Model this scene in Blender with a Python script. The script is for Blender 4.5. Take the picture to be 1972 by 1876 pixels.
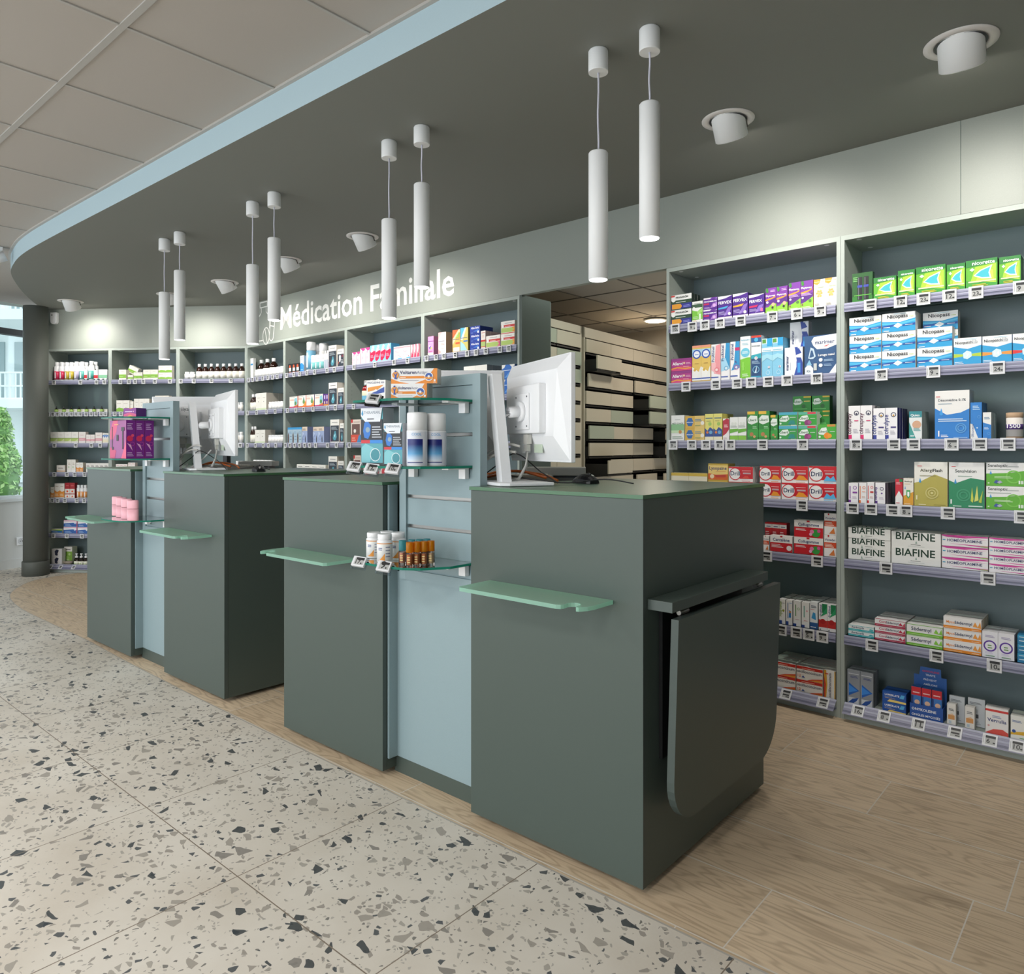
import bpy, bmesh, math, random
from mathutils import Vector, Matrix
random.seed(7)
for o in list(bpy.data.objects): bpy.data.objects.remove(o)
sc = bpy.context.scene
COL = sc.collection
PI = math.pi
# ------------------------------------------------------------------ camera
CX, HY, FP, H0, YAW = 986.0, 859.64, 1408.5, 1.215, math.radians(40.956)
cam = bpy.data.cameras.new('camera'); camo = bpy.data.objects.new('camera', cam); COL.objects.link(camo)
camo.location = (0, 0, H0); camo.rotation_euler = (PI/2, 0, YAW)
cam.sensor_fit = 'HORIZONTAL'; cam.sensor_width = 36.0
cam.lens = 36.0*FP/1972; cam.shift_x = 0; cam.shift_y = -(938-HY)/1972
cam.clip_start = 0.02; cam.clip_end = 200
sc.camera = camo
# measuring helpers: photograph pixel -> place in the shop
FW = (-math.sin(YAW), math.cos(YAW)); RT = (math.cos(YAW), math.sin(YAW))
def ray(px):
    k = (px-CX)/FP
    return k*RT[0]+FW[0], k*RT[1]+FW[1]
def at_line(px, A, B):
    d = ray(px); ex, ey = B[0]-A[0], B[1]-A[1]; det = -d[0]*ey+ex*d[1]
    t = (-A[0]*ey+ex*A[1])/det
    return d[0]*t, d[1]*t, t
def at_y(px, Y):
    d = ray(px); return d[0]*Y/d[1]
def at_x(px, X):
    d = ray(px); return d[1]*X/d[0]
def z_at(py, x, y): return H0-(py-HY)*(x*FW[0]+y*FW[1])/FP
def at_z(px, py, z):
    Z = FP*(H0-z)/(py-HY); X = (px-CX)/FP*Z
    return X*RT[0]+Z*FW[0], X*RT[1]+Z*FW[1]
# ------------------------------------------------------------------ look, sky, daylight
sc.view_settings.view_transform = 'Standard'; sc.view_settings.look = 'None'
sc.view_settings.exposure = -0.38; sc.view_settings.gamma = 1.0; sc.view_settings.use_curve_mapping = False
w = bpy.data.worlds.new('sky'); sc.world = w; w.use_nodes = True
w.node_tree.nodes['Background'].inputs[0].default_value = (0.80, 0.90, 1.0, 1); w.node_tree.nodes['Background'].inputs[1].default_value = 2.6
def area(name, loc, rot, sx, sy, power, col=(1, 1, 1), spread=PI):
    l = bpy.data.lights.new(name, 'AREA'); l.shape = 'RECTANGLE'; l.size = sx; l.size_y = sy; l.energy = power; l.color = col; l.spread = spread
    o = bpy.data.objects.new(name, l); COL.objects.link(o); o.location = loc; o.rotation_euler = rot; return o
# daylight through the shop windows behind and beside the camera
area('window_daylight', (-3.8, -3.9, 1.55), (PI/2, 0, 0), 7.0, 2.0, 120, (0.93, 0.97, 1.0))
area('window_daylight', (-8.75, -1.0, 1.5), (PI/2, 0, -PI/2), 4.6, 2.0, 24, (0.93, 0.97, 1.0))
# ------------------------------------------------------------------ materials
def lin(h):
    h = h.lstrip('#'); out = []
    if len(h) == 3: h = ''.join(k*2 for k in h)
    for i in (0, 2, 4):
        c = int(h[i:i+2], 16)/255; out.append(c/12.92 if c <= 0.04045 else ((c+0.055)/1.055)**2.4)
    return (*out, 1)
MATS = {}
def mat(col, rough=0.45, metal=0.0, emit=0.0, spec=0.5, name=None):
    k = (col, rough, metal, emit, spec)
    if k in MATS: return MATS[k]
    m = bpy.data.materials.new(name or 'print_'+col.lstrip('#')); m.use_nodes = True
    b = m.node_tree.nodes['Principled BSDF']; c = lin(col)
    b.inputs['Base Color'].default_value = c; b.inputs['Roughness'].default_value = rough; b.inputs['Metallic'].default_value = metal
    b.inputs['Specular IOR Level'].default_value = spec
    if emit: b.inputs['Emission Color'].default_value = c; b.inputs['Emission Strength'].default_value = emit
    MATS[k] = m; return m
def nodes_mat(name):
    m = bpy.data.materials.new(name); m.use_nodes = True; nt = m.node_tree
    return m, nt, nt.nodes['Principled BSDF']
def N(nt, t, **kw):
    n = nt.nodes.new(t)
    for k, v in kw.items():
        if k.startswith('i_'): n.inputs[int(k[2:])].default_value = v
        else: setattr(n, k, v)
    return n
def laminate(name, col, rough=0.42, var=0.05):
    m, nt, b = nodes_mat(name)
    tc = N(nt, 'ShaderNodeTexCoord'); no = N(nt, 'ShaderNodeTexNoise'); no.inputs['Scale'].default_value = 380; no.inputs['Detail'].default_value = 3
    nt.links.new(tc.outputs['Object'], no.inputs['Vector'])
    bu = N(nt, 'ShaderNodeBump'); bu.inputs['Strength'].default_value = 0.06; bu.inputs['Distance'].default_value = 0.001
    nt.links.new(no.outputs['Fac'], bu.inputs['Height']); nt.links.new(bu.outputs['Normal'], b.inputs['Normal'])
    mx = N(nt, 'ShaderNodeMix', data_type='RGBA'); c = lin(col)
    mx.inputs[6].default_value = c; mx.inputs[7].default_value = tuple(v*(1-var*2) for v in c[:3])+(1,)
    nt.links.new(no.outputs['Fac'], mx.inputs[0]); nt.links.new(mx.outputs[2], b.inputs['Base Color'])
    b.inputs['Roughness'].default_value = rough
    return m
def glass(name, tint, edge=False):
    m = bpy.data.materials.new(name); m.use_nodes = True; nt = m.node_tree; nt.nodes.clear()
    out = N(nt, 'ShaderNodeOutputMaterial'); tr = N(nt, 'ShaderNodeBsdfTransparent'); gl = N(nt, 'ShaderNodeBsdfGlossy'); mx = N(nt, 'ShaderNodeMixShader'); fr = N(nt, 'ShaderNodeFresnel')
    tr.inputs[0].default_value = lin(tint); gl.inputs['Roughness'].default_value = 0.03; fr.inputs[0].default_value = 1.5
    nt.links.new(fr.outputs[0], mx.inputs[0]); nt.links.new(tr.outputs[0], mx.inputs[1]); nt.links.new(gl.outputs[0], mx.inputs[2]); nt.links.new(mx.outputs[0], out.inputs[0])
    return m
def frosted(name, tint, a=0.35):
    m = bpy.data.materials.new(name); m.use_nodes = True; nt = m.node_tree; b = nt.nodes['Principled BSDF']; out = nt.nodes['Material Output']
    b.inputs['Base Color'].default_value = lin(tint); b.inputs['Roughness'].default_value = 0.25
    tr = N(nt, 'ShaderNodeBsdfTransparent'); tr.inputs[0].default_value = lin(tint); tl = N(nt, 'ShaderNodeBsdfTranslucent'); tl.inputs[0].default_value = lin(tint)
    m1 = N(nt, 'ShaderNodeMixShader'); m1.inputs[0].default_value = 0.5; m2 = N(nt, 'ShaderNodeMixShader'); m2.inputs[0].default_value = a
    nt.links.new(b.outputs[0], m1.inputs[1]); nt.links.new(tl.outputs[0], m1.inputs[2]); nt.links.new(m1.outputs[0], m2.inputs[1]); nt.links.new(tr.outputs[0], m2.inputs[2]); nt.links.new(m2.outputs[0], out.inputs[0])
    return m
M_PED = laminate('green_grey_laminate', '#4a5650')
M_PED2 = laminate('green_grey_edge', '#48534f')
M_BLUE = laminate('pale_blue_laminate', '#8fa4a9', 0.4)
M_BAY = laminate('sage_shelving_laminate', '#abb4ad', 0.5)
M_BACK = laminate('slate_back_laminate', '#77878a', 0.45)
M_BAND = laminate('sage_wall_laminate', '#999f97', 0.5)
M_SOF = laminate('soffit_paint', '#83857f', 0.7)
M_FASC = laminate('fascia_paint', '#b4cbd4', 0.7)
M_GTOP = laminate('green_back_painted_glass', '#5c7562', 0.28)
M_GEDGE = laminate('green_glass_edge', '#47704f', 0.2)
M_GL = glass('clear_shelf_glass', '#e6f3ee')
M_GLE = frosted('shelf_glass_edge', '#2f9e86', 0.2)
M_GLB = glass('bay_shelf_glass', '#dcebe4')
M_GLBE = frosted('bay_glass_edge', '#7fa596', 0.3)
M_FR = frosted('frosted_green_glass', '#cfe8dc', 0.4)
M_FRE = frosted('frosted_glass_edge', '#c6f4e2', 0.3)
M_PANE = glass('window_glass', '#f4faf8')
M_WHITE = mat('#f3f4f6', 0.4, name='white_plastic'); M_WALLW = laminate('white_wall_paint', '#d7d8d4', 0.8, 0.02)
M_LAMP = mat('#f0f1f1', 0.5, name='white_lamp_paint')
M_BLACK = mat('#121314', 0.4, name='black_plastic')
M_ALU = mat('#a19f9b', 0.35, 1.0, name='aluminium')
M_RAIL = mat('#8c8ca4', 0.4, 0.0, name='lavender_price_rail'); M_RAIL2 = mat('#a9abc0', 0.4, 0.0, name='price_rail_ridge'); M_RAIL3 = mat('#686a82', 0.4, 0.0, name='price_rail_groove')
M_CEIL = laminate('ceiling_tile', '#b9b2ab', 0.95, 0.04)
M_TEE = mat('#b4b1ac', 0.6, name='ceiling_grid_paint')
M_BEIGE = laminate('beige_drawer_laminate', '#c0b5a2', 0.5)
M_SAGED = laminate('sage_drawer_laminate', '#a5aa98', 0.5)
# ------------------------------------------------------------------ mesh builder
class MB:
    def __init__(s): s.v = []; s.f = []; s.m = []; s.mats = []; s.sm = []
    def mi(s, m):
        if isinstance(m, str): m = mat(m)
        if m not in s.mats: s.mats.append(m)
        return s.mats.index(m)
    def face(s, pts, m, smooth=False):
        i = len(s.v); s.v += [tuple(p) for p in pts]; s.f.append(tuple(range(i, i+len(pts)))); s.m.append(s.mi(m)); s.sm.append(smooth)
    def box(s, a, b, m, front=None, side=None, top=None, rot=None):
        x0, y0, z0 = a; x1, y1, z1 = b
        P = [(x0, y0, z0), (x1, y0, z0), (x1, y1, z0), (x0, y1, z0), (x0, y0, z1), (x1, y0, z1), (x1, y1, z1), (x0, y1, z1)]
        if rot: P = [tuple(rot @ Vector(p)) for p in P]
        i = len(s.v); s.v += P
        for q, mm in (((0, 3, 2, 1), m), ((4, 5, 6, 7), top or m), ((0, 1, 5, 4), front or m), ((1, 2, 6, 5), side or m), ((2, 3, 7, 6), m), ((3, 0, 4, 7), side or m)):
            s.f.append(tuple(i+k for k in q)); s.m.append(s.mi(mm)); s.sm.append(False)
        return s
    def prism(s, pts, z0, z1, m, edge=None):
        n = len(pts); i = len(s.v)
        s.v += [(x, y, z0) for x, y in pts]+[(x, y, z1) for x, y in pts]
        s.f.append(tuple(i+k for k in reversed(range(n)))); s.f.append(tuple(i+n+k for k in range(n)))
        s.m += [s.mi(m)]*2; s.sm += [False]*2
        for k in range(n):
            j = (k+1) % n; s.f.append((i+k, i+j, i+n+j, i+n+k)); s.m.append(s.mi(edge or m)); s.sm.append(False)
        return s
    def prism_xz(s, pts, y0, y1, m, edge=None):
        n = len(pts); i = len(s.v)
        s.v += [(x, y0, z) for x, z in pts]+[(x, y1, z) for x, z in pts]
        s.f.append(tuple(i+k for k in range(n))); s.f.append(tuple(i+n+k for k in reversed(range(n))))
        s.m += [s.mi(m)]*2; s.sm += [False]*2
        for k in range(n):
            j = (k+1) % n; s.f.append((i+k, i+n+k, i+n+j, i+j)); s.m.append(s.mi(edge or m)); s.sm.append(False)
        return s
    def lathe(s, prof, m, seg=20, c=(0, 0), sy=1.0, mat_by=None):
        # prof: list of (r, z[, material])
        i = len(s.v); n = seg
        for p in prof:
            for k in range(n):
                a = 2*PI*k/n; s.v.append((c[0]+p[0]*math.cos(a), c[1]+p[0]*sy*math.sin(a), p[1]))
        for q in range(len(prof)-1):
            mm = prof[q+1][2] if len(prof[q+1]) > 2 else m
            for k in range(n):
                j = (k+1) % n; s.f.append((i+q*n+k, i+q*n+j, i+(q+1)*n+j, i+(q+1)*n+k)); s.m.append(s.mi(mm)); s.sm.append(True)
        s.f.append(tuple(i+k for k in reversed(range(n)))); s.m.append(s.mi(m)); s.sm.append(False)
        e = i+(len(prof)-1)*n; mm = prof[-1][2] if len(prof[-1]) > 2 else m
        s.f.append(tuple(e+k for k in range(n))); s.m.append(s.mi(mm)); s.sm.append(False)
        return s
    def tube(s, pts, r, m, seg=8):
        pts = [Vector(p) for p in pts]; i = len(s.v); n = seg
        up = Vector((0, 0, 1))
        for k, p in enumerate(pts):
            t = (pts[min(k+1, len(pts)-1)]-pts[max(k-1, 0)]).normalized()
            a = t.cross(up) if abs(t.dot(up)) < 0.95 else t.cross(Vector((1, 0, 0))); a.normalize(); b = t.cross(a)
            for j in range(n):
                an = 2*PI*j/n; s.v.append(tuple(p+a*math.cos(an)*r+b*math.sin(an)*r))
        for q in range(len(pts)-1):
            for k in range(n):
                j = (k+1) % n; s.f.append((i+q*n+k, i+(q+1)*n+k, i+(q+1)*n+j, i+q*n+j)); s.m.append(s.mi(m)); s.sm.append(True)
        s.f.append(tuple(i+k for k in range(n))); s.f.append(tuple(i+(len(pts)-1)*n+k for k in reversed(range(n)))); s.m += [s.mi(m)]*2; s.sm += [False]*2
        return s
    def mesh(s, name):
        me = bpy.data.meshes.new(name); me.from_pydata(s.v, [], s.f)
        for m in s.mats: me.materials.append(m)
        me.polygons.foreach_set('material_index', s.m); me.polygons.foreach_set('use_smooth', s.sm); me.update()
        return me
    def build(s, name, parent=None, loc=(0, 0, 0), rz=0, bevel=0):
        return link(name, s.mesh(name), parent, loc, rz, bevel)
def link(name, me, parent=None, loc=(0, 0, 0), rz=0, bevel=0):
    o = bpy.data.objects.new(name, me); COL.objects.link(o); o.location = loc; o.rotation_euler = (0, 0, rz)
    if parent: o.parent = parent
    if bevel:
        b = o.modifiers.new('bevel', 'BEVEL'); b.width = bevel; b.segments = 2; b.limit_method = 'ANGLE'; b.angle_limit = 0.6; b.harden_normals = False
    return o
def tag(o, label, cat, group=None):
    o['label'] = label; o['category'] = cat
    if group: o['group'] = group
    return o
def thing(name, label, cat, loc=(0, 0, 0), rz=0, group=None):
    o = bpy.data.objects.new(name, None); COL.objects.link(o); o.location = loc; o.rotation_euler = (0, 0, rz); o.empty_display_size = 0.05
    return tag(o, label, cat, group)
def struct(o): o['kind'] = 'structure'; return o
def copy_tree(o, parent=None):
    c = o.copy(); COL.objects.link(c); c.parent = parent
    for ch in [k for k in bpy.data.objects if k.parent == o]: copy_tree(ch, c)
    return c
# text as outlines, cached
TXT = {}
def text_geo(s_, bold=False):
    k = (s_, bold)
    if k not in TXT:
        cu = bpy.data.curves.new('t', 'FONT'); cu.body = s_; cu.resolution_u = 2; cu.offset = 0.016 if bold else 0.002; cu.fill_mode = 'FRONT'
        ob = bpy.data.objects.new('t', cu); me = bpy.data.meshes.new_from_object(ob)
        v = [(p.co.x, p.co.y) for p in me.vertices]; f = [tuple(p.vertices) for p in me.polygons]
        bpy.data.objects.remove(ob); bpy.data.curves.remove(cu); bpy.data.meshes.remove(me)
        x0 = min(p[0] for p in v); x1 = max(p[0] for p in v)
        TXT[k] = ([(p[0]-x0, p[1]) for p in v], f, x1-x0)
    return TXT[k]
def put_text(mb, s_, fx, m, bold=False):
    v, f, wd = text_geo(s_, bold); i = len(mb.v)
    mb.v += [fx(x, y, wd) for x, y in v]
    # orient: keep winding of first face's normal irrelevant (double sided shading)
    for q in f: mb.f.append(tuple(i+k for k in q)); mb.m.append(mb.mi(m)); mb.sm.append(False)
def deco(mb, spec, w, h, y=0.0, step=0.00025):
    """printed design on a front face (x 0..w, z 0..h) lying in plane y, facing -y"""
    if not spec: return
    k = 0
    for op in spec.split(';'):
        op = op.strip()
        if not op: continue
        k += 1; yy = y-step*k; t, a = op[0], op[1:].strip().split(',')
        if t == 'R':
            x0, z0, x1, z1 = [float(q) for q in a[:4]]
            mb.face([(x0*w, yy, z0*h), (x1*w, yy, z0*h), (x1*w, yy, z1*h), (x0*w, yy, z1*h)], a[4])
        elif t == 'P':
            p = [float(q) for q in a[1:]]; mb.face([(p[j]*w, yy, p[j+1]*h) for j in range(0, len(p), 2)], a[0])
        elif t in 'CO':
            cx, cz, r = float(a[0])*w, float(a[1])*h, float(a[2])*min(w, h); n = 20
            c = [(math.cos(2*PI*j/n), math.sin(2*PI*j/n)) for j in range(n)]
            if t == 'C': mb.face([(cx+r*p, yy, cz+r*q) for p, q in c], a[3])
            else:
                r2 = r*(1-float(a[4]) if len(a) > 4 else 0.8)
                for j in range(n):
                    p, q = c[j], c[(j+1) % n]; mb.face([(cx+r*p[0], yy, cz+r*p[1]), (cx+r*q[0], yy, cz+r*q[1]), (cx+r2*q[0], yy, cz+r2*q[1]), (cx+r2*p[0], yy, cz+r2*p[1])], a[3])
        elif t == 'T':
            s_, x0, z0, ww, c = a[0], float(a[1]), float(a[2]), float(a[3]), a[4]; mode = a[5] if len(a) > 5 else ''
            if 'v' in mode: put_text(mb, s_, lambda x, q, wd: (x0*w-q*ww*h/wd, yy, z0*h+x*ww*h/wd), c, 'b' in mode)
            else: put_text(mb, s_, lambda x, q, wd: (x0*w+x*ww*w/wd, yy, z0*h+q*ww*w/wd), c, 'b' in mode)
        elif t == 'L':
            n = int(a[0]); x0, z0, x1, z1 = [float(q) for q in a[1:5]]; dz = (z1-z0)/n
            for j in range(n):
                xe = x0+(x1-x0)*(1-0.25*((j*7) % 3)/2); zz = z0+dz*j
                mb.face([(x0*w, yy, zz*h), (xe*w, yy, zz*h), (xe*w, yy, (zz+dz*0.45)*h), (x0*w, yy, (zz+dz*0.45)*h)], a[5])
# ------------------------------------------------------------------ key geometry
T, SO, CE = 2.155, 2.534, 2.651          # bay top, soffit, main ceiling
WA, WB = (-8.028, 2.391), (-6.35, 3.534)  # angled wall of bays
BAYS = {'L1': (WA, None), }
def lerp(A, B, t): return (A[0]+(B[0]-A[0])*t, A[1]+(B[1]-A[1])*t)
def wallpt(px, A, B):
    x, y, _ = at_line(px, A, B); return (x, y)
WC = (-2.946, 3.465); WD = (-1.918, 3.455); WE = (-1.034, 3.431); WF = (-0.05, 3.425)
p212 = wallpt(212, WA, WB); p342 = wallpt(342.5, WA, WB)
p547 = wallpt(547.5, WB, WC); p666 = wallpt(666, WB, WC); p814 = wallpt(814, WB, WC)
BAYS = {'L1': (WA, p212), 'L2': (p212, p342), 'L3': (p342, WB), 'L4': (WB, p547), 'L5': (p547, p666), 'L6': (p666, p814), 'L7': (p814, WC), 'R1': (WD, WE), 'R2': (WE, WF)}
PLACE = {'L1': 'leftmost bay by column', 'L2': 'second bay from column', 'L3': 'third bay from column', 'L4': 'narrow corner bay', 'L5': 'fifth bay from column', 'L6': 'bay left of doorway bay', 'L7': 'bay beside doorway', 'R1': 'bay right of doorway', 'R2': 'rightmost bay'}
SZ = [1.85, 1.545, 1.245, 0.965, 0.715, 0.375, 0.07]
# ------------------------------------------------------------------ floors
curve = [(-3.2, 1.668), (-4.33, 1.69), (-5.05, 1.715), (-5.70, 1.715), (-6.31, 1.722), (-6.75, 1.765), (-7.07, 1.84), (-7.35, 1.97), (-7.58, 2.13), (-7.70, 2.33), (-7.74, 2.55), (-7.80, 2.60)]
def catmull(P, n=5):
    out = []
    for i in range(len(P)-1):
        p0 = P[max(i-1, 0)]; p1 = P[i]; p2 = P[i+1]; p3 = P[min(i+2, len(P)-1)]
        for k in range(n):
            t = k/n; out.append(tuple(0.5*((2*p1[j])+(-p0[j]+p2[j])*t+(2*p0[j]-5*p1[j]+4*p2[j]-p3[j])*t*t+(-p0[j]+3*p1[j]-3*p2[j]+p3[j])*t**3) for j in (0, 1)))
    return out+[P[-1]]
edge = [(3.0, 1.655)]+catmull([(-1.3, 1.657)]+curve)
def terrazzo():
    m, nt, b = nodes_mat('terrazzo_tiles'); L = nt.links.new
    geo = N(nt, 'ShaderNodeNewGeometry'); sep = N(nt, 'ShaderNodeSeparateXYZ'); L(geo.outputs['Position'], sep.inputs[0])
    def math_(op, a, b_=None, c=None):
        n = N(nt, 'ShaderNodeMath', operation=op)
        for i, q in enumerate((a, b_, c)):
            if q is None: continue
            if isinstance(q, (int, float)): n.inputs[i].default_value = q
            else: L(q, n.inputs[i])
        return n.outputs[0]
    def mixc(f, a, c):
        n = N(nt, 'ShaderNodeMix', data_type='RGBA'); L(f, n.inputs[0])
        for i, q in ((6, a), (7, c)):
            if isinstance(q, str): n.inputs[i].default_value = lin(q)
            else: L(q, n.inputs[i])
        return n.outputs[2]
    dn = N(nt, 'ShaderNodeTexNoise'); dn.inputs['Scale'].default_value = 22; dn.inputs['Detail'].default_value = 1; L(geo.outputs['Position'], dn.inputs['Vector'])
    va = N(nt, 'ShaderNodeVectorMath', operation='MULTIPLY_ADD'); L(dn.outputs['Color'], va.inputs[0]); va.inputs[1].default_value = (0.022, 0.022, 0); L(geo.outputs['Position'], va.inputs[2])
    pos = va.outputs[0]
    n1 = N(nt, 'ShaderNodeTexNoise'); n1.inputs['Scale'].default_value = 2.2; n1.inputs['Detail'].default_value = 6; L(geo.outputs['Position'], n1.inputs['Vector'])
    n2 = N(nt, 'ShaderNodeTexNoise'); n2.inputs['Scale'].default_value = 160; n2.inputs['Detail'].default_value = 4; L(geo.outputs['Position'], n2.inputs['Vector'])
    base = mixc(math_('MULTIPLY_ADD', n1.outputs['Fac'], 2.4, -0.7), '#e4ded3', '#c8bdad')
    nn = mixc(math_('MULTIPLY', n2.outputs['Fac'], 0.5), base, '#d8d2c8')
    col = nn
    for sc_, dens, th, pal, st in ((95, 0.15, 0.16, ('#a8a299', '#b3ada4', '#77756f'), 1.0), (44, 0.17, 0.12, ('#aaa49a', '#9d968d', '#4a5054'), 1.3), (23, 0.13, 0.10, ('#3a4145', '#a39c92', '#8b867f'), 1.4)):
        mp = N(nt, 'ShaderNodeMapping'); L(pos, mp.inputs[0]); mp.inputs['Scale'].default_value = (1.0, st, 0); mp.inputs['Rotation'].default_value = (0, 0, 0.5+sc_*0.3); mp.inputs['Location'].default_value = (sc_*0.13, sc_*0.31, 0)
        v1 = N(nt, 'ShaderNodeTexVoronoi', feature='F1', voronoi_dimensions='2D'); v1.inputs['Scale'].default_value = sc_; L(mp.outputs[0], v1.inputs['Vector'])
        v2 = N(nt, 'ShaderNodeTexVoronoi', feature='DISTANCE_TO_EDGE', voronoi_dimensions='2D'); v2.inputs['Scale'].default_value = sc_; L(mp.outputs[0], v2.inputs['Vector'])
        sp = N(nt, 'ShaderNodeSeparateColor'); L(v1.outputs['Color'], sp.inputs[0])
        sel = math_('LESS_THAN', sp.outputs[0], dens)
        big = math_('GREATER_THAN', v2.outputs['Distance'], math_('MULTIPLY_ADD', sp.outputs[2], 0.12, th))
        msk = math_('MULTIPLY', sel, big)
        rp = N(nt, 'ShaderNodeValToRGB'); rp.color_ramp.interpolation = 'CONSTANT'; e = rp.color_ramp.elements
        e[0].color = lin(pal[0]); e[1].position = 0.36; e[1].color = lin(pal[1]); q = e.new(0.72); q.color = lin(pal[2]); L(sp.outputs[1], rp.inputs[0])
        col = mixc(math_('MULTIPLY', msk, 0.93), col, rp.outputs[0])
    gx = math_('FRACT', math_('DIVIDE', math_('ADD', sep.outputs[0], 1.34+60*0.6), 0.6)); gy = math_('FRACT', math_('DIVIDE', math_('ADD', sep.outputs[1], -1.052+60*1.2), 1.2))
    def line(g, wdt): return math_('MAXIMUM', math_('LESS_THAN', g, wdt), math_('GREATER_THAN', g, 1-wdt))
    jl = math_('MAXIMUM', line(gx, 0.0028), line(gy, 0.0014))
    col = mixc(jl, col, '#86796a')
    L(col, b.inputs['Base Color']); b.inputs['Roughness'].default_value = 0.5; b.inputs['Specular IOR Level'].default_value = 0.35
    bu = N(nt, 'ShaderNodeBump'); bu.inputs['Strength'].default_value = 0.25; bu.inputs['Distance'].default_value = 0.001; L(math_('SUBTRACT', math_('MULTIPLY', n2.outputs['Fac'], 0.4), jl), bu.inputs['Height']); L(bu.outputs[0], b.inputs['Normal'])
    return m
def planks():
    m, nt, b = nodes_mat('oak_planks'); L = nt.links.new
    def math_(op, a, b_=None, c=None):
        n = N(nt, 'ShaderNodeMath', operation=op)
        for i, q in enumerate((a, b_, c)):
            if q is None: continue
            if isinstance(q, (int, float)): n.inputs[i].default_value = q
            else: L(q, n.inputs[i])
        return n.outputs[0]
    geo = N(nt, 'ShaderNodeNewGeometry'); sep = N(nt, 'ShaderNodeSeparateXYZ'); L(geo.outputs['Position'], sep.inputs[0])
    ry = math_('DIVIDE', math_('SUBTRACT', sep.outputs[1], 1.672), 0.3075); row = math_('FLOOR', ry); fy = math_('FRACT', ry)
    rp = N(nt, 'ShaderNodeValToRGB'); rp.color_ramp.interpolation = 'CONSTANT'; e = rp.color_ramp.elements
    offs = [0.775, 0.35, 0.28, 0.70, 1.10, 0.55, 0.1, 0.9]
    e[0].position = 0; e[0].color = (offs[0]/2,)*3+(1,); e[1].position = 1/8; e[1].color = (offs[1]/2,)*3+(1,)
    for k in range(2, 8): q = e.new(k/8); q.color = (offs[k]/2,)*3+(1,)
    L(math_('ADD', math_('FRACT', math_('DIVIDE', math_('ADD', row, 0.01+8*4), 8)), 0.02), rp.inputs[0])
    sx = math_('DIVIDE', math_('ADD', math_('MULTIPLY_ADD', rp.outputs[0], 2.0, 24.0), sep.outputs[0]), 1.2); ci = math_('FLOOR', sx); fx = math_('FRACT', sx)
    wn = N(nt, 'ShaderNodeTexWhiteNoise', noise_dimensions='2D'); cb = N(nt, 'ShaderNodeCombineXYZ'); L(row, cb.inputs[0]); L(ci, cb.inputs[1]); L(cb.outputs[0], wn.inputs[0])
    # grain coordinates: stretched along x, shifted per plank
    cv = N(nt, 'ShaderNodeCombineXYZ'); L(math_('MULTIPLY', sep.outputs[0], 1.0), cv.inputs[0]); L(sep.outputs[1], cv.inputs[1]); L(math_('MULTIPLY', wn.outputs[0], 40), cv.inputs[2])
    mp = N(nt, 'ShaderNodeMapping'); mp.inputs['Scale'].default_value = (1.0, 7.0, 1.0); L(cv.outputs[0], mp.inputs[0])
    big = N(nt, 'ShaderNodeTexNoise'); big.inputs['Scale'].default_value = 1.7; big.inputs['Detail'].default_value = 2; big.inputs['Roughness'].default_value = 0.45; L(mp.outputs[0], big.inputs['Vector'])
    rings = math_('SINE', math_('MULTIPLY', big.outputs['Fac'], 85)); 
    rings = math_('POWER', math_('MULTIPLY_ADD', rings, 0.5, 0.5), 3.0)
    mp2 = N(nt, 'ShaderNodeMapping'); mp2.inputs['Scale'].default_value = (2.5, 75.0, 1.0); L(cv.outputs[0], mp2.inputs[0])
    fine = N(nt, 'ShaderNodeTexNoise'); fine.inputs['Scale'].default_value = 1.6; fine.inputs['Detail'].default_value = 5; fine.inputs['Roughness'].default_value = 0.65; L(mp2.outputs[0], fine.inputs['Vector'])
    mp3 = N(nt, 'ShaderNodeMapping'); mp3.inputs['Scale'].default_value = (1.1, 4.5, 1.0); L(cv.outputs[0], mp3.inputs[0])
    knot = N(nt, 'ShaderNodeTexNoise'); knot.inputs['Scale'].default_value = 2.6; knot.inputs['Detail'].default_value = 3; L(mp3.outputs[0], knot.inputs['Vector'])
    def mixc(f, a, c):
        n = N(nt, 'ShaderNodeMix', data_type='RGBA'); L(f, n.inputs[0])
        for i, q in ((6, a), (7, c)):
            if isinstance(q, str): n.inputs[i].default_value = lin(q)
            else: L(q, n.inputs[i])
        return n.outputs[2]
    c = mixc(wn.outputs[0], '#e8d2b4', '#d6c0a2')
    c = mixc(math_('MULTIPLY', math_('SUBTRACT', fine.outputs['Fac'], 0.25), 0.85), c, '#b0967a')
    c = mixc(math_('MULTIPLY', rings, 0.34), c, '#836a52')
    kf = N(nt, 'ShaderNodeMapRange'); kf.inputs[1].default_value = 0.62; kf.inputs[2].default_value = 0.78; L(knot.outputs['Fac'], kf.inputs[0])
    c = mixc(math_('MULTIPLY', kf.outputs[0], 0.5), c, '#59442f')
    g = math_('MAXIMUM', math_('MAXIMUM', math_('LESS_THAN', fy, 0.0075), math_('GREATER_THAN', fy, 1-0.0075)), math_('MAXIMUM', math_('LESS_THAN', fx, 0.0014), math_('GREATER_THAN', fx, 1-0.0014)))
    c = mixc(g, c, '#d8d0c4')
    L(c, b.inputs['Base Color']); b.inputs['Roughness'].default_value = 0.48; b.inputs['Specular IOR Level'].default_value = 0.4
    bu = N(nt, 'ShaderNodeBump'); bu.inputs['Strength'].default_value = 0.2; bu.inputs['Distance'].default_value = 0.001; L(math_('SUBTRACT', fine.outputs['Fac'], g), bu.inputs['Height']); L(bu.outputs[0], b.inputs['Normal'])
    return m
M_TER, M_OAK = terrazzo(), planks()
mb = MB(); poly = edge+[(-8.72, 2.60), (-8.72, -3.9), (3.0, -3.9)]
mb.face([(x, y, 0) for x, y in poly], M_TER); struct(mb.build('floor'))
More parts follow.
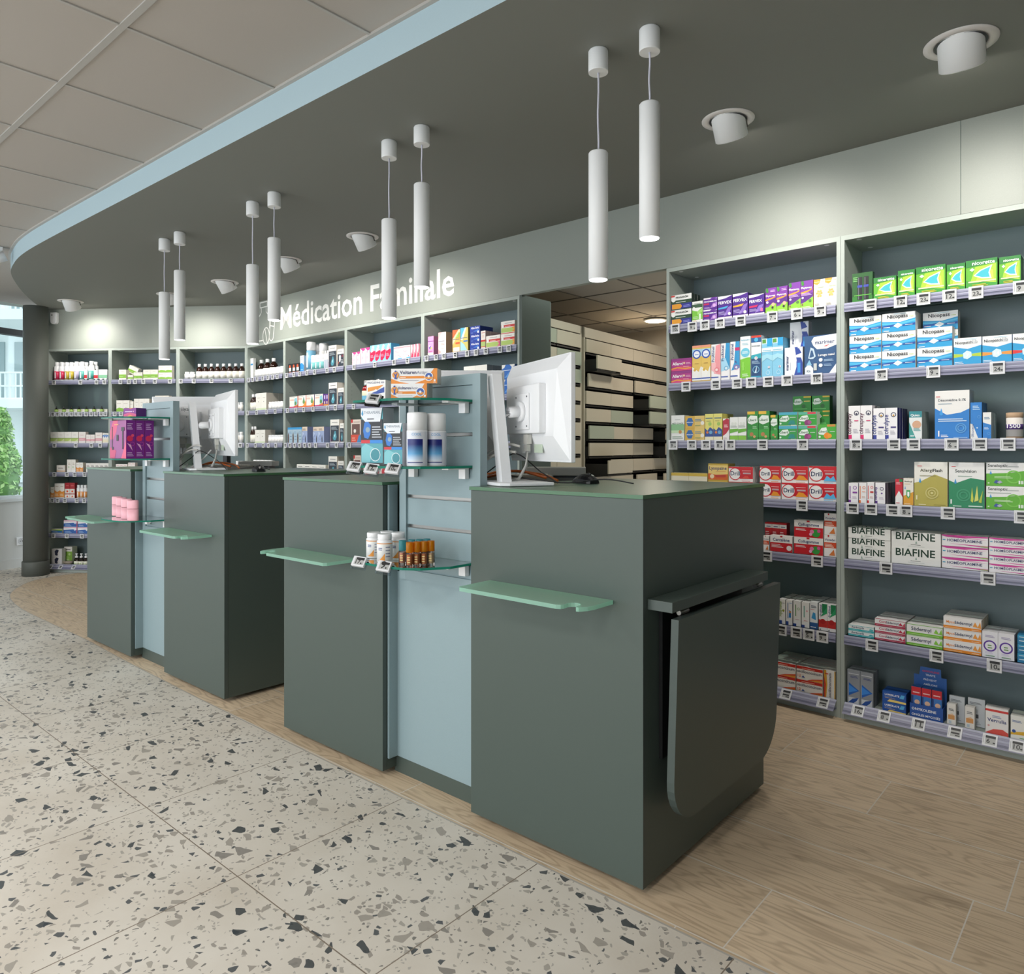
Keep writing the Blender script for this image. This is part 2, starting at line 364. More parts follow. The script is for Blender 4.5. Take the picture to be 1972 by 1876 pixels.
mb = MB(); poly = list(reversed(edge))+[(3.0, 3.9), (-2.0, 3.9), (-2.0, 7.2), (-5.0, 7.2), (-5.0, 4.2), (-8.72, 4.2), (-8.72, 2.60)]
mb.face([(x, y, 0) for x, y in poly], M_OAK); struct(mb.build('floor'))
mb = MB(); M_JOINT = mat('#b5b0a8', 0.5, name='floor_joint_grout')
for i in range(len(edge)-1):
    a, c = Vector(edge[i]), Vector(edge[i+1]); d = (c-a).normalized(); n_ = Vector((-d.y, d.x))*0.003
    mb.face([(a+n_).to_tuple()+(0.0006,), (c+n_).to_tuple()+(0.0006,), (c-n_).to_tuple()+(0.0006,), (a-n_).to_tuple()+(0.0006,)], M_JOINT)
struct(mb.build('trim_1'))
# ------------------------------------------------------------------ ceilings
mb = MB(); mb.box((-8.8, -4.0, CE+0.004), (3.0, 4.3, CE+0.05), M_CEIL); struct(mb.build('ceiling'))
mb = MB()
for k in range(-8, 2):
    y = 1.016+0.6*k
    if y < 1.6: mb.box((-8.7, y-0.012, CE-0.002), (3.0, y+0.012, CE+0.0035), M_TEE)
for k in range(-11, 8):
    x = -2.645+0.6*k
    mb.box((x-0.006, -3.9, CE-0.001), (x+0.006, 1.62, CE+0.0035), M_TEE)
struct(mb.build('ceiling'))
sedge = [(3.0, 1.625)]+catmull([(-1.4, 1.622), (-2.8, 1.605), (-4.2, 1.59), (-5.2, 1.578), (-5.77, 1.585), (-6.15, 1.625), (-6.55, 1.71), (-7.09, 1.91), (-7.52, 2.10), (-7.86, 2.27), (-8.09, 2.43)])
mb = MB()
back_poly = [(-8.72, 2.6), (-8.72, 4.2), (-6.35, 3.9), (-2.0, 3.85), (3.0, 3.75)]
poly = sedge+[(-6.37, 3.60), (3.0, 3.5)]
mb.face([(x, y, SO) for x, y in reversed(poly)], M_SOF)
struct(mb.build('ceiling'))
mb = MB()
for i in range(len(sedge)-1):
    a, c = sedge[i], sedge[i+1]
    mb.face([(*a, SO), (*c, SO), (*c, CE-0.006), (*a, CE-0.006)], M_FASC)
struct(mb.build('trim_2'))
mb = MB()
for i in range(len(sedge)-1):
    a, c = Vector(sedge[i]), Vector(sedge[i+1]); d = (c-a).normalized(); n_ = Vector((d.y, -d.x))*-1
    n_ = Vector((-d.y, d.x)); n_ = -n_ if n_.y > 0 else n_
    a2, c2 = a+n_*0.016, c+n_*0.016
    mb.face([(*a2, CE-0.006), (*c2, CE-0.006), (*c, CE-0.006), (*a, CE-0.006)], M_TEE); mb.face([(*a2, CE-0.006), (*c2, CE-0.006), (*c2, CE+0.012), (*a2, CE+0.004)], M_TEE)
struct(mb.build('trim_3'))
# ------------------------------------------------------------------ walls
def wall_seg(mb, A, B, z0, z1, d0, d1, m):
    """board between plan points A and B, from d0 to d1 behind the line"""
    a, b_ = Vector(A), Vector(B); u = (b_-a).normalized(); n_ = Vector((-u.y, u.x))
    P = [a+n_*d0, b_+n_*d0, b_+n_*d1, a+n_*d1]
    mb.prism([p.to_tuple() for p in P], z0, z1, m)
mb = MB(); wall_seg(mb, WA, WB, T, SO, 0.0, 0.02, M_BAND); struct(mb.build('wall_left'))
mb = MB(); xs = [-6.35, at_line(905, WB, WC)[0], at_line(1180, WB, WC)[0], -1.918]
wall_seg(mb, WB, WC, T, SO, 0.0, 0.02, M_BAND); wall_seg(mb, WC, WD, T, SO, 0.0, 0.02, M_BAND); wall_seg(mb, WD, (-0.571, 3.428), T, SO, 0.0, 0.02, M_BAND); wall_seg(mb, (-0.568, 3.428), (3.0, 3.42), T, SO, 0.0, 0.02, M_BAND)
struct(mb.build('wall_back'))
mb = MB(); wall_seg(mb, (-8.2, 2.274), WB, 0, SO, 0.285, 0.31, M_WALLW); wall_seg(mb, (-6.5, 3.534), WC, 0, T-0.002, 0.285, 0.31, M_WALLW); wall_seg(mb, WD, (3.0, 3.42), 0, SO, 0.285, 0.31, M_WALLW)
struct(mb.build('wall_back'))
mb = MB(); mb.box((-0.03, 3.425, 0), (3.0, 3.44, T), M_BAND); struct(mb.build('wall_back'))
# thin joints of the wall panels
mb = MB()
for x in (-0.5695,): mb.box((x-0.001, 3.4265, T), (x+0.001, 3.43, SO), '#6f7a75')
struct(mb.build('trim_4'))
# shell of the sales floor
mb = MB(); mb.box((3.0, -4.0, 0), (3.1, 3.9, 2.7), M_PED); struct(mb.build('wall_right'))
mb = MB(); mb.box((-8.8, -4.1, 0), (3.1, -4.0, 0.5), M_WALLW); mb.box((-8.8, -4.1, 2.6), (3.1, -4.0, 2.7), M_WALLW)
for x in (-8.8, -6.0, 1.0, 2.9): mb.box((x, -4.1, 0.5), (x+0.2, -4.0, 2.6), M_WALLW)
struct(mb.build('wall_front'))
# ------------------------------------------------------------------ doorway and back room
mb = MB(); mb.box((-5.1, 3.75, 0), (-5.0, 7.2, 2.6), M_WALLW); struct(mb.build('wall_left'))
mb = MB(); mb.box((-5.1, 7.2, 0), (-1.2, 7.3, 2.6), laminate('warm_wall_paint', '#b3aa9b', 0.8)); struct(mb.build('wall_back'))
mb = MB(); mb.box((-1.3, 3.75, 0), (-1.2, 7.2, 2.6), M_WALLW); struct(mb.build('wall_right'))
ZB = 2.50
mb = MB(); M_BRC = laminate('back_room_ceiling', '#b0a99d', 0.9); mb.box((-5.1, 3.74, ZB+0.01), (-1.2, 7.3, ZB+0.03), M_BRC); mb.box((-5.0, 3.56, ZB+0.01), (-1.92, 3.74, ZB+0.03), M_BRC); mb.box((-2.945, 3.485, ZB+0.01), (-1.92, 3.56, ZB+0.03), M_BRC); 
M_TEEB = mat('#6e6a63', 0.7, name='dark_ceiling_grid')
for k in range(7): mb.box((-5.1+0.6*k+0.2, 3.74, ZB+0.004), (-5.1+0.6*k+0.208, 7.2, ZB+0.012), M_TEEB)
for k in range(6): mb.box((-5.0, 3.99+0.6*k, ZB+0.004), (-1.3, 3.998+0.6*k, ZB+0.012), M_TEEB)
struct(mb.build('ceiling'))
mb = MB(); wall_seg(mb, (WC[0]+0.02, WC[1]), WD, T-0.0005, T+0.012, 0.02, 0.04, M_BAND); mb.box((WD[0]+0.001, 3.49, T+0.001), (WD[0]+0.02, 3.78, 2.55), M_WALLW); struct(mb.build('trim_5'))
# lamp of the back room
bx_, by_ = at_z(1262, 616, ZB)
t = thing('round_downlight', 'round white glowing flat downlight in the back room ceiling beyond the doorway', 'ceiling light', (bx_, by_, ZB))
m_ = MB(); m_.lathe([(0.11, 0.0), (0.12, -0.004), (0.12, -0.012), (0.1, -0.014)], M_LAMP, 28); m_.build('ring', t)
m_ = MB(); m_.lathe([(0.098, -0.0145), (0.098, -0.017)], mat('#fff2dc', emit=9), 28); m_.build('diffuser', t)
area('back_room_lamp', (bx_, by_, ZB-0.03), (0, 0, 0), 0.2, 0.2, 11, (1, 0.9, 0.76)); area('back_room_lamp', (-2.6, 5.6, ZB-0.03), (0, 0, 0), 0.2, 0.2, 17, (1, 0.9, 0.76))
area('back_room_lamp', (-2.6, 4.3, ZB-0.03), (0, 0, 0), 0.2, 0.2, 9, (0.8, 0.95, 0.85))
# drawer cabinets
CA, CB = (-3.300, 4.185), (-3.465, 6.189)
cdir = Vector((CB[0]-CA[0], CB[1]-CA[1])); clen = cdir.length; cu = cdir.normalized(); cang = math.atan2(cu.y, cu.x)
def cab_s(px):
    x, y, _ = at_line(px, CA, CB); return (Vector((x, y))-Vector(CA)).dot(cu)
s_div0, s_div1 = cab_s(1120), cab_s(1124.5)
def drawer_cabinet(s0, s1, ncol, label, pulled, sage, rows, ztop, pitch, x_first=None):
    # local x runs along the front, front faces -y local ; cabinet stands behind (+y)
    o = Vector(CA)+cu*s0
    t = thing('drawer_cabinet', label, 'cabinet', (o.x, o.y, 0), cang)
    W = s1-s0
    m_ = MB(); m_.box((0, 0.0, 0.0), (0.018, 0.6, T-0.0), M_BEIGE); m_.box((W-0.018, 0, 0), (W, 0.6, T), M_BEIGE); m_.box((0, 0, ztop+0.005), (W, 0.6, T), M_BEIGE); m_.box((0.018, 0.3, 0), (W-0.018, 0.6, ztop+0.005), M_BLACK)
    m_.build('carcass', t)
    cw = (W-0.036)/ncol
    for r in range(rows):
        for c in range(ncol):
            z1 = ztop-r*pitch; z0 = z1-pitch+0.028; x0 = 0.018+c*cw+0.002; x1 = x0+cw-0.004
            out = pulled.get((r, c), 0.0)
            f = MB(); f.box((x0, -out-0.012, z0), (x1, -out, z1-0.006), M_SAGED if (r, c) in sage else M_BEIGE)
            d = f.build('drawer', t)
            f = MB()
            f.box((x0+0.004, -out, z0-0.012), (x0+0.012, 0.28, z0+0.075), M_BLACK); f.box((x1-0.012, -out, z0-0.012), (x1-0.004, 0.28, z0+0.075), M_BLACK); f.box((x0+0.004, -out-0.004, z0-0.02), (x1-0.004, 0.28, z0-0.008), M_BLACK)
            f.build('drawer_box', d)
            if out > 0.06:
                f = MB(); n_ = 3
                for q in range(n_):
                    yy = -out+0.03+q*(out-0.04)/n_
                    f.box((x0+0.02, yy, z0-0.006), (x1-0.02, yy+(out-0.04)/n_-0.006, z0+0.05+0.012*(q % 2)), '#d9d9d4')
                k_ = f.build('drawer_contents', d); k_['label'] = 'white cartons standing in the pulled out drawer'
    return t
drawer_cabinet(-0.25, s_div0, 2, 'beige drawer cabinet in back room, left of the divider, mostly behind monitor', {}, {(0, 0), (1, 1), (2, 1)}, 13, 2.09, 0.137)
s_end = cab_s(1300)
drawer_cabinet(s_div1, s_div1+2.05, 5, 'wide beige drawer cabinet in back room with several drawers pulled out', {(1, 0): 0.10, (1, 1): 0.0, (3, 2): 0.16, (4, 2): 0.16, (2, 2): 0.02, (5, 3): 0.13, (6, 3): 0.13, (7, 0): 0.2, (5, 0): 0.03, (6, 0): 0.03, (8, 2): 0.04, (8, 3): 0.11, (2, 0): 0.02}, {(3, 3), (4, 3), (4, 1), (5, 0), (3, 2), (4, 2)}, 13, 2.07, 0.137)
# ------------------------------------------------------------------ window wall and street
WW0, WW1 = (-8.36, 1.75), (-8.66, 2.62)
def ww(t): return (WW0[0]+(WW1[0]-WW0[0])*t, WW0[1]+(WW1[1]-WW0[1])*t)
mb = MB(); wall_seg(mb, (-8.05, 0.85), (-8.90, 3.30), 0, 0.665, 0.0, 0.15, M_WALLW)
struct(mb.build('wall_left'))
mb = MB(); mb.box((-8.8, -4.0, 0), (-8.7, 0.9, 0.5), M_WALLW); mb.box((-8.8, -4.0, 2.55), (-8.7, 0.9, 2.7), M_WALLW); mb.box((-8.8, 0.75, 0), (-8.02, 0.88, 2.7), M_WALLW); struct(mb.build('wall_left'))
mb = MB(); wall_seg(mb, (-8.05, 0.85), (-8.90, 3.30), 0, 0.09, -0.012, 0.0, M_WALLW); struct(mb.build('baseboard_left'))
mb = MB(); M_FRAME = mat('#dfe3e2', 0.4, name='window_frame_paint')
wall_seg(mb, (-8.05, 0.85), (-8.90, 3.30), 0.665, 0.69, -0.03, 0.15, M_FRAME)
wall_seg(mb, (-8.05, 0.85), (-8.90, 3.30), 0.69, 0.72, 0.05, 0.10, M_FRAME)
wf = mb.build('window_1'); struct(wf)
mb = MB(); wall_seg(mb, (-8.05, 0.85), (-8.90, 3.30), 2.33, 2.39, 0.03, 0.12, mat('#4a4c4c', 0.5, name='dark_transom')); mb.build('transom', wf)
mb = MB(); wall_seg(mb, (-8.05, 0.85), (-8.90, 3.30), 0.71, 2.65, 0.072, 0.078, M_PANE); mb.build('pane', wf)
# round column
mb = MB(); mb.lathe([(0.103, 0.0), (0.103, SO)], laminate('column_paint', '#60645e', 0.6), 40, (0, 0)); co = mb.build('trim_6', loc=(-7.93, 2.27, 0)); struct(co)
mb = MB(); mb.lathe([(0.113, 0.0), (0.113, 0.13), (0.109, 0.135)], laminate('column_base_paint', '#595d58', 0.6), 40); mb.build('baseboard', co)
# socket, motion detector, projector
x_, y_, _ = at_line(39, (-8.05, 0.85), (-8.90, 3.30)); ang = math.atan2(2.45, -0.85)
t = thing('wall_socket', 'square white wall socket low on the wall under the window', 'socket', (x_+0.004, y_, z_at(1042, x_, y_)), ang+PI)
t.rotation_euler = (0, 0, math.atan2(2.45, -0.85))
m_ = MB(); m_.box((-0.04, -0.012, -0.04), (0.04, -0.001, 0.04), M_WHITE); m_.build('plate', t, bevel=0.003)
m_ = MB(); deco(m_, 'C0.5,0.5,0.42,#d4d6d6;C0.38,0.5,0.06,#333;C0.62,0.5,0.06,#333;C0.5,0.68,0.05,#999'.replace('#333', '#333333').replace('#999', '#999999'), 0.08, 0.08, 0); m_.build('outlet', t, (-0.04, -0.0125, -0.04))
x_, y_, _ = at_line(108, WA, WB); wang = math.atan2(WB[1]-WA[1], WB[0]-WA[0])
t = thing('motion_detector', 'small white motion detector on sage wall above leftmost shelf bay', 'sensor', (x_, y_, z_at(614, x_, y_)), wang)
m_ = MB(); pts = [(-0.033, -0.02), (-0.028, -0.045), (-0.012, -0.056), (0.012, -0.056), (0.028, -0.045), (0.033, -0.02), (0.033, 0.056), (-0.033, 0.056)]; m_.prism_xz(pts, -0.04, -0.001, M_WHITE); m_.build('housing', t, bevel=0.005)
m_ = MB(); m_.box((-0.016, -0.0425, 0.024), (-0.006, -0.0402, 0.034), M_BLACK); m_.build('lens', t)
# street outside
def ext(px, Z): 
    d = ray(px); return d[0]*Z, d[1]*Z
uR = (RT[0], RT[1])
def facade_box(mb, X0, X1, Z0, Z1, z0, z1, m):
    P = []
    for X, Z in ((X0, Z0), (X1, Z0), (X1, Z1), (X0, Z1)): P.append((X*RT[0]+Z*FW[0], X*RT[1]+Z*FW[1]))
    mb.prism(P, z0, z1, m)
k = 24/FP
def EX(px, Z=24): return (px-CX)/FP*Z
t = thing('apartment_building', 'white apartment building across the street with railed balconies, seen through window', 'building', (0, 0, 0))
M_EXW = mat('#f4f7f6', 0.9, name='white_render')
m_ = MB(); facade_box(m_, EX(-160), EX(160), 24.5, 28, 0, 9, M_EXW); m_.build('wall', t)
def ez(py, Z=24): return H0-(py-HY)*Z/FP
for y0, y1 in ((610, 629), (774, 790)):
    m_ = MB(); facade_box(m_, EX(-120), EX(140), 22.6, 24.5, ez(y1), ez(y0), M_EXW); m_.build('balcony', t)
for y0, y1 in ((560, 611), (716, 774)):
    m_ = MB(); z0_, z1_ = ez(y1, 22.7), ez(y0, 22.7)
    for q in range(60): 
        X = EX(-120, 22.7)+q*0.16; facade_box(m_, X, X+0.035, 22.68, 22.72, z0_, z1_, M_EXW)
    for zz in (z0_+0.08, (z0_+z1_)/2, z1_-0.05): facade_box(m_, EX(-120, 22.7), EX(140, 22.7), 22.66, 22.74, zz, zz+0.05, M_EXW)
    m_.build('railing', t)
M_EXG = mat('#9aaaac', 0.15, name='outdoor_window_glass')
for px0, px1, y0, y1 in ((10, 48, 655, 774), (-60, -10, 655, 774), (0, 60, 540, 610), (70, 110, 655, 774)):
    m_ = MB(); facade_box(m_, EX(px0), EX(px1), 24.44, 24.5, ez(y1), ez(y0), M_EXG); m_.build('window', t)
m_ = MB()
for q in range(14): facade_box(m_, EX(30), EX(70), 24.4, 24.48, ez(884)+q*0.095, ez(884)+q*0.095+0.07, mat('#cdd5d5', 0.6)); 
m_.build('shutter', t)
m_ = MB(); facade_box(m_, EX(34), EX(70), 24.36, 24.48, ez(808), ez(791), mat('#47545a', 0.6)); m_.build('sign_board', t)
t['kind'] = 'thing'; del t['kind']
def bush(name, label, px, Z, w_, h_, z0=0.0, n=700, seed=1):
    rnd = random.Random(seed); X0 = EX(px, Z); m_ = MB(); greens = ['#86b35c', '#a4c976', '#c2dd92', '#6f9a4c']
    for q in range(n):
        a = rnd.uniform(0, 2*PI); b_ = rnd.uniform(0, PI/2)+rnd.uniform(-0.3, 0.1); rr = rnd.uniform(0.75, 1.0)
        c = Vector((w_*rr*math.cos(a)*abs(math.cos(b_))**0.6, w_*rr*math.sin(a)*abs(math.cos(b_))**0.6, h_*(0.5+0.5*math.sin(b_*1.0)*rr) if rnd.random() < 0.5 else h_*rnd.uniform(0.02, 0.8)))
        s_ = rnd.uniform(0.04, 0.09); u = Vector((rnd.uniform(-1, 1), rnd.uniform(-1, 1), rnd.uniform(-1, 1))).normalized(); v = u.cross(Vector((rnd.uniform(-1, 1), rnd.uniform(-1, 1), 0.3))).normalized()
        m_.face([c-u*s_, c+v*s_*0.5, c+u*s_, c-v*s_*0.5], rnd.choice(greens))
    m_.lathe([(w_*0.75, 0.02), (w_*0.85, h_*0.3), (w_*0.8, h_*0.7), (w_*0.45, h_*0.9), (0.05, h_*0.95)], '#5f8a40', 14)
    o = m_.build(name, None, (X0*RT[0]+Z*FW[0], X0*RT[1]+Z*FW[1], z0)); return tag(o, label, 'shrub')
bush('trimmed_hedge', 'bright green trimmed hedge outside the window, lower and nearer one', 4, 18, 0.42, 1.25, 0.0, 1600, 2)
bush('conical_shrub', 'pale green rounded shrub rising behind the trimmed hedge outside', -4, 20, 0.38, 2.3, 0.0, 1600, 3)
mb = MB(); mb.face([(-60, -40, -0.02), (-8.9, -40, -0.02), (-8.9, 60, -0.02), (-60, 60, -0.02)], mat('#b9bcba', 0.9, name='pavement')); struct(mb.build('floor'))
# flat light panels added out of view to brighten the floor from above
for i_, (x, y) in enumerate([(-0.54, -1.08), (-2.94, -1.08), (-5.34, -1.08), (-2.94, -2.88), (-5.34, -2.88), (-0.54, -2.88)]):
    t = thing('added_light_panel', 'added unseen square light panel in the tiled ceiling, out over the shop floor', 'ceiling light', (x, y, CE-0.001), 0, 'added unseen light panels of the tiled ceiling')
    m_ = MB(); m_.box((-0.297, -0.297, -0.006), (0.297, 0.297, 0.0), M_LAMP); m_.build('frame', t)
    m_ = MB(); m_.box((-0.28, -0.28, -0.008), (0.28, 0.28, -0.0065), mat('#fffaf2', emit=5)); m_.build('diffuser', t)
    area('added_panel_fill', (x, y, CE-0.02), (0, 0, 0), 0.56, 0.56, 38 if x > -4 else 12, (1, 0.975, 0.94))
# ------------------------------------------------------------------ pendants
def pendant(loc, ztube0, ztube1, label):
    t = thing('pendant_lamp', label, 'lamp', loc, 0, 'white tube pendants over the counters')
    r = 0.0325
    m_ = MB(); m_.lathe([(r, -0.074), (r+0.0005, -0.07), (r+0.0005, -0.004), (r-0.002, 0)], M_LAMP, 28); m_.build('ceiling_cup', t)
    dz = loc[2]
    m_ = MB(); m_.tube([(0.0015*math.sin(q*1.1), 0, -0.074+(ztube1-dz+0.074)*q/8) for q in range(9)], 0.0032, mat('#d4d4e2', 0.6)); m_.build('cord', t)
    m_ = MB(); m_.lathe([(r-0.004, ztube0-dz+0.02), (r-0.002, ztube0-dz), (r, ztube0-dz+0.001), (r, ztube1-dz-0.004), (r-0.003, ztube1-dz)], M_LAMP, 32); m_.build('lamp_tube', t)
    m_ = MB(); m_.lathe([(r-0.003, ztube0-dz-0.0008), (r-0.003, ztube0-dz-0.002)], mat('#ffffff', emit=4), 28); m_.build('light_lens', t)
    l = bpy.data.lights.new('pendant_light', 'SPOT'); l.energy = 3.0; l.spot_size = 1.3; l.spot_blend = 0.8; l.shadow_soft_size = 0.03; l.color = (1, 0.97, 0.92)
    o = bpy.data.objects.new('pendant_light', l); COL.objects.link(o); o.location = (0, 0, ztube0-dz-0.01); o.parent = t
PW = ['over right end of near counter', 'over left part of near counter', 'over right end of far counter', 'over left part of far counter']
for i, (x, y, hi) in enumerate([(-1.381, 2.03, 0), (-1.187, 2.031, 1), (-2.477, 2.042, 0), (-2.263, 2.038, 1), (-3.651, 2.067, 0), (-3.433, 2.065, 1), (-4.726, 2.067, 0), (-4.507, 2.064, 1)]):
    pendant((x, y, SO), 1.872 if hi else 1.770, 2.298 if hi else 2.195, ('higher' if hi else 'lower')+' white tube pendant of the pair '+PW[i//2])
# ------------------------------------------------------------------ adjustable recessed spots
def spot(x, y, r, label, aim, power=50, roll=0.0):
    t = thing('recessed_spotlight', label, 'ceiling light', (x, y, SO), 0, 'adjustable spots in the dark soffit')
    m_ = MB(); m_.lathe([(r*0.72, 0.0), (r*0.72, -0.004), (r*0.8, -0.006), (r, -0.004), (r, -0.0005)], mat('#e4dfdb', 0.5), 36); m_.build('trim_ring', t)
    m_ = MB(); m_.lathe([(r*0.71, -0.0061), (r*0.71, -0.0063)], M_BLACK, 30); m_.build('recess', t)
    # tilted cylinder head aimed at the shelves
    d = Vector((aim[0]-x, aim[1]-y, aim[2]-SO)).normalized(); hz = math.atan2(d.y, d.x); tilt = math.radians(33)
    d = Vector((d.x, d.y, 0)).normalized()*math.cos(math.radians(52))+Vector((0, 0, -math.sin(math.radians(52))))
    rot = Matrix.Rotation(hz, 4, 'Z') @ Matrix.Rotation(-tilt, 4, 'Y')
    hr = r*0.63; m_ = MB(); m_.lathe([(hr*0.98, 0.045), (hr, 0.04), (hr, -0.075), (hr*0.93, -0.078), (hr*0.9, -0.06)], M_LAMP, 28)
    m_.v = [tuple(rot @ Vector(v)) for v in m_.v]; m_.build('spot_head', t, loc=(0, 0, 0.0))
    m_ = MB(); m_.lathe([(hr*0.86, -0.0745), (hr*0.86, -0.0765)], mat('#fffaf0', emit=45), 24); m_.v = [tuple(rot @ Vector(v)) for v in m_.v]; m_.build('light_lens', t)
    for a in (0.9, -1.2):
        m_ = MB(); p = Vector((hr*math.cos(a)*1.01, hr*math.sin(a)*1.01, -0.02)); m_.box((p.x-0.003, p.y-0.003, -0.05), (p.x+0.003, p.y+0.003, -0.012), '#6b6661'); m_.v = [tuple(rot @ Vector(v)) for v in m_.v]; m_.build('clip', t)
    l = bpy.data.lights.new('spot_light', 'SPOT'); l.energy = power; l.spot_size = math.radians(124); l.spot_blend = 1.0; l.shadow_soft_size = 0.045; l.color = (1.0, 0.95, 0.88)
    o = bpy.data.objects.new('spot_light', l); COL.objects.link(o); o.parent = t
    o.location = rot @ Vector((0, 0, -0.09)); o.rotation_euler = d.to_track_quat('-Z', 'Y').to_euler()
SPD = [(-0.459, 2.765, 0.108, 'largest recessed spot, at upper right of the dark soffit'), (-1.276, 2.80, 0.103, 'recessed spot right of the nearest pendant pair'), (-3.718, 2.852, 0.10, 'recessed spot just left of the pendants over the left part of near counter'),
       (-4.585, 2.86, 0.10, 'recessed spot partly behind pendant over right end of far counter'), (-5.586, 2.921, 0.105, 'recessed spot in open soffit between the two farthest pendant pairs'), (-6.411, 2.842, 0.10, 'recessed spot hidden behind the farthest pendant pair'), (-7.383, 2.389, 0.105, 'farthest left recessed spot, above the leftmost bay')]
for q in SPD:
    if q[0] < -6.9: aim = (-7.75, 2.85, 1.75)
    elif q[0] < -6.0: aim = (-6.85, 3.45, 1.75)
    else: aim = (q[0]-0.05, 3.55, 1.75)
    spot(*q, aim, 26 if q[0] < -6.9 else 46)
# ------------------------------------------------------------------ counters
YF, YR, ZT = 1.718, 2.540, 1.072
def counter(P0, P1, P2, P3, label, flap, joint):
    """P0..P1 left pedestal, P2..P3 right pedestal; the pale centre stands back between them"""
    t = thing('sales_counter', label, 'counter', ((P0+P3)/2, YF, 0)); ox = (P0+P3)/2
    def B(mb, x0, x1, y0, y1, z0, z1, m, **k): mb.box((x0-ox, y0-YF, z0), (x1-ox, y1-YF, z1), m, **k)
    for a, b_ in ((P0, P1), (P2, P3)):
        m_ = MB(); B(m_, a, b_, YF, YF+0.019, 0.02, ZT, M_PED, side=M_PED2); B(m_, a+0.001, b_-0.001, YF+0.0195, YR, 0.02, ZT, M_PED)
        p = m_.build('pedestal', t, bevel=0.0008)
        m_ = MB(); B(m_, a-0.004, b_+0.002, YF-0.004, YR+0.004, ZT+0.0005, ZT+0.0115, M_GTOP, front=M_GEDGE, side=M_GEDGE); m_.build('glass_top', p)
        m_ = MB(); B(m_, a+0.07, b_-0.07, YF+0.07, YR-0.07, 0, 0.02, M_BLACK); m_.build('plinth', p)
    yc = YF+0.062
    m_ = MB(); B(m_, P1, P2, yc, yc+0.02, 0.062, 0.75, M_BLUE); B(m_, P1+0.0005, P1+0.010, YF+0.022, yc, 0.062, ZT, M_BLUE); m_.build('centre_panel', t)
    m_ = MB(); B(m_, P1-0.01, P2+0.01, yc+0.004, yc+0.03, 0, 0.060, M_PED); m_.build('kick_board', t)
    m_ = MB(); B(m_, P1+0.001, P2-0.001, yc+0.022, YR-0.06, ZT-0.02, ZT, M_PED); m_.build('worktop', t)
    m_ = MB(); B(m_, P1+0.001, P2-0.001, YR-0.10, YR-0.08, 0.02, ZT-0.02, M_PED); m_.build('rear_panel', t)
    # slatted display panel
    a, b_, z0, z1 = P1+0.035, P2+0.0, 0.728, 1.459; yf = yc-0.012
    m_ = MB(); fw = 0.036
    B(m_, a, a+fw, yf, yf+0.034, z0, z1, M_BLUE); B(m_, b_-fw-0.006, b_-0.006, yf, yf+0.034, z0, z1, M_BLUE); B(m_, a+fw+0.0003, b_-fw-0.0063, yf+0.0004, yf+0.034, z1-fw, z1, M_BLUE); B(m_, a+fw+0.0003, b_-fw-0.0063, yf+0.0004, yf+0.034, z0, z0+fw, M_BLUE)
    sp = m_.build('slat_panel', t)
    x0, x1 = a+fw, b_-fw-0.006; zs = [1.366, 1.256, 1.144, 1.033, 0.925, 0.817]; prev = z1-fw
    m_ = MB()
    for z in zs+[z0+fw-0.006]:
        B(m_, x0, x1, yf+0.008, yf+0.026, z+0.006, prev-0.001, M_BLUE); prev = z-0.006
    m_.build('slat', sp)
    for z in zs:
        m_ = MB(); B(m_, x0, x1, yf+0.018, yf+0.0255, z-0.0055, z+0.0055, M_ALU); B(m_, x0, x1, yf+0.0075, yf+0.018, z-0.0055, z-0.0043, M_ALU); m_.build('aluminium_groove', sp)
    # frosted bag shelves with a rounded hook notch
    for left, (sx0, sx1) in ((True, (P0+0.03, P0+0.51)), (False, (P2+0.085, P3-0.095))):
        if not left and joint: sx0, sx1 = P2+0.05, P3-0.12
        n = []; L_ = sx1-sx0; D = 0.15
        n = [(0, 0), (0, -D+0.012), (0.012, -D)]
        n += [(L_-0.085, -D), (L_-0.073, -D+0.006), (L_-0.07, -D+0.016)]
        for q in range(9):
            an = PI+0.35-(PI*1.25)*q/8; n.append((L_-0.052+0.020*math.cos(an), -D+0.035+0.020*math.sin(an)))
        n += [(L_-0.026, -D+0.01), (L_-0.018, -D+0.012), (L_-0.004, -D+0.035), (L_, -D+0.06), (L_, 0)]
        if left: n = [(L_-x, y) for x, y in reversed(n)]
        m_ = MB(); m_.prism([(x+sx0-ox, y-0.0005) for x, y in n], 0.776, 0.788, M_FR, M_FRE); m_.build('bag_shelf', t, bevel=0.001)
    if flap:
        xb = P3; m_ = MB(); y0 = at_x(1247, P3); y1 = at_x(1476, P3+0.07)
        B(m_, xb, xb+0.075, y0, y1, 0.772, 0.80, M_PED2, top=M_PED); fl = m_.build('folding_shelf', t, bevel=0.001)
        yA = y0+0.018; yB = yA+0.715; zt, zb = 0.752, 0.182; R_ = 0.13; pts = []
        for cx_, cz_, a0 in ((yA+R_, zb+R_, PI), (yB-R_, zb+R_, 1.5*PI)):
            for q in range(9): an = a0+PI/2*q/8; pts.append((cx_+R_*math.cos(an), cz_+R_*math.sin(an)))
        pts += [(yB, zt), (yA, zt)]
        m_ = MB(); n = len(pts); xo = xb+0.062; tk = 0.022; tilt = 0.03
        f0 = [(xo-ox+(0.752-z)*-tilt, y-YF, z) for y, z in pts]; f1 = [(p[0]+tk, p[1], p[2]) for p in f0]
        m_.face(list(reversed(f0)), M_PED); m_.face(f1, M_PED)
        for q in range(n):
            j = (q+1) % n; m_.face([f0[q], f0[j], f1[j], f1[q]], M_PED2)
        m_.build('flap', fl)
        for yy in (yA+0.06, yB-0.14):
            m_ = MB(); m_.tube([(xb+0.052-ox, yy-YF, 0.757), (xb+0.052-ox, yy+0.05-YF, 0.757)], 0.007, M_ALU, 10); m_.build('hinge', fl)
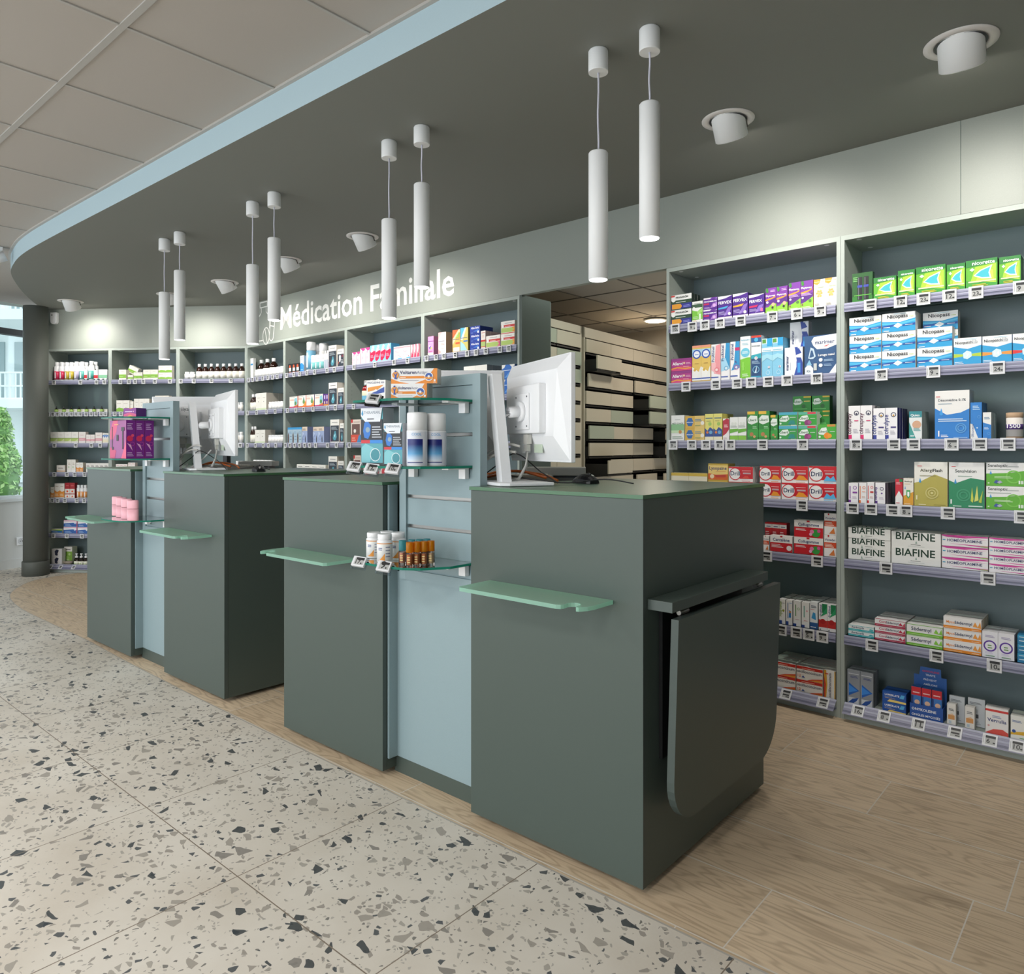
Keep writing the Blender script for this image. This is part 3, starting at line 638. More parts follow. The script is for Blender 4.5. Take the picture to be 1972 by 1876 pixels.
        m_ = MB(); B(m_, xb+0.001, xb+0.012, y0+0.06, y1-0.06, 0.35, 0.771, M_BLACK); m_.build('bracket', fl)
    return t
NP1 = at_y(737, YF); NP = (at_y(547, YF), NP1, at_y(907, YF), at_y(1238.5, YF))
FP_ = (at_y(168, YF), at_y(252, YF), at_y(316, YF), at_y(432, YF))
counter(*NP, 'nearest dark green-grey counter with folding side flap and pale blue centre', True, False)
counter(*FP_, 'farther dark green-grey counter at left with pale blue slatted centre', False, True)
# glass display shelves hooked in the slat panels
def glass_shelf(P1, P2, z, label):
    a, b_ = P1+0.07, P2-0.045; y0 = YF+0.055; D = 0.235; x0 = a-0.10
    t = thing('glass_display_shelf', label, 'shelf', ((a+b_)/2, y0, z), 0, 'glass shelves on the slatted panels'); ox = (a+b_)/2
    pts = [(b_-ox, 0), (a-ox, 0)]; w2 = (b_-a)/2
    for q in range(7): an = PI/2*q/6; pts.append((-w2+0.0-0.04+0.05*(1-math.cos(an))*0.8, -D+0.06-0.06*math.sin(an)) if q else (-w2-0.04, -D+0.07))
    pts.append((w2-0.16, -D)); pts.append((w2-0.10, -D+0.012)); pts.append((w2-0.05, -D+0.045)); pts.append((w2, -D+0.13))
    m_ = MB(); m_.prism(list(reversed(pts)), -0.008, 0, M_GL, M_GLE); m_.build('glass_pane', t)
    for x in (-w2+0.035, w2-0.045):
        m_ = MB(); m_.prism_xz([(x, -0.0085), (x+0.03, -0.0085), (x+0.03, -0.045), (x, -0.045)], -0.022, -0.004, M_WHITE); m_.box((x, -0.10, -0.0125), (x+0.03, -0.022, -0.0085), M_WHITE); m_.build('bracket', t)
    return t
GZ = (1.372, 1.150, 0.823)
for nm, P, in (('near', NP), ('far', FP_)):
    for z, q in zip(GZ, ('top', 'middle', 'lowest')): glass_shelf(P[1], P[2], z, f'{q} glass shelf on the slatted panel of the {nm} counter')
# ------------------------------------------------------------------ monitors
def monitor(loc, rz, w_, h_, z0, zc, label, col_off=(0, -0.13), brand=None, base=(0.23, 0.19), lean=0.03):
    """screen faces +y local, back faces -y local. loc = foot of screen centre on counter"""
    t = thing('computer_monitor', label, 'monitor', (*loc, zc), rz)
    zb = z0-zc; zt_ = zb+h_; hw = w_/2
    m_ = MB(); m_.box((-hw, 0.0, zb), (hw, 0.018, zt_), M_WHITE)
    ins, dz, dp = 0.075, 0.03, 0.032
    o = [(-hw+0.004, -0.0002, zb+0.006), (hw-0.004, -0.0002, zb+0.006), (hw-0.004, -0.0002, zt_-0.004), (-hw+0.004, -0.0002, zt_-0.004)]
    i_ = [(-hw+ins*0.8, -dp, zb+0.085), (hw-ins*0.8, -dp, zb+0.085), (hw-ins*0.45, -dp, zt_-0.05), (-hw+ins*0.45, -dp, zt_-0.05)]
    for q in range(4):
        j = (q+1) % 4; m_.face([o[q], o[j], i_[j], i_[q]], M_WHITE)
    m_.face(i_, M_WHITE)
    hs = m_.build('housing', t, bevel=0.003)
    m_ = MB(); m_.box((-hw+0.012, 0.0181, zb+0.018), (hw-0.012, 0.0188, zt_-0.012), M_BLACK); m_.build('screen', t)
    # raised rear block with mounting plate
    m_ = MB(); zc0 = zb+0.095; m_.box((-hw*0.62, -0.058, zc0), (hw*0.52, -dp+0.001, zt_-0.09), M_WHITE); m_.build('rear_block', t, bevel=0.004)
    m_ = MB(); cx_, cz_ = col_off[0]*0.4, (zb+zt_)/2-0.005; m_.box((cx_-0.055, -0.064, cz_-0.062), (cx_+0.055, -0.0582, cz_+0.062), M_WHITE); mp_ = m_.build('mounting_plate', t, bevel=0.002)
    m_ = MB()
    for sx in (-1, 1):
        for sz in (-1, 1): m_.tube([(cx_+sx*0.045, -0.0642, cz_+sz*0.05), (cx_+sx*0.045, -0.0655, cz_+sz*0.05)], 0.003, '#55595c', 8)
    m_.build('screw', mp_)
    m_ = MB(); m_.tube([(cx_, -0.0643, cz_), (cx_, -0.075, cz_)], 0.034, M_WHITE, 24); yc = col_off[1]
    m_.tube([(cx_, -0.075, cz_), ((cx_+col_off[0])/2, (yc-0.075)/2-0.01, cz_-0.003), (col_off[0], yc+0.02, cz_-0.006)], 0.019, M_WHITE, 16); m_.build('swivel_joint', t)
    # column and foot
    cx0 = col_off[0]; zt2 = zt_-0.055
    m_ = MB()
    for ya, yb in ((yc-0.014, yc+0.020),):
        P = [(cx0-0.024, ya-0.0), (cx0+0.024, ya), (cx0+0.024, yb), (cx0-0.024, yb)]
        lo = [(x, y, 0.012) for x, y in P]; hi = [(x*0.92-lean*0.5, y-lean, zt2) for x, y in P]
        m_.face(list(reversed(lo)), M_WHITE); m_.face(hi, M_WHITE)
        for q in range(4):
            j = (q+1) % 4; m_.face([lo[q], lo[j], hi[j], hi[q]], M_WHITE)
    m_.build('stand_column', t, bevel=0.005)
    bw, bd = base; m_ = MB(); y0, y1 = yc-0.055, yc-0.055+bd
    m_.prism([(cx0-bw/2+0.02, y0), (cx0+bw/2-0.02, y0), (cx0+bw/2, y0+0.03), (cx0+bw/2, y1), (cx0-bw/2, y1), (cx0-bw/2, y0+0.03)], 0.001, 0.012, M_WHITE); m_.build('stand_base', t, bevel=0.003)
    m_ = MB(); m_.box((-hw*0.45, -dp+0.006, zb+0.028), (-hw*0.12, -0.016, zb+0.072), '#dfe2e2'); m_.box((hw*0.05, -0.0215, zb+0.03), (hw*0.32, -0.0195, zb+0.085), '#c6d4c0')
    deco(m_, '', 1, 1); m_.build('port_cover', t)
    m_ = MB(); m_.box((-0.015, -0.05, zc0-0.035), (0.018, -0.034, zc0-0.002), '#cfcdc6'); m_.box((-0.012, -0.049, zc0-0.06), (0.013, -0.036, zc0-0.036), '#b9b8b2')
    m_.tube([(0, -0.042, zc0-0.055), (0.0, -0.046, zc0-0.11), (-0.03, -0.06, zc0-0.155), (-0.08, yc+0.03, zc0-0.165), (cx0-0.01, yc+0.02, zc0-0.16)], 0.0055, '#d6d5d0', 8)
    m_.build('video_plug', t)
    if brand:
        m_ = MB(); m_.v = []; put_text(m_, brand, lambda x, q, wd: (-0.012+x*0.082/wd, -dp-0.0006, zt_-0.086+q*0.082/wd), mat('#5b5f63', 0.5), False); m_.build('brand_lettering', t)
    return t
zT = ZT+0.012
monitor((-1.585, 1.965), math.radians(-26), 0.48, 0.35, 1.163, zT, 'white monitor on near counter, the right one, back turned and standing clear', (-0.0, -0.13))
monitor((-2.017, 1.97), math.radians(40.9), 0.405, 0.335, 1.172, ZT, 'white monitor on near counter, mostly hidden behind the slatted panel', (0.0, -0.055), base=(0.2, 0.10))
monitor((-3.856, 2.015), math.radians(-15.7), 0.48, 0.35, 1.163, zT, 'white monitor on far counter seen nearly edge on', (-0.06, -0.13))
monitor((-4.262, 1.99), math.radians(40.6), 0.405, 0.335, 1.172, ZT, 'white monitor on far counter showing its back with grey lettering', (-0.03, -0.06), brand='iiyama', base=(0.2, 0.10))
# ------------------------------------------------------------------ desk things
def mouse(x, y, rz, label):
    m_ = MB(); n = 9; rows_ = []
    for i in range(n):
        u = i/(n-1); yy = -0.06+0.12*u; hw = 0.033*(math.sin(PI*(0.12+0.8*u)))**0.5; hh = 0.036*(math.sin(PI*(0.10+0.86*u)))**0.7*(1.1-0.3*u)
        rows_.append([(hw*math.cos(PI*j/8), yy, hh*math.sin(PI*j/8)**0.8+0.0005) for j in range(9)])
    for i in range(n-1):
        for j in range(8): m_.face([rows_[i][j], rows_[i+1][j], rows_[i+1][j+1], rows_[i][j+1]], M_MOUSE, True)
    m_.face(rows_[0], M_MOUSE); m_.face(list(reversed(rows_[-1])), M_MOUSE)
    t = thing('computer_mouse', label, 'mouse', (x, y, zT), rz); m_.build('shell', t)
    m_ = MB(); m_.tube([(0, -0.022, 0.034), (0, -0.035, 0.031)], 0.004, '#3a3a3c', 10); m_.build('wheel', t)
M_MOUSE = mat('#1b1b1d', 0.32)
mx, my = at_z(1120, 931, zT); mouse(mx, my+0.02, math.radians(70), 'black computer mouse on near counter right of the standing monitor')
mx2, my2 = at_z(498, 908, zT); mouse(mx2, my2+0.0, math.radians(70), 'black computer mouse on far counter near its green edge')
def slab(name, label, cat, x, y, rz, w_, d_, h_, z, col, slot=True):
    t = thing(name, label, cat, (x, y, z), rz)
    m_ = MB(); m_.box((-w_/2, -d_/2, h_*0.42), (w_/2, d_/2, h_), col); m_.build('lid', t, bevel=0.003)
    m_ = MB(); m_.box((-w_/2+0.02, -d_/2+0.012, 0), (w_/2-0.02, d_/2-0.012, h_*0.42-0.002), '#8d8d8b' if slot else col); m_.build('base', t)
    m_ = MB(); m_.box((-w_/2+0.03, -d_/2+0.008, h_*0.30), (w_/2-0.03, -d_/2+0.0115, h_*0.415), M_BLACK); m_.build('slot', t)
slab('document_scanner', 'low off-white desk device with dark slot behind mouse on near counter', 'scanner', -1.83, 2.385, math.radians(35), 0.24, 0.12, 0.058, ZT, '#cfcdc8')
slab('document_scanner', 'low off-white desk device with dark slot at rear of far counter', 'scanner', -4.13, 2.38, math.radians(38), 0.21, 0.12, 0.052, ZT, '#cfcdc8')
def keyboard(x, y, rz, label):
    t = thing('keyboard', label, 'keyboard', (x, y, ZT), rz)
    m_ = MB(); m_.prism_xz([(-0.14, 0.0005), (0.14, 0.0005), (0.14, 0.03), (-0.14, 0.03)], -0.055, 0.055, '#b7b3ab'); m_.build('case', t, bevel=0.003)
    m_ = MB()
    for r in range(4):
        for c in range(10): m_.box((-0.128+c*0.0255, -0.05+r*0.025, 0.0303), (-0.106+c*0.0255, -0.029+r*0.025, 0.034), '#d9d7d1')
    m_.build('keys', t)
keyboard(-1.86, 2.17, math.radians(42), 'greyish keyboard behind the standing monitor on near counter'); keyboard(-4.13, 2.17, math.radians(42), 'greyish keyboard behind monitors on far counter')
t = thing('card_terminal', 'black upright panel behind the edge-on monitor of far counter', 'screen', (-4.33, 2.28, ZT), math.radians(20))
m_ = MB(); m_.box((-0.018, -0.02, 0.012), (0.018, 0.012, 0.21), M_BLACK); m_.build('panel', t, bevel=0.003); m_ = MB(); m_.box((-0.03, -0.03, 0), (0.03, 0.03, 0.011), M_BLACK); m_.build('foot', t)
def cable(label, col, pts, r=0.004, off=(0, 0)):
    P = [Vector(p) for p in pts]; out = []
    for i in range(len(P)-1):
        p0 = P[max(i-1, 0)]; p1 = P[i]; p2 = P[i+1]; p3 = P[min(i+2, len(P)-1)]
        for k in range(6):
            t = k/6; out.append(0.5*((2*p1)+(-p0+p2)*t+(2*p0-5*p1+4*p2-p3)*t*t+(-p0+3*p1-3*p2+p3)*t**3))
    out.append(P[-1]); m_ = MB(); m_.tube(out, r, col, 8); o = m_.build('cable'); return tag(o, label, 'cable')
for nm, ox, dz in (('near', 0, 0), ('far', -2.27, 0)):
    z = zT+0.006
    cable(f'upper pale grey cable arching to the monitor column on {nm} counter', '#c9c7c2', [(-1.79+ox, 1.83, z), (-1.74+ox, 1.86, z+0.09), (-1.66+ox, 1.88, z+0.13), (-1.61+ox, 1.895, z+0.125)], 0.0045)
    cable(f'lower pale grey cable arching beside the monitor foot on {nm} counter', '#bdbbb6', [(-1.765+ox, 1.80, z), (-1.72+ox, 1.83, z+0.07), (-1.66+ox, 1.86, z+0.105), (-1.61+ox, 1.875, z+0.105)], 0.0045)
    cable(f'thin black cable lying behind the monitor foot on {nm} counter', '#1c1c1e', [(-1.72+ox, 1.90, z+0.03), (-1.60+ox, 1.96, z+0.01), (-1.50+ox, 2.02, z), (-1.40+ox, 2.10, z+0.012), (-1.30+ox, 2.12, z)], 0.0022)
    cable(f'thin black cable looped through the column on {nm} counter', '#1c1c1e', [(-1.75+ox, 1.82, z), (-1.70+ox, 1.88, z+0.06), (-1.63+ox, 1.90, z+0.10), (-1.60+ox, 1.99, z+0.04), (-1.52+ox, 1.99, z)], 0.0022)
    cable(f'orange cable running behind the monitors on {nm} counter', '#d2702c', [(-1.98+ox, 2.06, ZT+0.02), (-1.86+ox, 2.10, z+0.03), (-1.72+ox, 2.14, z+0.02), (-1.62+ox, 2.12, z)], 0.005)
    cable(f'second orange cable bundled low behind the monitors on {nm} counter', '#c8601e', [(-2.02+ox, 2.02, ZT+0.01), (-1.86+ox, 2.00, z+0.01), (-1.74+ox, 2.03, z+0.035), (-1.64+ox, 2.08, z+0.01)], 0.0045)
cable('white cable drooping over the far counter behind the columns', '#dcdcda', [(-4.12, 1.93, zT+0.03), (-4.02, 1.88, zT+0.005), (-3.96, 1.93, zT+0.05), (-3.90, 1.96, zT+0.11)], 0.004)
# ceiling projector at far left
px_, py_, pz_ = *at_z(9, 478, CE), CE
t = thing('track_spotlight', 'small white ceiling spotlight at the far left edge near the soffit tip', 'lamp', (px_, py_-0.05, CE))
m_ = MB(); m_.box((-0.03, -0.03, -0.025), (0.03, 0.03, 0.0), M_WHITE); m_.build('mount', t)
m_ = MB(); m_.tube([(0, 0, -0.025), (0, 0, -0.06)], 0.008, M_WHITE); m_.build('arm', t)
m_ = MB(); m_.tube([(0.02, 0.05, -0.06), (-0.02, -0.06, -0.115)], 0.035, M_WHITE, 20); m_.build('spot_head', t)
# ------------------------------------------------------------------ shelf bays
TAGS = {('R1', 0): '1303:10 1336:9 1360:6 1389:6 1429: 1490:7 1537:6 1582:9', ('R1', 1): '1324: 1381: 1422: 1449:6 1482: 1518:7 1575:15', ('R1', 2): '1299:9 1335:4 1362:4 1388:8 1409:8 1471: 1548:7', ('R1', 3): '1547:', ('R1', 4): '1479: 1576:', ('R1', 5): '1507: 1536: 1560:5 1586:9', ('R1', 6): '1517: 1588:',
 ('R2', 0): '1678: 1736:12 1780:23 1830:12 1881:23 1967:9', ('R2', 1): '1699:9 1799:9 1922:24', ('R2', 2): '1650:8 1723: 1761: 1834:6 1888: 1942:', ('R2', 3): '1644: 1679: 1721: 1746:8 1827: 1969:', ('R2', 4): '1708: 1904:', ('R2', 5): '1681: 1805: 1916:10', ('R2', 6): '1655:16 1705:8 1771:11 1841: 1908:6 1960:10',
 ('L1', 0): '106 157 188 203', ('L1', 1): '95 104 113 122 131 140 149 157 168 178 187 197 205', ('L1', 2): '107 148 178 195', ('L1', 3): '107 131 146 165', ('L1', 4): '95 103 113 127 150 164', ('L1', 5): '105 131 160', ('L1', 6): '101 120 145',
 ('L2', 0): '234 250 262 278 300 329', ('L2', 1): '223 235', ('L3', 0): '350 375 409 446', ('L3', 1): '453', ('L3', 2): '464',
 ('L4', 0): '482 489.5 498 509 519 528 537', ('L4', 1): '480 497 516 533', ('L4', 2): '479.5 495 510 520 534',
 ('L5', 0): '555.5 569 580 594 609 633 647', ('L5', 1): '557 573 588 606 634 649', ('L5', 2): '553 561.5 570.5 580 590 599.5 611 634 651',
 ('L6', 0): '685 725 762 788', ('L6', 1): '684', ('L6', 2): '676', ('L7', 0): '825 843 858 880 903 920 939 966 983'}
ORD = ['top', 'second', 'third', 'fourth', 'fifth', 'sixth', 'bottom']
M_TAGF = mat('#e4e5e8', 0.35, name='tag_frame'); M_TAGS = mat('#b4b5b3', 0.4, name='tag_screen'); M_TAGD = mat('#2b2c2e', 0.4, name='tag_ink')
TAGM = {}
def tag_mesh(txt, big):
    k = (txt, big)
    if k in TAGM: return TAGM[k]
    m_ = MB(); w_, h_ = (0.050, 0.050) if big else (0.036, 0.040)
    m_.box((-w_/2, -0.008, 0), (w_/2, 0, h_), M_TAGF)
    y = -0.0083; x0 = -w_/2+w_*0.20; x1 = w_/2-w_*0.12
    m_.face([(x0, y, h_*0.14), (x1, y, h_*0.14), (x1, y, h_*0.86), (x0, y, h_*0.86)], M_TAGS)
    y -= 0.0003; m_.face([(x0, y, h_*0.66), (x1, y, h_*0.66), (x1, y, h_*0.86), (x0, y, h_*0.86)], M_TAGD)
    if txt and big:
        wd_ = (x1-x0)*(0.62 if len(txt) > 1 else 0.34); put_text(m_, txt, lambda x, q, wd: (x0+(x1-x0)*0.12+x*wd_/wd, y, h_*0.25+q*wd_/wd), M_TAGD, True)
        m_.face([(x1-(x1-x0)*0.24, y, h_*0.25), (x1-0.001, y, h_*0.25), (x1-0.001, y, h_*0.36), (x1-(x1-x0)*0.24, y, h_*0.36)], M_TAGD)
    else:
        m_.face([(x0+0.002, y, h_*0.36), (x1-0.003, y, h_*0.36), (x1-0.003, y, h_*0.50), (x0+0.002, y, h_*0.50)], M_TAGD); m_.face([(x1-(x1-x0)*0.5, y, h_*0.2), (x1-0.001, y, h_*0.2), (x1-0.001, y, h_*0.29), (x1-(x1-x0)*0.5, y, h_*0.29)], M_TAGD)
    m_.face([(-w_/2+w_*0.07, y, h_*0.2), (-w_/2+w_*0.11, y, h_*0.2), (-w_/2+w_*0.11, y, h_*0.8), (-w_/2+w_*0.07, y, h_*0.8)], M_TAGS)
    TAGM[k] = m_.mesh('price_tag'); return TAGM[k]
BF = {}
DEP = 0.27
for bn, (A, B) in BAYS.items():
    a, b_ = Vector(A), Vector(B); W = (b_-a).length; ang = math.atan2(b_.y-a.y, b_.x-a.x)
    t = thing('shelving_bay', {'L1': 'leftmost sage green shelving bay, next to the round column', 'L2': 'second sage shelving bay from the column, on the angled wall', 'L3': 'third sage shelving bay from the column, behind far monitors', 'L4': 'narrow sage shelving bay just right of the wall corner', 'L5': 'wide sage shelving bay under the painted bottle sign', 'L6': 'sage shelving bay under the middle of the wall lettering', 'L7': 'sage shelving bay at the left edge of the doorway', 'R1': 'sage shelving bay at the right edge of the doorway', 'R2': 'rightmost and nearest sage shelving bay, cut by frame edge'}[bn], 'shelving', (A[0], A[1], 0), ang, 'shelving bays along the back walls')
    BF[bn] = (A, B, ang, W, t); S_ = 0.017
    m_ = MB(); g = 0.0006
    m_.box((g, 0.0, 0), (S_, DEP, T-0.001), M_BAY); m_.box((W-S_, 0, 0), (W-g, DEP, T-0.001), M_BAY); m_.box((S_, 0.0, T-0.022), (W-S_, DEP, T-0.001), M_BAY)
    m_.box((S_, 0.004, 0), (W-S_, DEP, 0.068), M_BAY)
    m_.build('frame', t)
    m_ = MB(); m_.box((S_, DEP-0.008, 0.068), (W-S_, DEP-0.0005, T-0.022), M_BACK); m_.build('back_panel', t)
    m_ = MB()
    for xx in (0.07, W-0.07):
        m_.lathe([(0.011, T-0.0235), (0.011, T-0.0225)], M_WHITE, 14, (xx, 0.03)); m_.lathe([(0.011, T-0.0235), (0.011, T-0.0225)], M_WHITE, 14, (xx, 0.2))
    m_.build('screw_cap', t)
    # rows of shelf pin holes inside the side panels
    m_ = MB()
    for sx in (S_+0.0003, W-S_-0.0003):
        for yy in (0.045, DEP-0.05):
            for q in range(58):
                z = 0.15+q*0.032; m_.face([(sx, yy-0.002, z-0.002), (sx, yy+0.002, z-0.002), (sx, yy+0.002, z+0.002), (sx, yy-0.002, z+0.002)], '#4c5553')
    m_.build('pin_holes', t)
    for k, z in enumerate(SZ):
        m_ = MB(); zz = z-0.001
        if k < 6: m_.box((S_+0.001, 0.006, zz-0.008), (W-S_-0.001, DEP-0.009, zz), M_GLB, front=M_GLBE)
        else: m_.box((S_+0.001, 0.004, zz-0.0015), (W-S_-0.001, DEP-0.009, zz), M_BAY)
        sh = m_.build('shelf', t)
        m_ = MB(); x0, x1 = S_+0.001, W-S_-0.001
        tilt = 0.35 if k < 6 else 0.9; hh = 0.040
        def rp(y, zc, hz): return None
        def strip(u0, u1, off, m):
            y0 = -0.012-math.sin(tilt)*u0*-0.3-0.006*(k == 6)-off; y1 = y0-math.sin(tilt)*(u1-u0)*(1 if k == 6 else 0.15)
            return u0, u1
        # ridged profile, leaning out at the foot on the lowest shelf
        top_y, bot_y = (-0.006, -0.010) if k < 6 else (0.004, -0.040); top_z, bot_z = (zz+0.002, zz-0.038) if k < 6 else (zz+0.008, zz-0.032)
        n = 6
        for q in range(n):
            u0, u1 = q/n, (q+1)/n
            P = [(x0, top_y+(bot_y-top_y)*u0-(0.0015 if q % 2 else 0), top_z+(bot_z-top_z)*u0), (x1, top_y+(bot_y-top_y)*u0-(0.0015 if q % 2 else 0), top_z+(bot_z-top_z)*u0)]
            Q = [(x1, top_y+(bot_y-top_y)*u1-(0.0015 if q % 2 else 0), top_z+(bot_z-top_z)*u1), (x0, top_y+(bot_y-top_y)*u1-(0.0015 if q % 2 else 0), top_z+(bot_z-top_z)*u1)]
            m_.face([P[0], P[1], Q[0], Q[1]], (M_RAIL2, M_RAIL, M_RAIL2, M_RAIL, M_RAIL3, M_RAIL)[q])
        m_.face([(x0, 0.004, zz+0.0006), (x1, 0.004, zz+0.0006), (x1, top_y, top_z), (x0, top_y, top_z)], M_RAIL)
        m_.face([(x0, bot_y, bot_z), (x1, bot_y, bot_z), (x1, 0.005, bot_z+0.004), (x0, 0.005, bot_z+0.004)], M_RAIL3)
        m_.build('price_rail', sh)
        big = bn in ('R1', 'R2')
        for s_ in TAGS.get((bn, k), '').split():
            px, _, tx = s_.partition(':'); x, y, _d = at_line(float(px), A, B); u = (Vector((x, y))-a).dot((b_-a).normalized())
            tg = link('price_tag', tag_mesh(tx, big), sh, (u, -0.0105 if k < 6 else -0.016, zz-(0.046 if big else 0.041) if k < 6 else zz-0.022))
            if k == 6: tg.rotation_euler = (-0.75, 0, 0); tg.location = (u, -0.034, zz-0.034)
# dark end panel beside the doorway
mb = MB(); mb.box((WC[0]+0.001, WC[1]+0.0, 0), (WC[0]+0.02, WC[1]+0.29, T), M_PED); struct(mb.build('wall_left'))
# ------------------------------------------------------------------ wall lettering and pictogram
u = Vector((WC[0]-WB[0], WC[1]-WB[1])).normalized(); lang = math.atan2(u.y, u.x)
xL, yL, _ = at_line(540, WB, WC); xR, yR, _ = at_line(875, WB, WC); LW = (Vector((xR, yR))-Vector((xL, yL))).length
t = tag(MB().build('x'), '', ''); bpy.data.objects.remove(t)
m_ = MB(); M_INK = mat('#f4f4f0', 0.6, name='white_lettering')
full = text_geo('Médication Familiale', True)[2]; w1 = text_geo('Médication', True)[2]; w2 = text_geo('Familiale', True)[2]; sc_ = LW/full
for wd_s, off in (('Médication', 0.0), ('Familiale', (full-w2)*sc_)):
    m_ = MB(); put_text(m_, wd_s, lambda x, q, wd: (x*sc_, 0, q*sc_*1.02), M_INK, True)
    o = m_.build('wall_lettering', None, (xL+0.0015*u.y+off*u.x, yL-0.0015+off*u.y, 2.243), lang); tag(o, f'large white word {wd_s} lettered on the sage wall band', 'lettering', 'white wall lettering')
m_ = MB()
def stroke(P, wd=0.010, closed=False):
    P = [Vector(p) for p in P]; n = len(P)
    for i in range(n if closed else n-1):
        a, c = P[i], P[(i+1) % n]; d = (c-a).normalized(); q = Vector((-d.y, d.x))*wd/2; e = d*wd*0.3
        m_.face([(a.x-e.x-q.x, 0, a.y-e.y-q.y), (c.x+e.x-q.x, 0, c.y+e.y-q.y), (c.x+e.x+q.x, 0, c.y+e.y+q.y), (a.x-e.x+q.x, 0, a.y-e.y+q.y)], M_INK)
xi, yi, _ = at_line(498, WB, WC)
bw, bh = 0.0, 0.0
stroke([(0.03, 0.30), (0.155, 0.30), (0.155, 0.345), (0.03, 0.345)], closed=True)
stroke([(0.05, 0.30), (0.05, 0.255), (0.035, 0.24), (0.0, 0.215), (-0.01, 0.19), (-0.01, 0.02), (0.0, 0.003), (0.02, 0.0), (0.075, 0.0)])
stroke([(0.135, 0.30), (0.135, 0.255), (0.15, 0.24), (0.185, 0.215), (0.195, 0.19), (0.195, 0.10)])
stroke([(0.135+0.055*math.cos(a), 0.035+0.075*math.sin(a)) for a in [2*PI*q/20 for q in range(20)]], closed=True)
stroke([(0.115, 0.10), (0.155, -0.03)])
cap = []
for q in range(9): an = PI+PI*q/8; cap.append((0.225+0.036*math.cos(an), 0.02+0.036*math.sin(an)))
cap += [(0.29, 0.20)]
for q in range(9): an = 0+PI*q/8; cap.append((0.258+0.036*math.cos(an), 0.20+0.036*math.sin(an)))
stroke(cap, closed=True); stroke([(0.208, 0.12), (0.275, 0.105)])
o = m_.build('wall_pictogram', None, (xi, yi-0.0015, 2.175), lang); tag(o, 'white outline drawing of a bottle, tablet and capsule on the wall band', 'sign')
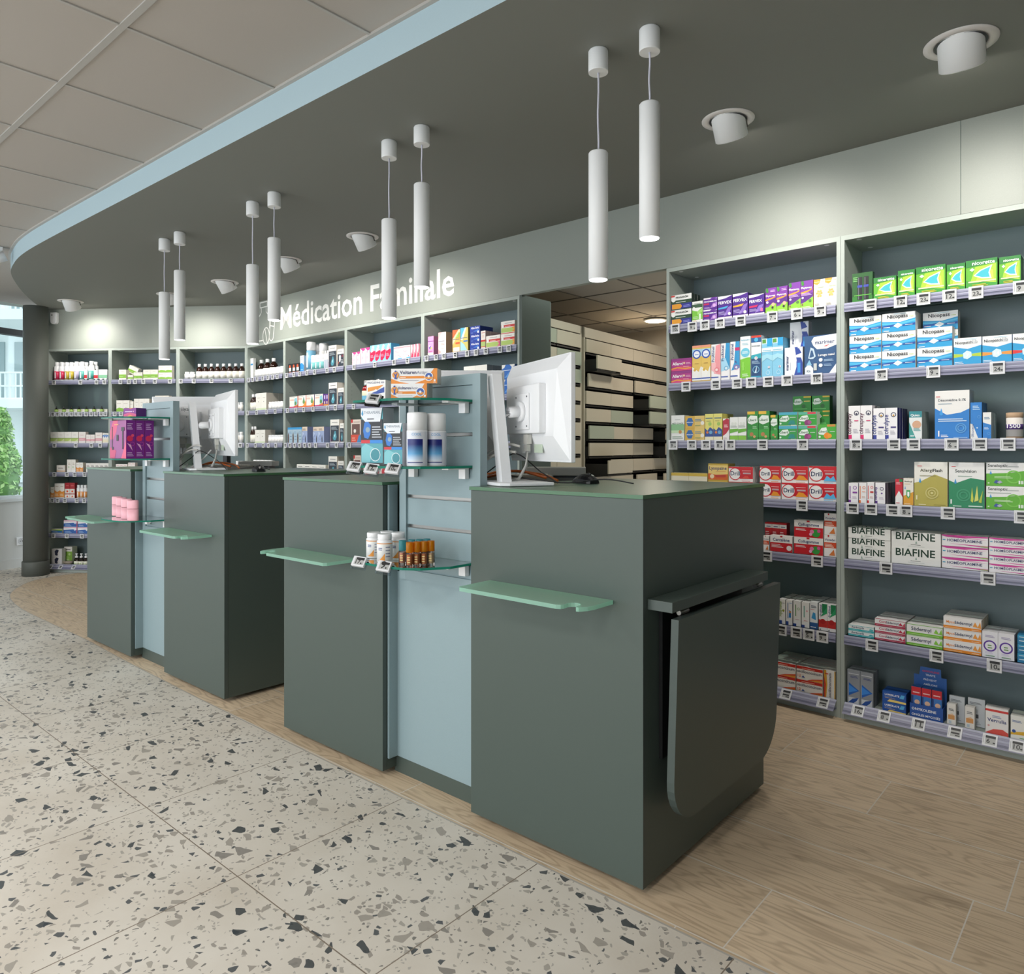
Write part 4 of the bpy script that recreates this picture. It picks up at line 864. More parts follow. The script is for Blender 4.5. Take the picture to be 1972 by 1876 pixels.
# ITEMS
# printed designs: name -> (base colour, side colour, print on the front)
W = '#f0efec'
D = {
'nic': ('#5fae2e', '#2f7a32', 'P#a8cf3a,.1,.08,.95,.08,.95,.8,.3,.75;P#c4dc55,.3,.2,.9,.15,.85,.6,.45,.6;P#3f9a35,0,0,1,0,1,.12,0,.3;P#2b7f34,0,.75,1,.84,1,1,0,1;Tnicorette,.2,.82,.72,#ffffff,b;P#ffffff,.12,.66,.2,.72,.28,.66,.2,.6;P#dff4f6,.24,.44,.45,.62,.84,.76,.76,.52,.82,.28,.5,.32;P#3fb5c4,.30,.45,.48,.59,.78,.7,.72,.5,.76,.34,.52,.36;R.08,.2,.95,.25,#e6ecb0;L2,.2,.06,.7,.15,#d9c53c'),
'nicdark': ('#1f5a22', '#173f1b', 'R0,.02,1,.2,#2c7a28;L3,.05,.72,.4,.9,#7fc070;R.26,.08,.5,.86,#17181c;R.57,.08,.81,.86,#17181c;R.30,.1,.34,.84,#6a6e74;R.61,.1,.65,.84,#6a6e74;R.26,.5,.5,.58,#3a46a8;R.57,.5,.81,.58,#3a46a8;R.1,.22,.95,.25,#63b544'),
'nicopass': ('#f2f2f0', '#e9e8e4', 'P#2a9fd6,0,0,1,0,1,.66,.55,.5,0,.58;P#56bce6,0,.42,.5,.34,1,.5,1,.58,.5,.44,0,.5;P#1f57a8,0,.2,.4,.3,.4,.4,0,.34;P#1f4fa0,.62,.34,1,.4,1,.28,.62,.26;P#f7f7f5,.34,.3,.48,.46,.62,.32,.48,.18;P#dfe6ea,.39,.31,.48,.4,.57,.32,.48,.24;L1,.04,.24,.24,.3,#ffffff;L1,.7,.30,.92,.36,#dce8f5;L1,.05,.04,.22,.12,#ffffff;TNicopass,.16,.72,.62,#2a2c33,b;L1,.82,.74,.95,.80,#b9cf5c;L1,.35,.93,.75,.97,#9fd0e4'),
'patchg': ('#f2f2f0', '#2a9fd6', 'P#2a9fd6,0,0,1,0,1,.7,.5,.58,0,.68;R0,.28,1,.42,#4aaede;P#b5cf3c,0,.28,.34,.31,.34,.39,0,.42;P#b5cf3c,.66,.31,1,.28,1,.42,.66,.39;P#d7f0f8,.36,.24,.5,.2,.66,.3,.64,.46,.48,.52,.34,.42;T7,.46,.29,.09,#ffffff,b;L2,.04,.04,.36,.14,#e4f4fb;TNicopatch,.06,.78,.62,#2a2c33,b;Tlib,.69,.78,.18,#b9bdc2,b;L1,.4,.93,.85,.96,#8fcbe4'),
'patcho': ('#f2f2f0', '#2a9fd6', 'P#2a9fd6,0,0,1,0,1,.7,.5,.58,0,.68;R0,.28,1,.42,#4aaede;P#ee9a3c,0,.28,.34,.31,.34,.39,0,.42;P#ee9a3c,.66,.31,1,.28,1,.42,.66,.39;P#d7f0f8,.36,.24,.5,.2,.66,.3,.64,.46,.48,.52,.34,.42;T14,.42,.29,.16,#ffffff,b;L2,.04,.04,.36,.14,#e4f4fb;TNicopatch,.06,.78,.62,#2a2c33,b;Tlib,.69,.78,.18,#b9bdc2,b;L1,.4,.93,.85,.96,#8fcbe4'),
'patchr': ('#f2f2f0', '#2a9fd6', 'P#2a9fd6,0,0,1,0,1,.7,.5,.58,0,.68;R0,.28,1,.42,#4aaede;P#e0322e,0,.28,.34,.31,.34,.39,0,.42;P#d7f0f8,.36,.24,.5,.2,.66,.3,.64,.46,.48,.52,.34,.42;L2,.04,.04,.36,.14,#e4f4fb;TNicopatch,.06,.78,.62,#2a2c33,b'),
'cerpink': ('#f4f2f2', '#d9d6da', 'R0,0,.28,.14,#d8206a;Tcéruspray,.22,.16,.62,#5b2240,vb;O.68,.78,.22,#3a3a55,.3;C.68,.76,.08,#3a3a55;L1,.5,.54,.85,.6,#d8206a;L3,.4,.2,.85,.34,#c9c5cd'),
'cerblue': ('#f4f2f4', '#2f2f7c', 'R0,0,.28,.14,#2b3a96;Tcérulyse,.24,.16,.62,#23307f,vb;O.68,.78,.22,#3a3a55,.3;C.68,.76,.08,#d9a63c;L1,.45,.36,.9,.46,#3a2f7a;L3,.4,.16,.85,.3,#c9c5cd'),
'cerorange': ('#f4f2f2', '#cfcdd2', 'R0,0,.24,.14,#e8772b;R.1,.2,.2,.84,#e8772b;O.66,.76,.2,#e8772b,.3;L1,.42,.54,.85,.6,#e8772b;L2,.4,.25,.85,.36,#d8b9a4'),
'cerred': ('#f4f2f2', '#cfcdd2', 'R0,0,.24,.14,#d8322e;R.1,.2,.2,.84,#d8322e;O.66,.76,.2,#d8322e,.3;R.42,.5,.9,.58,#c8322e;L2,.4,.25,.85,.36,#d8b9b4'),
'cerviolet': ('#f4f2f4', '#8f8da0', 'R0,0,.24,.14,#7a2f9a;R.1,.2,.2,.84,#7a2f9a;O.66,.76,.2,#9a4fb0,.3;R.42,.48,.9,.56,#8a3fa0;L2,.4,.22,.85,.34,#c8b9d0'),
'cerdrop': ('#f4f2f4', '#77758a', 'R0,0,.22,.14,#5a2f8a;Tcérudrop,.18,.18,.62,#5a2f8a,vb;O.66,.72,.2,#4a3f6a,.3;C.66,.5,.09,#6a3f9a;L2,.4,.22,.85,.34,#c8b9d0'),
'quies': ('#e8eceb', '#9aa7a8', 'R0,.78,1,1,#2f8d96;TQuies,.12,.82,.7,#ffffff,b;C.6,.52,.35,#d8a988;P#3c9a94,0,0,.55,0,0,.62;L3,.35,.3,.9,.42,#5aa8a8;L1,.1,.1,.4,.16,#ffffff'),
'desomed': ('#f2f0ec', '#d9d8d4', 'P#1f7fd0,0,0,1,0,1,.62,.75,.54,.35,.5,0,.64;TDésomédine 0.1%,.1,.78,.8,#24303c,b;L1,.1,.72,.5,.75,#8fa4b4;P#3aa0e8,.14,.52,.19,.64,.24,.52;C.19,.52,.05,#3aa0e8;L2,.1,.36,.92,.44,#cfe4f8;O.76,.22,.16,#5aa4e0,.2;O.76,.22,.1,#5aa4e0,.3;L1,.55,.02,.95,.05,#a9d0f0;L2,.18,.04,.4,.1,#ffffff;R.1,.05,.14,.17,#ffffff;L1,.04,.87,.16,.9,#c83c3c'),
'blue1': ('#1f7fd0', '#16609f', 'P#f2f2f0,0,0,.7,0,.2,.4,0,.42;Tdésosept,.3,.04,.36,#1f4f90,v;L3,.2,.8,.85,.93,#bfe0fa;O.75,.6,.15,#5aa4e0,.25;C.6,.3,.08,#bfe0fa'),
'blue2': ('#f2f0ec', '#c9d4da', 'P#1f7fd0,0,0,1,0,1,.52,0,.62;L2,.15,.74,.85,.84,#5d86a8;O.72,.2,.18,#5aa4e0,.25;L2,.14,.36,.7,.46,#d4e8fa'),
'redw': ('#d0283a', '#b01f30', 'P#f2f0ec,0,0,1,0,1,.3,.5,.55,0,.3;L2,.1,.8,.7,.9,#f4c9cd;R.55,.9,1,1,#1f8a4a;L1,.1,.06,.6,.12,#c8283a'),
'bisal': ('#f1ece0', '#d8d2c4', 'P#e0a02c,0,0,1,0,1,.5,0,.34;TBisallergil,.12,.86,.76,#33402f,b;L1,.12,.78,.7,.82,#c8a05a;P#3fae5c,.3,.56,.3,.34,.5,.24,.7,.34,.7,.56;P#ffffff,.4,.5,.4,.36,.5,.3,.6,.36,.6,.5;L1,.1,.04,.7,.08,#f8e8c4;P#3a9ad8,.12,.6,.18,.72,.24,.6'),
'allergif': ('#f1efe6', '#ddd8c8', 'P#b8ac4e,0,0,1,0,1,.62,.62,.72,.2,.56,0,.52;TAllergi,.18,.78,.38,#4d4a2c,b;TFlash,.57,.78,.28,#22221a,b;L1,.17,.68,.66,.71,#8c8858;C.18,.55,.035,#3a9ad8;P#3a9ad8,.145,.555,.18,.64,.215,.555;O.54,.3,.2,#cfc678,.18;O.54,.3,.12,#cfc678,.3;C.54,.3,.04,#d8d08c;L1,.1,.9,.24,.93,#c83c3c;L1,.6,.03,.95,.06,#8a7f2c;L1,.14,.03,.36,.055,#f4f0d0;R.06,.14,.10,.24,#eee8c0'),
'sensiv': ('#f1f1ee', '#d4d8d4', 'P#1f8a5c,0,0,1,0,1,.62,.62,.66,.2,.54,0,.6;TSensivision,.18,.78,.6,#2c3a34,b;L1,.26,.69,.66,.72,#8ca898;C.19,.55,.035,#3a9ad8;P#3a9ad8,.155,.555,.19,.64,.225,.555;O.42,.28,.2,#3a9c70,.2;O.42,.28,.12,#3a9c70,.3;P#c8d44c,.62,.16,.66,.46,.70,.2,.68,.12;P#dce070,.72,.14,.8,.5,.84,.18;P#b4c83c,.84,.14,.96,.4,.92,.12;L1,.56,.03,.95,.09,#cfe8da;L1,.12,.03,.36,.055,#f0f4f0;R.05,.08,.09,.18,#f0f4f0;L1,.08,.9,.2,.93,#c83c3c'),
'sensiop': ('#f1f1ee', '#d4d8d4', 'P#62b52a,0,0,1,0,1,.68,.5,.56,0,.52;TSensioptic,.04,.82,.48,#2c302c,b;L1,.53,.82,.78,.88,#a8aca8;L1,.04,.7,.6,.75,#8ca08c;P#3a9ad8,.08,.5,.11,.66,.14,.5;O.66,.4,.28,#7cc848,.2;L2,.2,.34,.64,.44,#d4f0c0;P#3c54a0,.18,.14,.24,.26,.32,.2,.26,.1;P#b4b8cc,.26,.16,.34,.24,.4,.16,.32,.1;R.78,.1,.82,.24,#f0f8ec;R.84,.1,.88,.24,#f0f8ec;R.90,.1,.94,.24,#f0f8ec;R.04,.1,.08,.14,#f0f8ec'),
'biaf': ('#f3f3ef', '#e4e4df', 'TBIAFINE,.09,.46,.78,#123a26,b;L1,.4,.26,.58,.32,#39423c;P#8aa898,.31,.1,.33,.4,.35,.1;L1,.3,.1,.7,.15,#b8c0ba'),
'biafl': ('#f3f3ef', '#e4e4df', 'TBIAFINE,.09,.52,.8,#123a26,b;L1,.4,.22,.6,.27,#39423c;P#8aa898,.49,.32,.51,.48,.53,.32;L1,.34,.12,.68,.16,#b8c0ba'),
'homeo': ('#f4f1f2', '#e6dfe2', 'P#d23c9a,0,.9,.12,.8,.9,.72,1,.72,.5,.82,1,.9,1,1,0,1;P#d23c9a,.16,.24,1,.06,1,.2;L1,.02,.5,.08,.7,#4aa8c8;THOMÉOPLASMINE,.12,.42,.76,#3b3f6c,b;L1,.5,.64,.8,.69,#b8a8c0;P#8fcb5c,.84,.1,1,.1,1,.16,.84,.16'),
'aureo': ('#f2f2f0', '#7ec2c8', 'R0,0,1,.32,#2fb0b8;L1,.04,.12,.4,.22,#bfeef0;L1,.55,.12,.9,.2,#d8f4f4;TAuréocyde,.12,.48,.5,#24506c,b;P#3ab8c0,.8,.4,.86,.66,.98,.6,.98,.4;R0,.92,1,1,#3ab8c0'),
'corti': ('#f2f0f0', '#d8c8cc', 'R0,0,1,.26,#b02446;L1,.05,.08,.9,.17,#e6a8b8;TCorti,.14,.46,.24,#c02848,b;TSédermyl,.38,.46,.4,#232a4c,b;P#c02848,.78,.4,.84,.78,.92,.4,.98,.86,1,.3;R0,.94,1,1,#b02446'),
'seder': ('#f2f2f0', '#b8c8a4', 'R0,0,1,.24,#74bc2c;L1,.05,.07,.9,.16,#c8e8a4;TSédermyl,.13,.44,.56,#1e2c54,b;P#8ccc44,.76,.4,.82,.8,.9,.4,.97,.86,1,.3;R0,.95,1,1,#74bc2c'),
'myco': ('#f2f0ee', '#d8c4ac', 'R0,0,1,.24,#ee8f1e;L1,.05,.07,.5,.16,#fbd8a8;L1,.75,.08,.95,.16,#fff0d8;TMyco,.08,.46,.22,#ee8f1e,b;TSédermyl,.30,.46,.46,#1e2c54,b;P#f0a040,.78,.4,.84,.8,.91,.4,.97,.88,1,.3'),
'ring': ('#eeedf2', '#d4d2de', 'O.5,.45,.42,#5c2f9c,.24;L2,.36,.36,.64,.54,#6a9c4c;L2,.2,.78,.8,.88,#a89cc0;L1,.22,.06,.8,.12,#4c8a4c;L2,.2,.16,.7,.24,#d0c8e0'),
'teal': ('#1f7fb0', '#185f88', 'R0,.65,1,1,#2f9cc8;L1,.1,.3,.9,.5,#d8f0f8;L1,.1,.75,.8,.85,#ffffff'),
'greyb': ('#8d9299', '#6f747c', 'P#1f62b8,.12,.62,.95,.42,.12,.24;P#3a8ae0,.12,.56,.8,.42,.12,.32;R.1,.0,.9,.2,#c9cdd2;P#1c4a96,.1,.04,.5,.04,.75,.12,.9,.22,.4,.16;L1,.1,.88,.9,.93,#c8ccd2;L2,.25,.78,.85,.84,#3c4680'),
'lami': ('#1f56a8', '#174080', 'TLAMISILATE,.1,.6,.62,#ffffff,b;P#f2d87c,.2,.02,1,.02,1,.2,.3,.26;P#5ab4e8,.72,.5,.8,.86,.95,.86,.9,.5;L1,.1,.36,.55,.42,#e8c860;L1,.1,.48,.4,.52,#c8dcf4'),
'tubew': ('#e9e6e0', '#d6d2cc', 'R0,0,1,.06,#5c6470;R.12,.3,.88,.5,#d89a5c;L2,.2,.7,.8,.82,#54585c;P#e8c4a0,.15,.5,.6,.58,.85,.5;R.2,.12,.5,.24,#b8c8d4'),
'card': ('#dfe1e4', '#c8cacc', 'L2,.1,.8,.8,.88,#5c6064;R.4,.3,.62,.44,#55585c;L3,.25,.08,.75,.24,#a8acb0;R.42,.46,.6,.62,#c8ccd0'),
'verru': ('#f2efec', '#dcd8d4', 'R0,.85,1,.93,#d8403a;TVerrulia,.08,.48,.84,#2c3a78,b;L2,.3,.64,.7,.74,#8890b8;P#e0544a,.0,.06,.35,.22,.75,.26,1,.16,1,.0,0,0;C.14,.33,.05,#d8a0a0;L1,.62,.03,.95,.07,#f0e0a0'),
'yellb': ('#f0efe8', '#d4d0c4', 'P#e0b030,0,.3,1,.42,1,.26,0,.2;C.2,.36,.12,#2c54a0;L2,.1,.74,.7,.84,#5c74a8;L1,.55,.1,.9,.16,#58a050'),
'prana': ('#f0f0ec', '#26332c', 'R0,0,1,.64,#2a4a30;R0,.06,1,.40,#2c2f8c;P#e8a02c,.04,.07,.46,.07,.54,.23,.46,.39,.04,.39;L2,.6,.14,.95,.32,#8c90d8;R0,.88,.18,.98,#d03c34;C.12,.7,.16,#f4f4f0;TPRANARÔM,.24,.76,.6,#3c443e,b;L1,.24,.48,.72,.56,#dfe8dc'),
'slimg': ('#f0f0ec', '#cfd2cc', 'P#7cc440,0,.14,1,.14,1,.7,.5,.52,0,.6;P#a8dc78,.5,.5,1,.66,1,.5,.5,.36;R0,.7,1,.86,#3c5c40;L1,.2,.88,.8,.93,#5c685e;C.16,.7,.1,#f4f4f0;L2,.1,.2,.6,.32,#d8f0c4;R.66,.14,.86,.4,#e4f4d8;R.1,.03,.4,.1,#d8a43c'),
'fimm': ('#5a2590', '#3f1a68', 'R0,.88,1,1,#efe9f2;P#6a2f9c,.4,.8,1,.92,1,1,.6,1;TFERVEXIMMUNE,.04,.62,.92,#ffffff,b;R.02,.4,.42,.54,#c8285c;P#a878c8,.5,.1,.7,.5,1,.55,1,.2;C.8,.3,.14,#d8b0e0;L2,.06,.08,.5,.24,#c8a8e0'),
'fervb': ('#4c2389', '#371868', 'P#f0eef4,0,.86,.55,.9,1,1,0,1;R0,0,1,.1,#efe6e2;TFERVEX,.04,.66,.92,#ffffff,b;P#4aa8d8,.02,.5,.75,.56,.6,.46,.02,.44;P#8c6cc0,.4,.12,.72,.5,1,.56,.8,.2;C.82,.22,.1,#e8e4f0;L3,.05,.2,.6,.36,#b8a8dc'),
'fervo': ('#4c2389', '#371868', 'P#f0eef4,0,.88,.55,.92,1,1,0,1;R0,0,1,.1,#efe6e2;TFERVEX,.04,.66,.92,#ffffff,b;P#f0a838,.02,.5,.75,.56,.6,.46,.02,.44;P#8c6cc0,.4,.12,.72,.5,1,.56,.8,.2;C.82,.2,.1,#f0e8d8;L3,.05,.2,.6,.36,#b8a8dc'),
'fervr': ('#4c2389', '#371868', 'P#f0eef4,0,.86,.55,.9,1,1,0,1;R0,0,1,.1,#efe6e2;TFERVEX,.04,.62,.8,#ffffff,b;P#d0285c,.02,.46,.6,.5,.5,.4,.02,.38;P#8c6cc0,.4,.12,.66,.46,.95,.5,.8,.2;R.76,.16,.9,.32,#e86a9c;L3,.05,.2,.6,.34,#b8a8dc'),
'phyp': ('#7d3aa0', '#4a2468', 'P#8cc63c,0,0,1,0,1,.36,.6,.4,.3,.26,0,.24;P#5a2a86,0,.3,1,.4,1,.6,0,.44;P#f0a030,0,.56,.7,.62,.9,.68,.9,.62,.6,.56,0,.5;TPhytovex,.04,.66,.86,#ffffff,b;P#3f8a34,.02,.9,.14,.8,.3,.84,.24,.98,.06,1;L2,.46,.84,.9,.94,#e0b8ec;C.18,.44,.11,#f4f0f8;C.72,.34,.16,#e8b890;C.66,.22,.1,#3a2a3c;L2,.14,.04,.85,.12,#e8f4d0'),
'phyg': ('#7d3aa0', '#d07c2c', 'P#8cc63c,0,0,1,0,1,.42,.55,.3,.2,.22,0,.2;P#5a2a86,0,.22,.4,.26,1,.44,1,.56,0,.46;P#f0a030,0,.6,.7,.66,.9,.72,.9,.66,.6,.6,0,.54;TPhytovex,.04,.72,.86,#ffffff,b;P#3f8a34,.02,.92,.12,.82,.28,.86,.24,.98,.06,1;L3,.06,.48,.9,.58,#d8b8e8;C.16,.4,.09,#f4f0f8;C.76,.28,.12,#54803c;L2,.14,.03,.85,.1,#e8f4d0;C.14,.16,.06,#8c2c50'),
'propo': ('#f2efe8', '#ddd6c8', 'P#e8a236,0,1,0,.86,.3,.80,.52,.86,.62,1;L1,.02,.9,.5,.94,#f8e4c0;L1,.66,.9,.95,.95,#e8c898;C.5,.48,.13,#e4bc6c;C.3,.5,.1,#dcb060;C.7,.5,.1,#dcb060;C.4,.4,.1,#e0b868;C.62,.4,.1,#e0b868;C.4,.58,.1,#e0b868;C.62,.58,.1,#e0b868;L1,.36,.7,.9,.74,#a8bc84;L2,.1,.06,.55,.16,#a8a498'),
'allervi': ('#b02c84', '#7c1f5c', 'P#d8407c,0,0,1,0,1,.3,.5,.4,0,.2;P#f0a030,0,.1,.3,.22,.7,.1,1,.14,1,.24,.65,.2,.3,.32,0,.2;R0,.8,1,1,#942a80;TAllervi,.06,.46,.5,#ffffff,b;L2,.72,.5,.96,.66,#f4b8d8;C.64,.6,.09,#f0c8a0;L2,.6,.28,.9,.36,#f4d0c0'),
'oval': ('#e2be5c', '#cdab4c', 'P#a8d4ec,0,.9,0,.7,1,.7,1,.9;R0,.94,1,1,#e89a7c;C.5,.76,.46,#2252b4;C.5,.76,.33,#eef0f6;L1,.3,.74,.7,.78,#5074c0;L1,.28,.5,.72,.53,#b4883c;P#f4f2ec,0,.04,0,.42,1,.22,1,.04;C.3,.33,.14,#d8b040;P#f0efe8,.5,.1,.95,.42,1,.4,1,.1;R0,.08,1,.11,#3a5ab0'),
'prorp': ('#f0eeee', '#dcd8da', 'P#ee9aa0,.5,.96,1,1,1,.16,.3,.2;P#f4b8bc,0,.3,.5,.2,.5,.5,0,.5;TProRhinel,.34,.52,.42,#2c3c78,vb;O.6,.3,.24,#e4707c,.16;C.6,.3,.12,#f4dcdc;R0,.08,.8,.11,#3c58a8'),
'prorb': ('#f0eeee', '#dcd8da', 'P#2f96cc,.56,1,1,1,1,.3,.2,.32,.4,.5;P#a8d8f0,0,.24,1,.3,.5,.6,0,.6;TProRhinel,.34,.52,.42,#2c3c78,vb;O.6,.32,.24,#2f86bc,.16;C.6,.32,.12,#e4f0f4;R0,.08,.8,.11,#3c58a8'),
'prorm': ('#f0eeee', '#dcd8da', 'P#2f96cc,.56,1,1,1,1,.3,.1,.24,.4,.44;R.5,.76,1,.84,#c8286c;TProRhinel,.34,.52,.42,#2c3c78,vb;O.65,.32,.26,#c83c8c,.18;C.65,.32,.12,#f4e0e8;P#5a3a7c,.5,.46,.6,.5,.7,.42;R0,.08,.8,.11,#3c58a8'),
'actis': ('#f0f2f0', '#d8dcd8', 'R0,0,1,.5,#7cc832;P#dff0e4,0,.46,1,.52,1,.58,0,.56;C.5,.62,.44,#6ec4dc;L2,.2,.6,.8,.66,#e8f8fc;TActisoufre,.08,.9,.84,#4ca8c8,b;L2,.2,.8,.8,.86,#a8d0dc;O.3,.3,.14,#a8e068,.2;R.2,.2,.4,.4,#90d850;L2,.2,.06,.8,.14,#d8f4c0'),
'physio': ('#eef0f0', '#d4d8da', 'R0,.95,1,1,#d8402c;R0,.84,1,.95,#1f5c94;C.5,.9,.2,#4cb0d8;R0,0,1,.5,#1c4878;P#2fa8b8,0,.46,1,.46,1,.58,0,.54;TPHYSIOMER,.06,.74,.88,#5c6c78,b;C.5,.47,.16,#f0f0f0;R.46,.45,.49,.5,#3050a0;R.52,.45,.55,.5,#d04040;L3,.1,.34,.9,.42,#a8c8e4;O.5,.2,.34,#7cb8d8,.18;P#d0e8f4,.35,.12,.6,.3,.55,.12;R0,0,1,.05,#2f98b8'),
'pale': ('#86c8e4', '#5aa8cc', 'R0,.86,1,1,#d8ecf4;R.05,.88,.4,.98,#5c9c3c;R.5,.8,1,1,#2aa4dc;R0,.66,1,.76,#f0f6f8;L1,.08,.68,.9,.73,#8cc0d4;P#a8dcec,0,.4,.5,.5,1,.42,1,.56,.5,.6,0,.56;C.7,.26,.12,#eef4f6;R.66,.23,.69,.29,#3050a0;R.71,.23,.74,.29,#d04040;O.6,.12,.2,#d8eef6,.16'),
'marv': ('#f0f1f4', '#d4d6da', 'P#2c48a0,.52,0,1,0,1,.45,.72,1,.56,1,.7,.4;P#e8ecf4,.6,.64,.98,.62,.98,.98,.8,.98;P#2c48a0,.62,.72,.94,.78,.78,.98;R.66,.06,.94,.5,#3450ac;R.72,.1,.88,.44,#3c98dc;Tmarimer,.22,.2,.5,#24356c,vb;L1,.3,.2,.34,.8,#c8ccd8'),
'mark': ('#2f5684', '#244468', 'P#f2f3f5,.28,.74,.4,.64,.7,.64,1,.72,1,1,.3,.96,.22,.86;Tmarimer,.34,.77,.6,#2c3c6c,b;P#e04c40,.6,.70,.8,.76,.7,.70;O.2,.5,.0,#ffffff;P#c8dcec,.12,.42,.2,.7,.3,.66,.36,.46,.28,.4,.2,.4;P#2f5684,.16,.44,.21,.62,.26,.62,.31,.46,.22,.44;P#e8eef2,.02,.0,.02,.18,.1,.24,.2,.24,.28,.16,.28,.0;P#8cc0dc,.06,.24,.16,.38,.24,.24;TKit,.08,.06,.12,#6c7c8c,b;TLavage nasal,.44,.46,.5,#ffffff,b;C.52,.36,.06,#e4ecf2;C.52,.22,.06,#e4ecf2;L2,.62,.32,.92,.38,#a8c4dc;L2,.62,.2,.86,.26,#a8c4dc;R.3,.1,.4,.28,#c8ccc8;P#f2f3f5,1,0,1,.24,.78,0'),
'netg': ('#eff0ec', '#d4d8d0', 'R0,.4,1,.64,#8cc08c;TNEZ-GORGE,.08,.64,.84,#2c6c40,b;L1,.3,.82,.7,.86,#a8b0a8;R0,.3,1,.4,#c8e0b8;C.7,.34,.12,#c88c50;L2,.1,.08,.9,.2,#9cac9c'),
'hexa': ('#e2c470', '#cfae58', 'R0,.0,.5,1,#d4ac44;P#1f62a8,.06,.5,.16,.84,.34,.84,.44,.5,.34,.16,.16,.16;THEXALYSE,.08,.43,.34,#ffffff,b;L2,.52,.55,.86,.8,#6c8ca0;C.9,.4,.16,#f0ece0;L1,.52,.18,.8,.3,#8c9c5c'),
'cel': ('#e4dc78', '#c8c060', 'R0,.0,1,.14,#eee8c8;P#2c4c94,0,.14,1,.14,1,.4,.6,.5,.3,.36,0,.46;L1,.08,.82,.92,.9,#3c6484;C.6,.62,.2,#a8c860;C.3,.3,.14,#e07c30;C.7,.3,.2,#6ca8d0;L1,.2,.72,.7,.76,#98945c'),
'redsm': ('#efe9e8', '#d8d0ce', 'P#b8283c,0,.2,0,.9,.6,1,1,.96,1,.5,.5,.3;L2,.2,.6,.8,.76,#f0c8cc;L2,.1,.05,.7,.14,#b8a8a8'),
'wgreen': ('#eef0ec', '#d0d4ce', 'R0,0,1,.2,#86c440;P#6cb43c,0,.3,1,.38,1,.5,0,.48;C.34,.72,.16,#e0e4dc;C.7,.72,.16,#e0e4dc;L2,.1,.56,.9,.66,#a8b4a4;R0,.2,1,.3,#f4f6f2'),
'libv': ('#2c8a34', '#1e5c24', 'R0,.9,.7,1,#e0b83c;P#e8f0e8,.02,.74,.3,.86,.9,.84,.96,.62,.4,.54,.06,.6;TLiberil,.1,.66,.72,#286c34,b;P#3ca040,0,.1,1,.1,1,.4,0,.36;C.4,.2,.18,#b87c4c;C.66,.12,.12,#d4a068;L2,.5,.4,.9,.5,#a8dca8'),
'libh': ('#3a9c4c', '#e8ebe6', 'R0,.8,1,1,#4cacc4;P#e8f2ea,.02,.46,.2,.72,.5,.76,.58,.5,.4,.3,.06,.34;TLiberil,.06,.46,.46,#286c34,b;P#2c8c84,.5,.1,.62,.4,.84,.4,.9,.1;L1,.6,.6,.92,.68,#e0f0e0;C.1,.18,.07,#e0f0e0;L1,.66,.04,.95,.1,#e0f0e0;R0,0,1,.03,#e8ebe6'),
'libp': ('#3aa43c', '#e8ebe6', 'R0,.8,1,1,#5cb49c;R.5,.84,.95,.98,#d83c4c;P#e8f2ea,.02,.46,.2,.72,.5,.76,.58,.5,.4,.3,.06,.34;TLiberil,.06,.46,.46,#286c34,b;C.5,.22,.22,#8c3c74;C.62,.24,.14,#a8548c;L1,.66,.5,.92,.58,#e0f0e0;C.1,.18,.07,#e0f0e0;R0,0,1,.03,#e8ebe6'),
'libo': ('#4cac3c', '#e8ebe6', 'R.5,.84,.95,.98,#d88c3c;P#e8f2ea,.02,.46,.2,.76,.46,.8,.52,.5,.36,.3,.06,.34;TLiberil,.06,.46,.42,#286c34,b;C.5,.26,.2,#f08c20;C.64,.24,.14,#f0a030;L1,.66,.5,.92,.58,#e0f0e0;C.1,.18,.07,#e0f0e0;R0,0,1,.03,#e8ebe6'),
'liblg': ('#2f9238', '#1e5c24', 'R.6,.88,1,.98,#e0b83c;P#e8f0e8,.04,.5,.12,.8,.4,.84,.56,.6,.44,.44,.14,.4;TLiberil,.08,.56,.44,#286c34,b;C.6,.3,.14,#286c2c;L1,.1,.1,.8,.2,#6cc06c;R.62,.6,.95,.68,#d8c060'),
'lysow': ('#eee8d0', '#d8c888', 'R0,.86,1,1,#d8b848;R0,0,1,.3,#e8d084;TLysopaïne,.05,.5,.9,#2c4c84,b;P#5cb4d8,.35,.06,.9,.1,.9,.36,.5,.3;L1,.1,.1,.3,.2,#c87c3c'),
'lysot': ('#f0d27c', '#d8b860', 'R0,.9,1,1,#c8a83c;TLysopaïne,.06,.62,.88,#2c3c6c,b;P#d8641c,0,.0,1,.0,1,.36,.5,.28,0,.4;C.2,.2,.14,#f4e0b8;P#c8402c,.34,.3,.9,.34,.9,.16,.4,.14;L1,.4,.5,.9,.55,#d88c3c'),
'drillr': ('#f2eeec', '#e4dcda', 'P#d0202c,0,1,1,1,1,.2,.46,.2,.3,.9;R0,.9,1,1,#d0202c;C.27,.52,.37,#f4f2f0;O.27,.52,.42,#d0202c,.13;TDrill,.08,.42,.40,#26365c,b;L1,.56,.72,.92,.78,#f8d8d8;R.6,.52,.92,.62,#c8a8ac;P#e04c3c,.56,.22,.68,.4,.8,.4,.86,.22;L1,.55,.04,.9,.1,#c83c44'),
'drillo': ('#f2eeec', '#e4dcda', 'P#d0202c,0,1,1,1,1,.2,.46,.2,.3,.9;R0,.9,1,1,#d0202c;C.27,.52,.37,#f4f2f0;O.27,.52,.42,#d0202c,.13;TDrill,.08,.42,.40,#26365c,b;L1,.56,.72,.92,.78,#f8d8d8;R.6,.52,.92,.62,#c8a8ac;P#f09c2c,.54,.18,.66,.46,.84,.42,1,.18;L1,.55,.04,.9,.1,#d88c44'),
